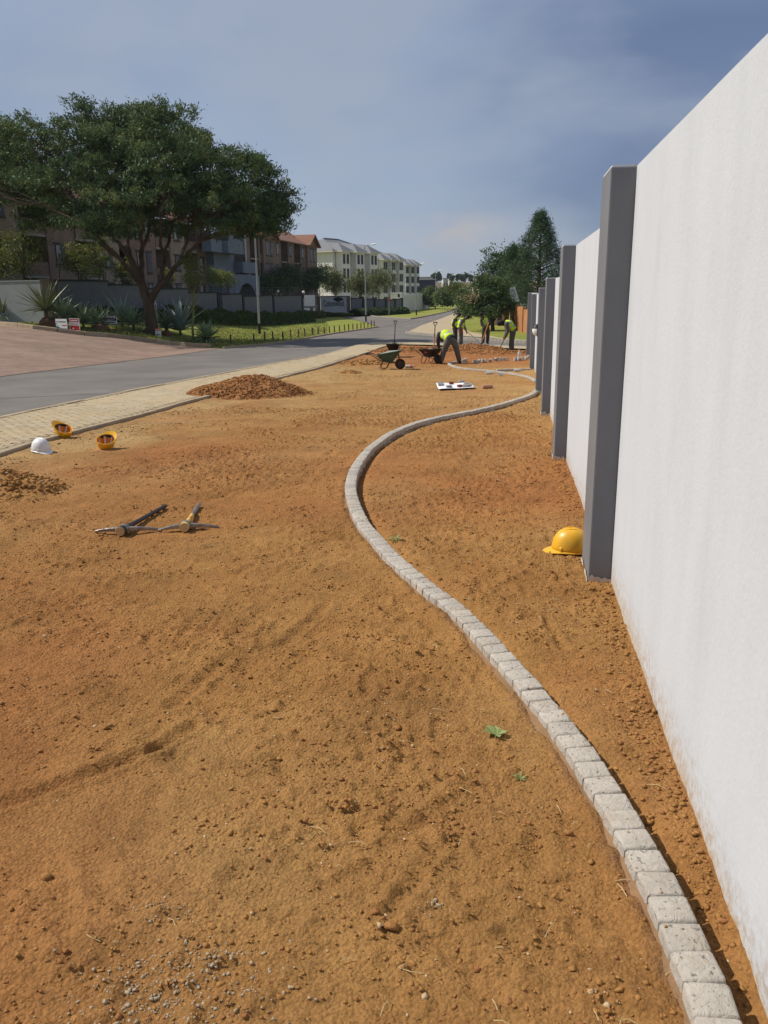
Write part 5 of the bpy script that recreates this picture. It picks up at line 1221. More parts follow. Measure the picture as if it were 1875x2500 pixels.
# ================================================================== THE BIG ACACIA
td = 49.0; tb = at(373, 790, td)
AL = [(330, 330, 125, 60, 0), (425, 370, 100, 70, -2), (210, 350, 125, 60, 1), (90, 350, 110, 66, -1), (-30, 370, 110, 70, 2), (-90, 450, 100, 80, -2), (320, 420, 135, 85, 2), (500, 410, 85, 70, -3), (585, 440, 100, 70, 0), (640, 485, 62, 55, 1), (545, 500, 85, 55, -3), (655, 515, 42, 40, 0), (150, 440, 130, 75, -3),
      (30, 460, 100, 70, 2), (240, 520, 95, 55, -4), (590, 540, 70, 38, 3), (400, 470, 110, 75, -4), (120, 520, 90, 40, 3), (250, 288, 70, 30, 2), (395, 284, 60, 30, 1), (480, 345, 55, 36, 1), (340, 530, 110, 45, 3), (440, 530, 70, 40, 2), (520, 500, 80, 50, 2), (60, 420, 120, 60, 4), (620, 555, 50, 24, -1), (180, 400, 130, 80, 3), (420, 420, 120, 80, 4)]
alob = plobes(AL, td, 1.15, 3)
t = thing('acacia_tree', 'large spreading dark acacia tree rising from the agave bed', 'tree', tuple(tb)); lob = [(l[0] - tb.x, l[1] - tb.y, l[2] - tb.z, *l[3:]) for l in alob]
rs = np.random.default_rng(77); sub = []
for l in lob:
    for _ in range(int(9 + 2.8 * l[3] * l[5])):
        d_ = rs.normal(0, 1, 3); d_ /= np.linalg.norm(d_); q_ = .35 + .6 * rs.random() ** .6; w_ = rs.uniform(.65, 1.25)
        sub.append((l[0] + d_[0] * l[3] * q_, l[1] + d_[1] * l[4] * q_, l[2] + d_[2] * l[5] * q_, w_, w_, w_ * rs.uniform(.32, .55)))
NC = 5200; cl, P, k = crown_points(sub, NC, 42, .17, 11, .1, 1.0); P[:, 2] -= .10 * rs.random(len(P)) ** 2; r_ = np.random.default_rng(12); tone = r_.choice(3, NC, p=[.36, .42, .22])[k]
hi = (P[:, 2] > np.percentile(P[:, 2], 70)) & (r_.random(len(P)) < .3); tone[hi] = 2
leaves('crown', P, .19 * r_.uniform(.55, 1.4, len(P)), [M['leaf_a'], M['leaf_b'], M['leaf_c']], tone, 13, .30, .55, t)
mb = MB(); zt = lambda px, py, dd=0: tuple(at(px, py, td + dd) - tb)
limb(mb, (0, 0, -.9), zt(362, 735), .40, .31, 1, 5, .02)
f1 = zt(345, 690); f2 = zt(388, 700, -.4)
limb(mb, zt(362, 737), f1, .31, .25, 2, 4, .03); limb(mb, zt(364, 738), f2, .25, .18, 3, 4, .03)
mains = [(f1, (318, 630, 0), .24, .17), (f1, (345, 615, 1), .21, .15), (f1, (300, 640, -2), .2, .13), (f2, (402, 640, 1), .18, .13), (f2, (440, 640, -1), .17, .12)]
ends = []
for i, (a, (px, py, dd), r0, r1) in enumerate(mains): pts = limb(mb, a, zt(px, py, dd), r0, r1, 10 + i, 6, .06); ends.append((pts[-1], r1))
br = [(0, (262, 560, 0)), (0, (300, 520, 2)), (1, (350, 500, -1)), (1, (378, 520, 2)), (2, (240, 590, -3)), (2, (190, 540, -4)), (3, (420, 540, 2)), (3, (392, 560, -2)), (4, (488, 590, -2)), (4, (470, 545, 1))]
e2 = []
for i, (j, (px, py, dd)) in enumerate(br): pts = limb(mb, ends[j][0], zt(px, py, dd), ends[j][1] * .85, .075, 30 + i, 7, .08); e2.append(pts[-1])
for i, l in enumerate(lob):
    c = Vector(l[:3]); s_ = min(e2, key=lambda q: (Vector(q) - c).length); pts = limb(mb, s_, c, .075, .03, 60 + i, 8, .10, .03)
    for j, q in enumerate([q for q in cl if (Vector(q) - c).length < max(l[3:6])][:16]): limb(mb, pts[2 + j % 6], q, .024, .008, 100 + i * 20 + j, 5, .1)
mb.build('trunk', M['bark'], t, True)

# ================================================================== ESTATE WALL WITH ELECTRIC FENCE
e0 = at(124, 760, 49.5); e1 = at(737, 745, 100.0); eu = Vector((e1.x - e0.x, e1.y - e0.y, 0)).normalized(); en = Vector((eu.y, -eu.x, 0))
def eline(px):
    a = ray(px, 730)[0]; t_ = (a * e0.y - e0.x) / (eu.x - a * eu.y); return t_
def epos(t_): return Vector((e0.x + eu.x * t_, e0.y + eu.y * t_, 0))
ew = thing('estate_wall', 'stepped grey estate wall with dark coping behind the agaves and hedge', 'wall', (e0.x, e0.y, 0), math.atan2(eu.y, eu.x))
SEG = [(140, 263, 682), (263, 352, 693), (352, 458, 703), (458, 531, 713), (540, 590, 717), (590, 664, 722), (664, 734, 721)]
tops = []
for (a, b, py) in SEG:
    t0, t1 = eline(a), eline(b); z = at(a, py, epos(t0).y).z; tops.append((t0, t1, z)); zb = min(gz(*epos(t0)[:2]), gz(*epos(t1)[:2])) - 1
    mb = MB(); mb.bx(t0 + .003, t1 - .003, -.11, .11, zb, z - .10); o = mb.build('wall_panel', M['estate_grey'], ew)
    mb = MB(); mb.bx(t0 - .02, t1 + .02, -.17, .17, z - .10, z); mb.build('coping', M['dark_plaster'], ew)
for px in (529, 590, 664, 735):
    t0 = eline(px); q = epos(t0); z = at(px, 716 if px < 600 else 720, q.y).z; mb = MB(); mb.bx(t0 - .2, t0 + .2, -.2, .2, gz(q.x, q.y) - 1, z + .02); mb.build('pier', M['dark_plaster'], ew)
rods = [(183, 180), (292, 290), (108, 96)]
for i, px in enumerate((150, 196, 262, 330, 400, 455, 500, 540, 556, 572, 590, 606, 622, 640, 655, 670, 684, 700, 716, 730)):
    t0 = eline(px); zz = [z for (a, b, z) in tops if a - .3 <= t0 <= b + .3]
    if not zz: continue
    z = zz[0]; mb = MB(); mb.tube([(t0, 0, z - .02), (t0 + .12, -.1, z + .75 if px > 300 else z + 1.0)], .022, 6); mb.build('fence_rod', M['black_metal'], ew)
mb = MB()
for k in range(5):
    for (a, b, z) in tops: mb.tube([(a, -.02 * k, z + .12 + .16 * k), (b, -.02 * k, z + .12 + .16 * k)], .004, 4)
mb.build('fence_wire', M['galv'], ew)
pr = thing('brick_pier', 'dark brick pier where the grey estate walls meet', 'pier', (e0.x, e0.y, 0), math.atan2(eu.y, eu.x)); zt_ = at(124, 684, e0.y).z
mb = MB(); mb.bx(-.28, .28, -.28, .28, gz(e0.x, e0.y) - .5, zt_); mb.build('brick_shaft', M['pier_brick'], pr); mb = MB(); mb.bx(-.31, .31, -.31, .31, zt_ + .002, zt_ + .07); mb.build('cap', M['pier_brick'], pr)
# lit wall going off to the left
l1 = at(-130, 760, 52.8); lw = thing('side_wall', 'sunlit pale grey wall running off the left frame edge', 'wall', (e0.x, e0.y, 0), math.atan2(l1.y - e0.y, l1.x - e0.x)); ll = math.hypot(l1.x - e0.x, l1.y - e0.y)
mb = MB(); mb.bx(.3, ll, -.11, .11, -1, zt_ - .05); mb.build('wall_panel', M['grey_plaster'], lw); mb = MB(); mb.bx(.29, ll, -.14, .14, zt_ - .048, zt_ + .02); mb.build('coping', M['grey_plaster'], lw)
for k in range(3):
    mb = MB(); mb.tube([(1.2 + 2.7 * k, 0, zt_), (1.35 + 2.7 * k, .1, zt_ + 1.0)], .025, 6); mb.build('fence_rod', M['black_metal'], lw)

# ================================================================== BROWN BRICK APARTMENTS
B0 = Vector((-19.6, 82, 0)); bu = Vector((.168, .986, 0)).normalized()
def bline(px): a = ray(px, 650)[0]; return (a * B0.y - B0.x) / (bu.x - a * bu.y)
ap = thing('brick_apartments', 'three storey brown brick apartment block behind the estate wall', 'building', tuple(B0), math.atan2(bu.y, bu.x))
FL = [-2.9, .1, 2.75, 5.5, 8.15]
def window(parent, x, z, w, h, y=0.0, curtain=False):
    f = MB(); f.bx(x - w / 2, x + w / 2, y - .05, y + .02, z, z + h); wn_ = f.build('window', M['dark_frame'], parent)
    n = 2 if w > .8 else 1
    for k in range(n):
        a = x - w / 2 + .06 + k * (w - .06) / n; b = x - w / 2 + (k + 1) * (w - .06) / n; p_ = MB(); p_.bx(a, b, y - .056, y - .051, z + .06, z + h - .06); p_.build('pane', M['curtain'] if curtain and k == 0 else M['glass'], wn_)
    s_ = MB(); s_.bx(x - w / 2 - .08, x + w / 2 + .08, y - .11, y - .002, z - .09, z - .004); s_.build('sill', M['dark_frame'], wn_)
    l_ = MB(); l_.bx(x - w / 2 - .25, x + w / 2 + .25, y - .03, y - .001, z + h + .002, z + h + .16); l_.build('lintel', M['dark_frame'], wn_)
s_end = bline(771); s_blue0, s_blue1 = bline(505), bline(588)
bays = []; s = -28.6; kinds = ['W', 'B']; i = 0
while s < s_blue0 - .5:
    w = 3.9 if kinds[i % 2] == 'W' else 3.0
    w = min(w, s_blue0 - s); bays.append((s, s + w, kinds[i % 2], 0)); s += w; i += 1
s = s_blue1; i = 0
while s < s_end - .3:
    w = 3.6 if kinds[i % 2] == 'W' else 3.0
    w = min(w, s_end - s); bays.append((s, s + w, kinds[i % 2], 1)); s += w; i += 1
rb = random.Random(5)
for n_, (a, b, kd, sec) in enumerate(bays):
    y0 = 0 if kd == 'W' else 1.6
    mb = MB(); mb.bx(a, b, y0, 9.5, -3.5, FL[4]); mb.build('wall_bay', M['tan_brick'] if (n_ % 4 == 0 and kd == 'W') else M['brown_brick'], ap)
    for f in range(1, 4):
        z = FL[f]; m_ = (a + b) / 2
        if kd == 'W':
            if b - a > 2.5: window(ap, m_ - .1 + rb.uniform(-.2, .2), z + .85, 1.25 if n_ % 3 else .8, 1.35, 0, rb.random() < .5)
            if b - a > 3.4 and f == 2 and n_ % 3 == 0: window(ap, a + .55, z + .9, .5, 1.2, 0)
        else:
            mb = MB(); mb.bx(a - .05, b + .05, -.12, 1.6, z - .14, z + .02); bal = mb.build('balcony', M['concrete'], ap)
            if sec == 0:
                mb = MB(); mb.bx(a + .02, b - .02, -.1, 0, z + .022, z + .95); mb.build('parapet', M['brown_brick'], bal)
            else:
                mb = MB(); mb.tube([(a, -.05, z + .95), (b, -.05, z + .95)], .03, 5)
                for q in np.arange(a + .1, b, .22): mb.tube([(q, -.05, z + .02), (q, -.05, z + .95)], .014, 4)
                mb.build('railing', M['dark_frame'], bal)
            window(ap, m_, z + .05, 1.7, 2.05, 1.6, rb.random() < .6)
    if kd == 'W':
        mb = MB(); mb.bx(a - .16, a + .16, -.18, -.002, -3.5, FL[4] - .02); mb.build('pilaster', M['brown_brick'], ap)
def gable(a, b, y0, y1, z, h, m, name='roof', over=.55):
    mb = MB(); ym = (y0 + y1) / 2; mb.extr([(y0 - over, z - .12), (y0 - over, z + .04), (ym, z + h + .16), (y1 + over, z + .04), (y1 + over, z - .12), (ym, z + h)], 'x', a, b); return mb.build(name, m, ap)
for a, b, h in ((-29, s_blue0 - 7, 2.6), (s_blue0 - 7, s_blue0, 2.2), (s_blue1, s_blue1 + 11, 2.3), (s_blue1 + 11, s_end + .25, 2.4)):
    r0 = gable(a, b - .02, 0, 9.5, FL[4] + .02, h, M['roof_tile'])
    mb = MB(); mb.tube([(a, 4.75, FL[4] + h + .2), (b, 4.75, FL[4] + h + .2)], .11, 6); mb.build('ridge', M['roof_tile'], r0)
# gable wall ends
for sx_ in (-28.6, s_end):
    mb = MB(); mb.extr([(0, FL[4]), (9.5, FL[4]), (4.75, FL[4] + 2.3)], 'x', sx_ - .02 - (.2 if sx_ > 0 else 0), sx_ + .18 - (.2 if sx_ > 0 else 0)); mb.build('gable_wall', M['brown_brick'], ap)
# street facing gables over bays near the far end
for a, b in ((s_end - 6.2, s_end - .2), (s_blue1 + 8, s_blue1 + 13), (s_blue0 - 18, s_blue0 - 13)):
    mb = MB(); m_ = (a + b) / 2; z = FL[4]; mb.extr([(a - .4, z - .1), (a - .4, z + .06), (m_, z + 1.75), (b + .4, z + .06), (b + .4, z - .1), (m_, z + 1.58)], 'y', -.9, 4.6); mb.build('roof', M['roof_tile'], ap)
    mb = MB(); mb.extr([(a, z - .02), (b, z - .02), (m_, z + 1.5)], 'y', -.3, .1); mb.build('gable_wall', M['brown_brick'], ap)
    mb = MB(); mb.bx(a, b, -.3, -.003, -3.5, z - .02); mb.build('wall_bay', M['brown_brick'], ap)
    for f in range(1, 4): window(ap, m_ - .9, FL[f] + .5, .9, 1.7, -.3, True); window(ap, m_ + 1.0, FL[f] + .5, .9, 1.7, -.3, rb.random() < .4)
# slate blue stair block
sb = thing('stair_block', 'slate blue rendered stair block between the brown brick apartments', 'building', tuple(B0), math.atan2(bu.y, bu.x)); a, b = s_blue0 + .02, s_blue1 - .02; m_ = (a + b) / 2
mb = MB(); mb.extr([(a, .9), (a, 7.4), (a + 1.0, 8.0), (m_ - 1.2, 9.3), (m_ + 1.2, 9.3), (b - .6, 8.3), (b, 7.2), (b, .9)], 'y', -.8, 8.5); mb.build('wall', M['slate_blue'], sb)
mb = MB(); n = 12; w2 = (b - a) * .30; arch = [(m_ + .8 + w2 * math.cos(t_), .3 + 2.2 * math.sin(t_)) for t_ in np.linspace(0, PI, n)]
mb.extr([(a, -3), (a, 3.4), (b, 3.4), (b, -3), (m_ + .8 + w2, -3)] + arch + [(m_ + .8 - w2, -3)], 'y', -2.2, -.82); mb.build('porch', M['slate_blue'], sb)
mb = MB(); mb.bx(m_ + .8 - w2, m_ + .8 + w2, -.815, -.806, -3, 2.6); mb.build('archway', M['shadow_room'], sb)
for x0, x1, z, p_ in ((a + .4, m_ - .3, 5.5, 1.5), (m_ + .6, b - .3, 3.6, 1.1), (a - 3.2, a - .1, 5.5, 1.0)):
    mb = MB(); mb.bx(x0, x1, -.8 - p_, -.81, z, z + 1.2); mb.build('balcony', M['slate_blue'], sb); mb = MB(); mb.bx(x0 + .3, x1 - .3, -.818, -.806, z + 1.25, z + 2.1); mb.build('opening', M['shadow_room'], sb)
for x in (b - .5, b - .8): mb = MB(); mb.tube([(x, -.9, 3.4), (x, -.9, 8.0)], .06, 8); mb.build('drain_pipe', M['gutter'], sb)

# ================================================================== CREAM APARTMENTS
def cream_block(label, pxa, da, pxb, db, eave, ns, wst):
    a = at(pxa, 650, da); b = at(pxb, 650, db); u = Vector((b.x - a.x, b.y - a.y, 0)); L_ = u.length; t = thing('cream_apartments', label, 'building', (a.x, a.y, 0), math.atan2(u.y, u.x), 'cream apartment blocks')
    D = 11.0; z0 = -3.5
    mb = MB(); mb.bx(0, L_, 0, D, z0, eave); mb.build('wall', M['cream'], t)
    for f in range(1, ns + 1):
        z = eave - 2.62 * f; mb = MB(); mb.bx(-.12, L_ + .12, -.12, D, z - .12, z + .12); mb.build('string_course', M['cream_trim'], t)
    nb = 3; bw = L_ / 5.2
    for k in range(nb):
        x = L_ * (.16 + .34 * k); w = bw
        mb = MB(); mb.bx(x - w / 2, x + w / 2, -1.5, -.13, z0, eave - .01); bay = mb.build('bay', M['cream'], t)
        for f in range(1, ns + 1): mb = MB(); mb.bx(x - w / 2 - .08, x + w / 2 + .08, -1.6, -.135, eave - 2.62 * f - .12, eave - 2.62 * f + .12); mb.build('string_course', M['cream_trim'], bay)
        mb = MB(); e = .5; mb.add([(x - w / 2 - e, -1.5 - e, eave + .3), (x + w / 2 + e, -1.5 - e, eave + .3), (x + w / 2 + e, 3, eave + .32), (x - w / 2 - e, 3, eave + .32), (x, .2, eave + 1.75), (x, 3.4, eave + 2.0)], [(0, 1, 4), (1, 2, 5, 4), (2, 3, 5), (3, 0, 4, 5)]); mb.build('bay_roof', M['roof_grey'], bay)
        mb = MB(); mb.bx(x - w / 2 - e, x + w / 2 + e, -1.5 - e, -.6, eave, eave + .29); mb.build('fascia', M['gutter'], bay)
        for f in range(ns):
            zz = eave - 2.62 * f - 2.1
            for dx in (-w * .22, w * .22):
                mb = MB(); mb.bx(x + dx - .36, x + dx + .36, -1.56, -1.50, zz, zz + 1.75); wn_ = mb.build('window', M['dark_frame'], bay); mb = MB(); mb.bx(x + dx - .31, x + dx + .31, -1.57, -1.562, zz + .06, zz + 1.69); mb.build('pane', M['glass'], wn_)
            if k < nb - 1:
                xx_ = x + L_ * .17; mb = MB(); mb.bx(xx_ - .30, xx_ + .30, -.06, 0, zz + .3, zz + 1.7); wn_ = mb.build('window', M['dark_frame'], t); mb = MB(); mb.bx(xx_ - .24, xx_ + .24, -.068, -.061, zz + .36, zz + 1.64); mb.build('pane', M['glass'], wn_)
    e = .6; h = 2.5; mb = MB(); mb.add([(-e, -e, eave + .3), (L_ + e, -e, eave + .3), (L_ + e, D + e, eave + .3), (-e, D + e, eave + .3), (D * .42, D / 2, eave + .3 + h), (L_ - D * .42, D / 2, eave + .3 + h)], [(0, 1, 5, 4), (1, 2, 5), (2, 3, 4, 5), (3, 0, 4), (3, 2, 1, 0)]); rf = mb.build('roof', M['roof_grey'], t)
    for i, (p_, q_) in enumerate((((-e, -e, eave + .32), (D * .42, D / 2, eave + .36 + h)), ((L_ + e, -e, eave + .32), (L_ - D * .42, D / 2, eave + .36 + h)), ((D * .42, D / 2, eave + .36 + h), (L_ - D * .42, D / 2, eave + .36 + h)))): mb = MB(); mb.tube([p_, q_], .14, 6); mb.build('ridge', M['roof_grey'], rf)
    mb = MB(); mb.bx(-e - .02, L_ + e + .02, -e - .05, -.125, eave, eave + .28); mb.bx(-e - .02, -.125, -.12, D + e, eave, eave + .28); mb.build('fascia', M['gutter'], t)
    return t
cream_block('nearest cream apartment block with grey hipped roof', 812, 163, 913, 175, 8.6, 4, 0)
cream_block('middle cream apartment block with grey hipped roof', 918, 200, 975, 209, 8.3, 4, 0)
cream_block('farthest cream apartment block beside the first bare street lamp', 977, 240, 1015, 247, 8.2, 4, 0)

# ================================================================== PLANTING LEFT OF THE ROAD
def blade_mesh(name, L_, w, m, bend=.25, fold=.35):
    mb = MB(); vs = []; n = 5
    for i in range(n + 1):
        s_ = i / n; ww = w * (1.0 if s_ < .01 else (1.15 - .25 * s_ if s_ < .5 else 1.02 * (1 - s_) / .5 + .001)) * .5; x = L_ * (s_ - .12 * bend * s_ * s_); z = -bend * L_ * s_ * s_ * .5
        vs += [(x, -ww, z + ww * fold), (x, 0, z), (x, ww, z + ww * fold)]
    mb.add(vs, [(i * 3 + k, i * 3 + k + 1, i * 3 + k + 4, i * 3 + k + 3) for i in range(n) for k in (0, 1)]); me = mb.mesh(name, M[m], True); return me
AG = {'agave': [blade_mesh('leaf', .75, .085, 'agave', .15), blade_mesh('leaf', .62, .08, 'agave', .35)], 'blue': [blade_mesh('leaf', 1.15, .17, 'agave_blue', .18), blade_mesh('leaf', .9, .16, 'agave_blue', .5)], 'yucca': [blade_mesh('leaf', .95, .06, 'yucca', .1), blade_mesh('leaf', .8, .06, 'yucca', .35)]}
def rosette(label, px, py, kind, n, s_, stem=0.0, seed=0, low=-.1):
    p = gp(px, py); t = thing('agave', label, 'agave', tuple(p), 0, 'agaves in the bed under the acacia'); r_ = random.Random(seed + px)
    n = int(n * 1.6)
    for k in range(n):
        f = k / n; el = 1.45 - (1.45 - low) * f ** .8 + r_.uniform(-.12, .12); az = k * 2.39996 + r_.uniform(-.2, .2); sc = 1.6 * s_ * r_.uniform(.85, 1.12) * (1 if f > .15 else .9)
        o = bpy.data.objects.new('leaf', AG[kind][0 if f < .6 else 1]); o.location = (.03 * math.cos(az), .03 * math.sin(az), stem + .05); o.rotation_euler = (r_.uniform(-.2, .2), -el, az); o.scale = (sc, sc, sc); link(o, t)
    if stem > .05: mb = MB(); mb.tube([(0, 0, 0), (.03, 0, stem * .5), (0, 0, stem + .1)], [.10, .08, .07], 8); mb.build('stem', M['pale_bark'], t, True)
rosette('big spiky yucca against the brick pier', 116, 797, 'yucca', 40, 1.25, .75, 1)
rosette('agave just right of the brick pier yucca', 157, 800, 'agave', 28, 1.15, .5, 2)
rosette('agave behind the red and white board', 203, 802, 'agave', 28, 1.1, .3, 3)
rosette('agave between the red board and the black for sale board', 236, 802, 'agave', 26, 1.0, .2, 4)
rosette('agave directly left of the for sale board', 254, 800, 'agave', 24, 1.05, .2, 5)
rosette('tall blue grey agave right of the for sale board', 298, 797, 'blue', 12, 1.05, .25, 6, .5)
rosette('round agave left of the acacia trunk', 326, 806, 'agave', 32, 1.1, .3, 7)
rosette('small agave at the foot of the acacia trunk', 366, 800, 'yucca', 16, .6, .05, 8)
rosette('agave right of the notice pole', 405, 812, 'agave', 30, 1.1, .25, 9)
rosette('large blue agave with upright leaves right of the trunk', 440, 818, 'blue', 18, 1.25, .2, 10, .2)
rosette('dark green agave nearest the road', 506, 838, 'agave', 42, 1.0, .2, 11, -.2)
rosette('small drooping agave left of the trunk boulder', 345, 815, 'yucca', 18, .55, .05, 12, -.3)
rosette('tufted agave at the far left by the sunlit wall', 8, 785, 'yucca', 34, 1.2, .3, 13)
def boulder(label, px, py, w, h, seed):
    p = gp(px, py); b = bmesh.new(); bmesh.ops.create_icosphere(b, subdivisions=3, radius=1); V = np.array([v.co[:] for v in b.verts])
    d = 1 + .35 * fbm(V[:, 0] * 1.3 + V[:, 2] * .7, V[:, 1] * 1.3 - V[:, 2] * .6, 1.2, 4, seed)
    for v, k in zip(b.verts, d): v.co = Vector((v.co.x * w * k, v.co.y * w * .7 * k, v.co.z * h * k))
    me = bpy.data.meshes.new('boulder'); b.to_mesh(me); b.free(); me.materials.append(M['boulder']); me.polygons.foreach_set('use_smooth', [True] * len(me.polygons)); tag(obj('boulder', me, None, p + Vector((0, 0, h * .3))), label, 'boulder', 'boulders in the agave bed')
boulder('red brown boulder beside the white and blue board', 118, 797, .5, .38, 3); boulder('flat boulder under the for sale board', 245, 806, .52, .26, 4); boulder('red brown boulder left of the small notice board', 370, 815, .55, .30, 5); boulder('small boulder right of the small notice board', 405, 818, .35, .2, 6)

# boards
def board(label, px, py, wpx, hpx, d=None, rz=-.5, legs=2, lift=.0):
    p = gp(px, py); k = p.y / F; w, h = wpx * k * 1.15, hpx * k; t = thing('sign_board', label, 'sign', tuple(p), rz, 'estate agent boards by the agave bed')
    mb = MB(); mb.bx(-w / 2, w / 2, -.012, .012, lift, lift + h); pn = mb.build('panel', M['sign_white'], t)
    for s_ in ((-1, 1) if legs == 2 else ()): mb = MB(); mb.tube([(s_ * w * .4, .03, -.5), (s_ * w * .4, .03, lift + h * .9)], .014, 6); mb.build('leg', M['rust'], t)
    return t, pn, w, h
def patch(parent, x0, x1, z0, z1, m, name='print_band', y=-.0145): mb = MB(); mb.add([(x0, y, z0), (x1, y, z0), (x1, y, z1), (x0, y, z1)], [(0, 1, 2, 3)]); return mb.build(name, m, parent)
def flat(parent, s_, m, x, z, w, h, bold=.01, y=-.016): return text('lettering', s_, m, parent, (x, y, z), (PI / 2, 0, 0), w, h, .001, bold)
t, pn, w, h = board('white real estate board with red and blue band left of the red one', 152, 808, 33, 28)
patch(pn, -w / 2, w / 2, 0, h * .14, M['sign_blue']); mb = MB(); mb.add([(-w / 2, -.0146, h * .14), (w / 2, -.0146, h * .14), (w / 2, -.0146, h * .20), (-w * .1, -.0146, h * .24), (-w / 2, -.0146, h * .40)], [(0, 1, 2, 3, 4)]); mb.build('print_band', M['sign_blue'], pn)
patch(pn, w * .05, w * .45, h * .42, h * .50, M['red'], y=-.015); patch(pn, -w * .22, w * .42, h * .72, h * .80, M['sign_dark'], y=-.015)
mb = MB(); mb.X = Matrix.Translation((-w * .36, -.016, h * .75)) @ Matrix.Rotation(PI / 2, 4, 'X'); mb.lathe([(.035, 0), (.055, 0)], 12); mb.build('logo_ring', M['sign_dark'], pn)
t, pn, w, h = board('red and white estate board leaning near the kerb', 184, 811, 26, 32, rz=-.38)
patch(pn, -w * .45, w * .45, h * .72, h * .96, M['red']); patch(pn, -w * .45, w * .45, h * .04, h * .48, M['red']); flat(pn, 'FOR SALE', M['red'], 0, h * .60, w * .7, h * .09)
patch(pn, -w * .34, w * .34, h * .80, h * .87, M['sign_white'], y=-.016); patch(pn, -w * .36, w * .38, h * .09, h * .14, M['sign_white'], y=-.016); patch(pn, -w * .25, -w * .05, h * .22, h * .32, M['sign_white'], y=-.016)
t, pn, w, h = board('black for sale board with a white strip among the agaves', 273, 806, 33, 22); t.location.z += .3
patch(pn, -w / 2, w / 2, h * .42, h, M['sign_black']); patch(pn, -w / 2, w / 2, 0, h * .05, M['sign_black']); flat(pn, 'FOR SALE', M['sign_white'], 0, h * .82, w * .86, h * .24, .03); patch(pn, -w * .38, w * .36, h * .5, h * .58, M['galv'], y=-.015); patch(pn, -w * .38, w * .38, h * .20, h * .28, M['sign_dark'], y=-.015)
t, pn, w, h = board('small white notice with a red header by the thin pole', 387, 823, 15.5, 21)
patch(pn, -w / 2, w / 2, h * .72, h, M['red']); patch(pn, -w * .38, w * .38, h * .81, h * .88, M['sign_white'], y=-.016); patch(pn, -w * .3, w * .05, h * .28, h * .36, M['sign_dark'], y=-.015); patch(pn, -w * .35, w * .0, h * .14, h * .22, M['sign_dark'], y=-.015); patch(pn, w * .1, w * .32, h * .24, h * .34, M['sign_dark'], y=-.015)
p = gp(386, 800); t = thing('notice_pole', 'thin grey pole with a narrow notice plate by the acacia trunk', 'pole', tuple(p)); k = p.y / F
mb = MB(); mb.tube([(0, 0, -.2), (-.08, 0, 89 * k)], .05, 8); mb.build('pole', M['galv'], t, True); mb = MB(); mb.box((-.03, -.06, 49 * k), (5.5 * k, .015, 16 * k)); pn = mb.build('plate', M['sign_white'], t); mb = MB(); mb.box((-.03, -.07, 49 * k), (2.2 * k, .004, 9 * k)); mb.build('plate_print', M['red'], pn)
# sapling
p = gp(470, 835); k = p.y / F; t = thing('sapling', 'young tree with a pale green stem beside the dark agave', 'tree', tuple(p)); mb = MB(); top = Vector((.25, 0, 118 * k)); limb(mb, (0, 0, -.1), top, .085, .04, 5, 7, .02)
for j in range(14): a = j * 2.4; limb(mb, top * (.55 + .03 * j), top * (.62 + .045 * j) + Vector((math.cos(a) * .5, math.sin(a) * .5, .5)), .02, .006, j, 4)
mb.build('trunk', M['young_stem'], t, True); _, P, k2 = crown_points([(.2, 0, 150 * k, 22 * k, 22 * k, 40 * k), (.0, .2, 185 * k, 16 * k, 16 * k, 30 * k)], 90, 16, .14, 5, .3); leaves('crown', P, np.full(len(P), .15), [M['bush_a'], M['bamboo_a']], (np.arange(len(P)) % 3 == 0).astype(int), 5, .3, .3, t)

# hedge along the estate wall and shrubs behind it
def hedge(label, A, B, w, h, n, seed, mats=('hedge_a', 'hedge_b'), size=.13, wave=.12, name='hedge'):
    A, B = Vector(A), Vector(B); t = thing(name, label, 'hedge', (A.x, A.y, gz(A.x, A.y))); r_ = np.random.default_rng(seed); d = B - A; L_ = math.hypot(d.x, d.y); nn = Vector((-d.y, d.x, 0)).normalized()
    s_ = r_.random(n); a = r_.uniform(-.25, PI + .25, n); q = .86 + .14 * r_.random(n); hh = h * (1 + wave * np.sin(s_ * L_ * 1.1 + seed) + wave * .6 * np.sin(s_ * L_ * 2.7)); off = np.cos(a) * w / 2 * q; z = np.sin(a) ** .6 if False else np.abs(np.sin(a)) ** .55 * np.sign(np.sin(a))
    x = A.x + d.x * s_ + nn.x * off; y = A.y + d.y * s_ + nn.y * off; P = np.stack([x - A.x, y - A.y, G(x, y) - gz(A.x, A.y) + np.maximum(.03, z * hh * q)], 1)
    leaves('foliage', P, size * r_.uniform(.6, 1.4, n), [M[m_] for m_ in mats], (r_.random(n) < .3).astype(int), seed, .5, 0, t)
    mb = MB(); m_ = 14; vs = []
    for i in range(m_ + 1):
        c = A + d * (i / m_); hh = h * .82
        for k in range(7): a = PI * k / 6; x, y = c.x + nn.x * math.cos(a) * w * .42, c.y + nn.y * math.cos(a) * w * .42; vs.append((x - A.x, y - A.y, gz(x, y) - gz(A.x, A.y) + math.sin(a) ** .5 * hh if math.sin(a) > 0 else gz(x, y) - gz(A.x, A.y)))
    mb.add(vs, [(i * 7 + k, i * 7 + k + 1, (i + 1) * 7 + k + 1, (i + 1) * 7 + k) for i in range(m_) for k in range(6)]); mb.build('inner_growth', M['hedge_a'], t, True); return t
ha, hb = epos(eline(375)) + en * 1.1, epos(eline(733)) + en * 1.2
hedge('long clipped dark green hedge along the estate wall', ha, hb, 1.3, 1.15, 26000, 3, size=.16)
hedge('low dark planting against the wall behind the agaves', epos(eline(150)) + en * 1.0, epos(eline(372)) + en * 1.0, 1.2, .75, 7000, 4, ('leaf_a', 'hedge_a'), .16)
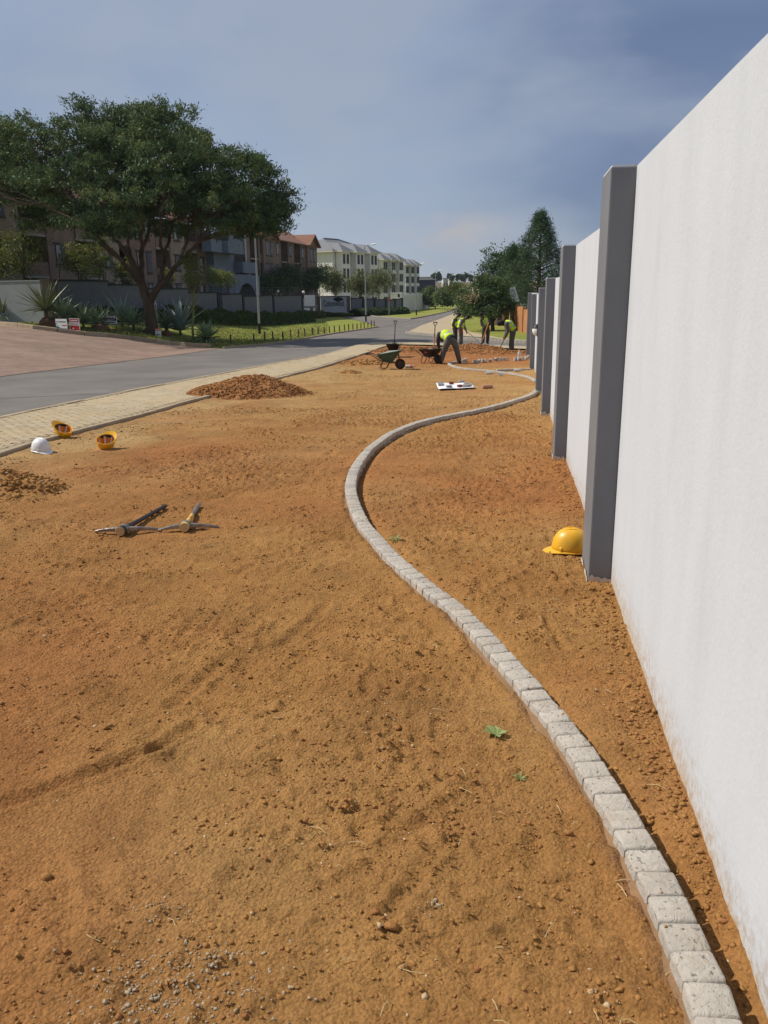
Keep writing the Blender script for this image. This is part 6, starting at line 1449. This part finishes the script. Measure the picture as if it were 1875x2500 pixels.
def bush(label, px, py, wpx, hpx, d, mats, n, size, seed, wts=None, name='shrub', droop=.3, aspect=.3, zb=None, group=None):
    b = at(px, py, d); r = wpx / F * d / 2; h = hpx / F * d; lob = [(b.x + random.Random(seed + i).uniform(-.5, .5) * r, b.y + random.Random(seed + i + 50).uniform(-.5, .5) * r, b.z + h * (.45 + .12 * i), r * .75, r * .75, h * .42) for i in range(3)]
    return tree(name, label, (b.x, b.y, b.z), lob, max(20, n // 26), 26, r * .16, size, [M[m_] for m_ in mats], seed, .05 + .02 * r, .2, wts, .25, group, 'shrub', 'pale_bark', droop, aspect, True, .9)
BM = ('bamboo_a', 'bamboo_b', 'bush_a')
for i, (px, py, wp, hp, d, lb) in enumerate([(60, 690, 150, 112, 53.5, 'bright feathery bamboo behind the sunlit side wall'), (10, 690, 70, 90, 53, 'bamboo clump at the left frame edge behind the wall'), (200, 690, 90, 85, 55, 'bamboo clump behind the first wall panel right of the pier'), (255, 692, 70, 110, 58, 'thin tall bamboo behind the second wall panel'),
     (300, 700, 60, 60, 60, 'low bamboo left of the acacia trunk behind the wall'), (410, 702, 40, 40, 67, 'yellowish shrub just right of the acacia trunk behind the wall'), (515, 712, 75, 60, 76, 'olive shrub below the slate blue balconies'), (560, 715, 55, 52, 80, 'yellow green shrub in front of the blue stair block')]):
    bush(lb, px, py, wp, hp, d, BM, 3400 if wp > 80 else 1700, .22, 40 + i, [.5, .2, .3], 'bamboo', .3, .22, None, 'shrubs behind the estate wall')
for i, (px, py, wp, hp, d, m_, lb) in enumerate([(655, 720, 110, 45, 108, ('leaf_a', 'leaf_b'), 'dark shrubbery below the far end of the brick apartments'), (720, 722, 110, 70, 112, ('leaf_a', 'pine_a'), 'very dark shrub mass at the corner of the brick apartments'), (770, 718, 60, 62, 128, ('leaf_a', 'leaf_b'), 'dark bush left of the willowy tree behind the sign wall')]):
    bush(lb, px, py, wp, hp, d, m_, 3800, .3, 70 + i, None, 'shrub', .2, .45, None, 'shrubs behind the estate wall')
for i, (px, py, wp, hp, d, m_, lb) in enumerate([(820, 726, 84, 66, 138, ('bush_a', 'leaf_c', 'rust_leaf'), 'wispy green tree behind the estate sign wall'), (880, 729, 64, 58, 142, ('rust_leaf', 'leaf_c', 'bush_a'), 'brownish bush behind the tall street lamp'), (925, 729, 86, 64, 150, ('rust_leaf', 'leaf_c', 'bush_a'), 'russet green tree in front of the middle cream block')]):
    bush(lb, px, py, wp, hp, d, m_, 4200, .38, 80 + i, None, 'tree', .4, .28, None, 'trees before the cream blocks')

# ================================================================== ESTATE SIGN WALL AND THE WALL BEYOND
A, B = at(783, 745, 128), at(847, 745, 128); g0 = gz(A.x, A.y); kk_ = 128 / F
sw = thing('estate_sign_wall', 'grey estate name wall with dark lettering and a tree emblem', 'sign wall', (A.x, A.y, 0), math.atan2(B.y - A.y, B.x - A.x)); w = (B - A).length; zt_ = at(815, 724.5, 128).z; zb = at(815, 751, 128).z
mb = MB(); mb.bx(0, w, -.12, .12, zb - .8, zt_); mb.build('wall_panel', M['pale_grey'], sw); mb = MB(); mb.bx(-.05, w + .05, -.17, .17, zt_ + .002, zt_ + .12); mb.build('coping', M['dark_plaster'], sw)
mb = MB(); mb.bx(w + .002, w + .5, -.2, .2, zb - .8, zt_ + .1); mb.build('brick_pier', M['pier_brick'], sw); mb = MB(); mb.bx(-.9, -.06, -.2, .2, zb - .8, zt_ + .1); mb.build('brick_pier', M['pier_brick'], sw)
zh = zt_ - zb
text('lettering', 'Cottonwood', M['sign_dark'], sw, (w * .50, -.135, zb + zh * .40), (PI / 2, 0, 0), w * .78, zh * .56, .012, .012)
mb = MB(); r_ = random.Random(2); pts2 = [(w * .68 + (.62 + r_.uniform(-.07, .07)) * math.cos(a) * 1.15, zb + zh * .76 + (.34 + r_.uniform(-.05, .05)) * math.sin(a)) for a in np.linspace(0, 2 * PI, 18)[:-1]]; mb.extr(pts2, 'y', -.15, -.122); mb.build('emblem_crown', M['sign_dark'], sw)
mb = MB(); mb.bx(w * .68 - .06, w * .68 + .06, -.148, -.123, zb + zh * .5, zb + zh * .66); mb.build('emblem_trunk', M['sign_dark'], sw)
A2, B2 = at(741, 745, 122), at(768, 745, 125); gw = thing('gate_wall', 'short pale wall with a brick pier left of the estate sign', 'wall', (A2.x, A2.y, 0), math.atan2(B2.y - A2.y, B2.x - A2.x)); w = (B2 - A2).length
mb = MB(); mb.bx(0, w, -.12, .12, -3, at(755, 720.5, 123).z); mb.build('wall_panel', M['cream_trim'], gw); mb = MB(); mb.bx(w + .002, w + .55, -.18, .18, -3, at(768, 719, 125).z); mb.build('brick_pier', M['pier_brick'], gw)
EX = [(858, 128, 727.5), (884, 131, 729.5), (912, 135, 731), (940, 139, 731.5), (962, 143, 729.5), (980, 147, 722.5)]
fw_ = thing('far_estate_wall', 'grey estate wall with dark piers running past the stop sign', 'wall', (0, 0, 0))
for (a, b) in zip(EX, EX[1:]):
    p, q = at(a[0], 740, a[1]), at(b[0], 740, b[1]); zt_ = at(a[0], a[2], a[1]).z; d = q - p; an = math.atan2(d.y, d.x); mid = (p + q) / 2; L_ = math.hypot(d.x, d.y)
    mb = MB(); mb.box((mid.x, mid.y, zt_ / 2 - 2), (L_ - .01, .22, zt_ + 4 - .12), an); mb.build('wall_panel', M['estate_grey'], fw_); mb = MB(); mb.box((mid.x, mid.y, zt_ - .05), (L_ - .01, .34, .12), an); mb.build('coping', M['dark_plaster'], fw_)
    mb = MB(); mb.box((q.x, q.y, zt_ / 2 - 1.95), (.45, .5, zt_ + 4.1), an); mb.build('pier', M['dark_plaster'], fw_)
def on(px, py, d): p = at(px, py, d); return Vector((p.x, p.y, gz(p.x, p.y)))
hedge('dark hedge along the far estate wall beside the stop sign', on(868, 760, 122), on(985, 757, 138), 2.4, 1.0, 9000, 6, ('leaf_a', 'hedge_a'), .3)
hedge('low green border in front of the estate sign wall', on(786, 757, 122), on(862, 760, 121), 1.2, .55, 4500, 7, ('hedge_b', 'bush_a'), .22)
hedge('olive hedge in front of the short gate wall', on(738, 752, 112), on(785, 755, 116), 1.5, .95, 5000, 8, ('bush_a', 'rust_leaf'), .24)
# precast arched wall beyond
P0, P1 = at(981, 745, 152), at(1046, 738, 186); d = P1 - P0; L_ = math.hypot(d.x, d.y); aw = thing('arched_wall', 'pale precast wall with arched panels beyond the far estate wall', 'wall', (P0.x, P0.y, 0), math.atan2(d.y, d.x)); za, zb_ = at(981, 722, 152).z, -3.4
n = 15; pw = L_ / n
for k in range(n):
    x0, x1 = k * pw, (k + 1) * pw; hw = pw * .33; m_ = (x0 + x1) / 2; zs = za - .9; arch = [(m_ + hw * math.cos(a), zs + hw * .9 * math.sin(a)) for a in np.linspace(0, PI, 9)]
    mb = MB(); mb.extr([(x0 + .003, zb_), (x0 + .003, za), (x1 - .003, za), (x1 - .003, zb_), (m_ + hw, zb_)] + arch + [(m_ - hw, zb_)], 'y', -.12, 0); mb.bx(m_ - hw * .99, m_ + hw * .99, -.03, -.01, zb_, zs + hw * .9); mb.build('precast_panel', M['cream_trim'], aw)
mb = MB(); mb.bx(0, L_, -.16, .06, za + .002, za + .22); mb.build('coping', M['white_paint'], aw)
p = at(968, 722, 156); t = thing('guard_hut', 'small white hut roof above the far estate wall end', 'hut', (p.x, p.y, gz(p.x, p.y))); zz = p.z - gz(p.x, p.y); mb = MB(); mb.bx(-1.0, .9, -1, 1, 0, zz + .45); mb.build('wall', M['white_paint'], t); mb = MB(); mb.bx(-1.2, 1.1, -1.2, 1.2, zz + .452, zz + .6); mb.build('roof', M['white_paint'], t); mb = MB(); mb.bx(.2, .6, -1.03, -1.002, zz - .3, zz + .3); mb.build('window', M['glass'], t)

# globe lamps on the walls
def globe(label, px, py, d, r, post):
    p = at(px, py, d); t = thing('globe_lamp', label, 'lamp', (p.x, p.y, p.z), 0, 'white globe lamps on the estate walls'); mb = MB(); mb.lathe([(r * math.sin(a) + 1e-4, -r * math.cos(a)) for a in np.linspace(0, PI, 10)], 14); mb.build('globe', M['globe'], t, True); mb = MB(); mb.tube([(0, 0, -r - post), (0, 0, -r * .8)], [.07, .05], 8); mb.build('stalk', M['black_metal'], t)
globe('white globe lamp at the right end of the stepped estate wall', 741, 713.5, 101, .17, .5); globe('white globe lamp left of the estate sign lettering', 779.5, 719.5, 128, .20, .4); globe('white globe lamp right of the estate sign lettering', 853, 723, 128, .19, .4); globe('small white globe lamp above the stepped wall', 679, 711, 104, .15, .6); globe('white globe lamp high behind the gate wall', 779, 702, 131, .17, 1.3)
p = at(650, 715, 112); mb = MB(); mb.box((0, 0, 0), (9, .3, .9)); o = mb.build('white_parapet', M['cream_trim'], None, False, (p.x + .4, p.y, p.z - .35), (0, 0, math.atan2(eu.y, eu.x))); tag(o, 'strip of pale parapet showing behind the stepped estate wall', 'wall')

# concrete bench slab, stop sign
p = gp(752, 776); k = p.y / F; t = thing('concrete_bench', 'flat concrete slab bench at the end of the hedge', 'bench', tuple(p), .12)
mb = MB(); mb.bx(-1.35, 1.35, -.6, .6, 23 * k, 27 * k); mb.build('slab', M['concrete'], t); mb = MB(); mb.bx(-1.0, -.62, -.4, .4, -.2, 23 * k - .002); mb.build('leg', M['concrete'], t); mb = MB(); mb.bx(.35, .72, -.4, .4, -.2, 23 * k - .002); mb.build('leg', M['concrete'], t)
p = gp(950, 775); k = p.y / F; t = thing('stop_sign', 'red octagonal stop sign on a grey post at the street corner', 'sign', tuple(p)); zc = 42 * k; mb = MB(); mb.tube([(0, .03, -.2), (0, .03, zc + .3)], .038, 8); mb.build('post', M['galv'], t)
mb = MB(); mb.extr([(2.9 * k * math.cos(a + PI / 8), zc + 5.4 * k * math.sin(a + PI / 8)) for a in np.arange(8) * PI / 4], 'y', -.03, -.01); pl_ = mb.build('plate', M['red'], t); flat(pl_, 'STOP', M['sign_white'], 0, zc, 4 * k, 2.6 * k, .02, -.034)

# street lamps
def street_lamp(label, px, py, top_py, arm=1.0, side_=1):
    p = gp(px, py); k = p.y / F; h = (py - top_py) * k; t = thing('street_lamp', label, 'street lamp', tuple(p), 0, 'street lamps along the road')
    mb = MB(); mb.tube([(0, 0, .75), (0, 0, h * .5), (0, 0, h)], [.085, .07, .05], 10); mb.build('pole', M['galv'], t, True); mb = MB(); mb.tube([(0, 0, -.2), (0, 0, .76)], [.11, .10], 10); mb.build('black_base', M['black_metal'], t, True)
    mb = MB(); mb.tube([(0, 0, h - .03), (side_ * .35 * arm, 0, h + .10), (side_ * .7 * arm, 0, h + .16)], .03, 6); mb.build('arm', M['galv'], t, True)
    mb = MB(); mb.X = Matrix.Translation((side_ * .98 * arm, 0, h + .2)) @ Matrix.Rotation(-.16 * side_, 4, 'Y'); mb.lathe([(1e-3, -.08), (.10, -.07), (.14, 0), (.09, .07), (1e-3, .09)], 14, 3.0, 1.1); mb.build('lantern', M['globe'], t, True)
street_lamp('grey street lamp on the near lawn beside the acacia', 634, 815, 548); street_lamp('tall street lamp at the estate street corner', 893.5, 785.5, 614); street_lamp('street lamp on the far lawn right of the stop sign', 1016.5, 769, 655); street_lamp('slender street lamp before the navy building', 1063, 755.5, 668); street_lamp('thin street lamp before the golden bush', 1097, 746, 678)

# bollards
bl = [(400 + x / 4.147, 520 + y_ / 4.147, h / 4.147) for x, y_, h in [(675, 1330, 95), (915, 1302, 80), (1020, 1292, 85), (1105, 1278, 78), (1205, 1282, 80), (1285, 1262, 75), (1365, 1255, 75), (1428, 1250, 78), (1503, 1232, 72), (1565, 1225, 66), (1623, 1220, 64)]]
bl += [(740 + x / 4.147, 560 + y_ / 4.147, h / 4.147) for x, y_, h in [(95, 1065, 66), (153, 1060, 66), (213, 1052, 62), (268, 1045, 62), (318, 1040, 62), (370, 1030, 56), (420, 1022, 56), (463, 1020, 60), (505, 1015, 58), (547, 1010, 54), (585, 1005, 56), (620, 1000, 56), (655, 995, 54), (690, 990, 66), (720, 978, 52)]]
nth = 'first second third fourth fifth sixth seventh eighth ninth tenth eleventh twelfth thirteenth fourteenth fifteenth sixteenth seventeenth eighteenth nineteenth twentieth twenty-first twenty-second twenty-third twenty-fourth twenty-fifth twenty-sixth'.split()
for i, (px, py, hp) in enumerate(bl):
    p = gp(px, py); h = hp * p.y / F; mb = MB(); mb.tube([(0, 0, -.15), (random.uniform(-.01, .01), 0, h * .96), (random.uniform(-.02, .02), 0, h)], [.05, .048, .035], 9); tag(mb.build('bollard', M['post_wood'], None, True, p, (random.gauss(0, .03), random.gauss(0, .03), 0)), nth[i] + ' short wooden bollard along the lawn edge counting from the agave bed', 'bollard', 'wooden bollards along the lawn')

# ================================================================== RIGHT OF THE ROAD
bw0, bw1 = gp(1262, 806), gp(1340, 821); d = bw1 - bw0; ow = thing('orange_brick_wall', 'orange face brick wall beyond the last grey pillar', 'wall', (bw0.x, bw0.y, 0), math.atan2(d.y, d.x)); L_ = math.hypot(d.x, d.y); zt_ = at(1264, 748, bw0.y).z; z2 = at(1302, 760, bw0.lerp(bw1, .5).y).z
n = 4
for k in range(n):
    x0, x1 = L_ * k / n, L_ * (k + 1) / n; z = zt_ + (z2 - zt_) * min(1, k / 1.5); mb = MB(); mb.bx(x0 + .17, x1 - .17, -.09, .09, -2.5, z); mb.build('wall_panel', M['orange_brick'], ow); mb = MB(); mb.bx(x0 - .165, x0 + .165, -.16, .16, -2.5, z + .1); mb.build('pier', M['orange_brick'], ow)
q0, q1 = bw0, gp(1257, 772); d = q1 - q0; ow2 = thing('orange_brick_side_wall', 'orange brick wall running back along the lawn under the letting board', 'wall', (q0.x, q0.y, 0), math.atan2(d.y, d.x)); L_ = math.hypot(d.x, d.y)
for k in range(3): mb = MB(); mb.bx(.2 + L_ * k / 3, L_ * (k + 1) / 3 - .01, -.09, .09, -3, zt_ - .15 * k); mb.build('wall_panel', M['orange_brick'], ow2)
# letting board
p = at(1262, 742, bw0.y + 3); t = thing('letting_board', 'white tilted TO LET board on a pole above the brick wall', 'sign', (p.x, p.y, p.z)); t.rotation_euler = (0, R(-20), R(-14)); k = p.y / F
mb = MB(); mb.tube([(.1, .05, -3.6), (0, .03, .9)], .035, 6); mb.build('pole', M['rust'], t); mb = MB(); mb.bx(-8 * k, 8 * k, -.015, .015, .15, .15 + 36 * k); pn = mb.build('panel', M['sign_white'], t)
flat(pn, 'TO', M['sign_dark'], 0, .15 + 25.5 * k, 9 * k, 6.2 * k, .012, -.02); flat(pn, 'LET', M['sign_dark'], 0, .15 + 16.5 * k, 11 * k, 6.2 * k, .012, -.02); patch(pn, -6.5 * k, 7 * k, .15 + 5.2 * k, .15 + 6.4 * k, M['sign_dark'], y=-.018)
# white balustrade and dark veranda behind the brick wall
p = at(1296, 752, bw0.y + 14); t = thing('veranda', 'white railed veranda behind the orange brick wall', 'veranda', (p.x, p.y, p.z - 1.2)); mb = MB(); mb.bx(-.9, 2.2, .4, .6, -2, 1.0); mb.build('back_wall', M['shadow_room'], t)
mb = MB(); mb.tube([(-1.0, 0, 1.55), (2.2, 0, 1.45)], .05, 6); mb.build('top_rail', M['white_paint'], t)
for k in range(6): mb = MB(); mb.tube([(-.9 + .55 * k, 0, .2), (-.9 + .55 * k, 0, 1.55)], .035, 6); mb.build('baluster', M['white_paint'], t)
mb = MB(); mb.box((-.75, .1, 1.0), (.35, .06, .9), rot=Quaternion((0, 1, 0), -.25)); mb.build('leaning_panel', M['white_paint'], t)
# conifers and broadleaf trees
def pine(label, px, base_py, top_py, wpx, d, seed, n=420, mats=('pine_a', 'pine_b'), lean=0):
    b = on(px, base_py, d); k = d / F; zt_ = at(px, top_py, d).z; h = zt_ - b.z; r_ = np.random.default_rng(seed); t = thing('pine_tree', label, 'tree', tuple(b), 0, 'trees on the right hand lawn')
    mb = MB(); limb(mb, (0, 0, -.2), (lean, 0, h * .96), .28, .04, seed, 9, .01); f = r_.random(n) ** .8; z = h * (.14 + .84 * f); R_ = wpx * k / 2 * np.clip(1.12 * (1 - f) ** .78 * (.55 + .45 * np.minimum(1, f / .16 + .2)), .05, 1); a = r_.uniform(0, 2 * PI, n); q = .45 + .6 * r_.random(n) ** .5
    lump = 1 + .20 * np.sin(a * 3 + f * 17 + seed) + .12 * np.sin(a * 5 - f * 29); c = np.stack([np.cos(a) * R_ * q * lump + lean * f, np.sin(a) * R_ * q * lump, z + .12 * R_ * q], 1)
    for i in range(0, n, 3): limb(mb, (lean * f[i], 0, max(.5, c[i][2] - .35 * R_[i])), c[i], .05, .012, i, 4, .05)
    mb.build('trunk', M['bark'], t, True); per = 60; kx = np.repeat(np.arange(n), per); P = c[kx] + r_.normal(0, 1, (n * per, 3)) * np.array([.22, .22, .24]); tone = (r_.random(n) < .42).astype(int)[kx]; up = r_.random(len(P)) < .2; tone[up] = 1 - tone[up]
    o = leaves('crown', P, .22 * r_.uniform(.6, 1.3, len(P)), [M[m_] for m_ in mats], tone, seed, .20, -.5, t); return t
pine('tall pointed pine beside the last grey pillars', 1312, 792, 518, 160, 74, 5, 460); pine('shorter pine left of the tall pointed one', 1250, 788, 600, 120, 82, 6, 300)
tl = plobes([(1222, 640, 36, 40, 0), (1205, 690, 45, 55, 1), (1262, 660, 40, 60, 0), (1245, 720, 50, 50, -1), (1200, 740, 35, 35, 0)], 92, 1, 5); tree('dense_tree', 'dark broadleaf tree left of the pines', on(1232, 775, 92), tl, 430, 34, .34, .28, [M['leaf_a'], M['pine_b'], M['leaf_b']], 21, .3, .3, None, .5, 'trees on the right hand lawn')
tl = plobes([(1160, 745, 42, 28, 0), (1198, 728, 40, 40, 0), (1225, 748, 32, 30, 1), (1140, 760, 26, 17, -1), (1180, 700, 26, 26, 1), (1215, 705, 28, 30, 0), (1190, 762, 45, 16, -1)], 66, 1, 6); tree('small_tree', 'low spreading tree with pale blossom above the workers heads', on(1203, 784, 66), tl, 560, 34, .20, .19, [M['leaf_b'], M['leaf_c'], M['leaf_a']], 22, .16, .2, [.45, .25, .3], .35, 'trees on the right hand lawn', 'tree', 'bark', .2, .45)
P = np.array(at(1150, 726, 64.8))[None] + rng.normal(0, 1, (170, 3)) * np.array([.42, .3, .28]); o = leaves('blossom', P, np.full(170, .14), [M['blossom']], np.zeros(170, int), 9, .6); tt_ = [q for q in bpy.data.objects if q.name.startswith('small_tree')][0]; o.parent = tt_; o.matrix_parent_inverse = Matrix.Translation(-tt_.location)
for i, (px, py, d, lb) in enumerate([(1232, 779, 78, 'stout trunk on the lawn below the dark broadleaf tree'), (1216, 779, 80, 'second stout trunk on the lawn left of the stoutest one')]):
    b = on(px, py, d); mb = MB(); limb(mb, (0, 0, -.2), (.15, 0, 2.0), .36, .28, i, 5, .02); limb(mb, (.15, 0, 1.9), (.8, 0, 3.4), .2, .1, i + 5, 4); tag(mb.build('pollarded_tree', M['bark'], None, True, b), lb, 'tree', 'bare lower trunks on the lawn')
# bushes at the bend
for i, (px, py, wp, hp, d, m_, lb, nm) in enumerate([(1060, 748, 56, 40, 178, ('leaf_b', 'leaf_c', 'bush_a'), 'round green tree left of the golden bush', 'round_tree'), (1105, 747, 76, 50, 170, ('golden_leaf', 'bush_a', 'leaf_c'), 'golden topped tree at the bend of the road', 'round_tree'), (1128, 752, 50, 40, 150, ('leaf_b', 'leaf_c'), 'green bush at the bend in front of the golden tree', 'shrub'), (1080, 748, 50, 32, 160, ('leaf_b', 'bush_a'), 'low green tree between the two thin street lamps', 'round_tree')]):
    bush(lb, px, py, wp, hp, d, m_, 5200, .42, 90 + i, None, nm, .1, .5, None, 'trees at the bend of the road')
# far buildings and hill trees
def far_box(label, px0, px1, py0, py1, d, m_, name='far_building', depth=12):
    a, b = at(px0, py1, d), at(px1, py0, d); t = thing(name, label, 'building', (a.x, d, min(a.z, gz(a.x, d)) - .5)); h = b.z - t.location.z; w = b.x - a.x; mb = MB(); mb.bx(0, w, 0, depth, 0, h); wl_ = mb.build('wall', m_, t); mb = MB(); mb.bx(-.2, w + .2, -.2, depth, h + .003, h + .25); mb.build('roof', M['far_white'] if m_ is not M['far_white'] else M['roof_grey'], t)
    k = max(2, int(w / 6))
    for i in range(k): mb = MB(); x = (i + .5) * w / k; mb.bx(x - w / k * .2, x + w / k * .2, -.05, -.003, h * .45, h * .75); mb.build('window', M['glass'], t)
    return t
far_box('navy clad warehouse beyond the cream blocks', 1008, 1064, 683, 714, 290, M['far_dark'], 'warehouse', 25)
far_box('long white roofed shed behind the navy warehouse', 1010, 1056, 677, 690, 420, M['far_white']); far_box('small white house left of the hill trees', 1082, 1094, 680, 692, 480, M['far_white']); far_box('second small white house on the hill left of the dark trees', 1097, 1106, 678, 692, 500, M['far_white']); far_box('white two part house on the hill right of the dark trees', 1156, 1178, 674, 684, 520, M['far_white']); far_box('low white house in front of the two part house on the hill', 1166, 1182, 680, 686, 500, M['far_white'])
for i, (px, py, wp, hp, lb) in enumerate([(1068, 686, 32, 26, 'umbrella shaped dark tree on the hill above the warehouse'), (1103, 682, 22, 14, 'dark tree on the hill between the white houses'), (1130, 684, 26, 18, 'rounded dark tree group on the hill centre'), (1117, 684, 9, 18, 'slim dark tree on the hill'), (1148, 684, 14, 14, 'dark tree left of the white hill house'), (1186, 684, 18, 14, 'dark tree at the right end of the hill')]):
    d = 460; bush(lb, px, py + 4, wp * .85, (hp + 4) * .8, d, ('leaf_a', 'pine_a'), 1500, 1.0, 120 + i, None, 'hill_tree', .1, .6, None, 'dark trees on the hill')
# grass blades on the near lawns
def gpn(px, py):
    u, v = px - PX, py - PY; c_, s_ = math.cos(ROLL), math.sin(ROLL); u, v = u * c_ - v * s_, u * s_ + v * c_; k = F * cp - v * sp; a, b = u / k, -(F * sp + v * cp) / k
    lo = np.full(len(px), 5.0); hi = np.full(len(px), 200.0)
    for _ in range(34):
        m = (lo + hi) / 2; below = HC + b * m < G(a * m, m); hi = np.where(below, m, hi); lo = np.where(below, lo, m)
    return np.stack([a * m, m, G(a * m, m)], 1)
n = 16000; px = rng.uniform(480, 800, n); py = rng.uniform(790, 850, n); ok = (py < 848 - (px - 560) * .12) & (py > 783 - (px - 480) * .02); Pn = gpn(px[ok], py[ok])
o = leaves('grass', Pn + np.array([0, 0, .03]), np.full(len(Pn), .13), [M['blade'], M['bush_a']], (rng.random(len(Pn)) < .3).astype(int), 3, .25, -1.2); tag(o, 'tufted grass of the lawn around the bollards', 'grass', kind='stuff')
a = rng.uniform(-10, 560, 5200); Pn = gpn(a, np.interp(a, [0, 70, 185, 290, 400, 470, 545], [793, 800, 815, 824, 838, 845, 850]) - rng.random(5200) ** 1.5 * 16 - 1)
o = leaves('verge_grass', Pn + np.array([0, 0, .05]), rng.uniform(.08, .2, len(Pn)), [M['blade'], M['bush_a'], M['rust_leaf']], rng.integers(0, 3, len(Pn)), 4, .25, -1.0); tag(o, 'rough grass along the kerb of the agave bed', 'grass', kind='stuff')

# ================================================================== THIN HAZE
mb = MB(); mb.bx(-1700, 1700, -60, 4400, -6, 60); hz = mb.build('haze', M['lawn']); hm = bpy.data.materials.new('haze'); hm.use_nodes = True; nt = hm.node_tree; nt.nodes.clear()
vo = nt.nodes.new('ShaderNodeVolumePrincipled'); vo.inputs['Color'].default_value = (.80, .86, .95, 1); vo.inputs['Density'].default_value = .00014; vo.inputs['Anisotropy'].default_value = .1
out = nt.nodes.new('ShaderNodeOutputMaterial'); nt.links.new(vo.outputs[0], out.inputs['Volume']); hz.data.materials.clear(); hz.data.materials.append(hm); tag(hz, 'thin pale haze over the whole place', 'haze', kind='stuff')
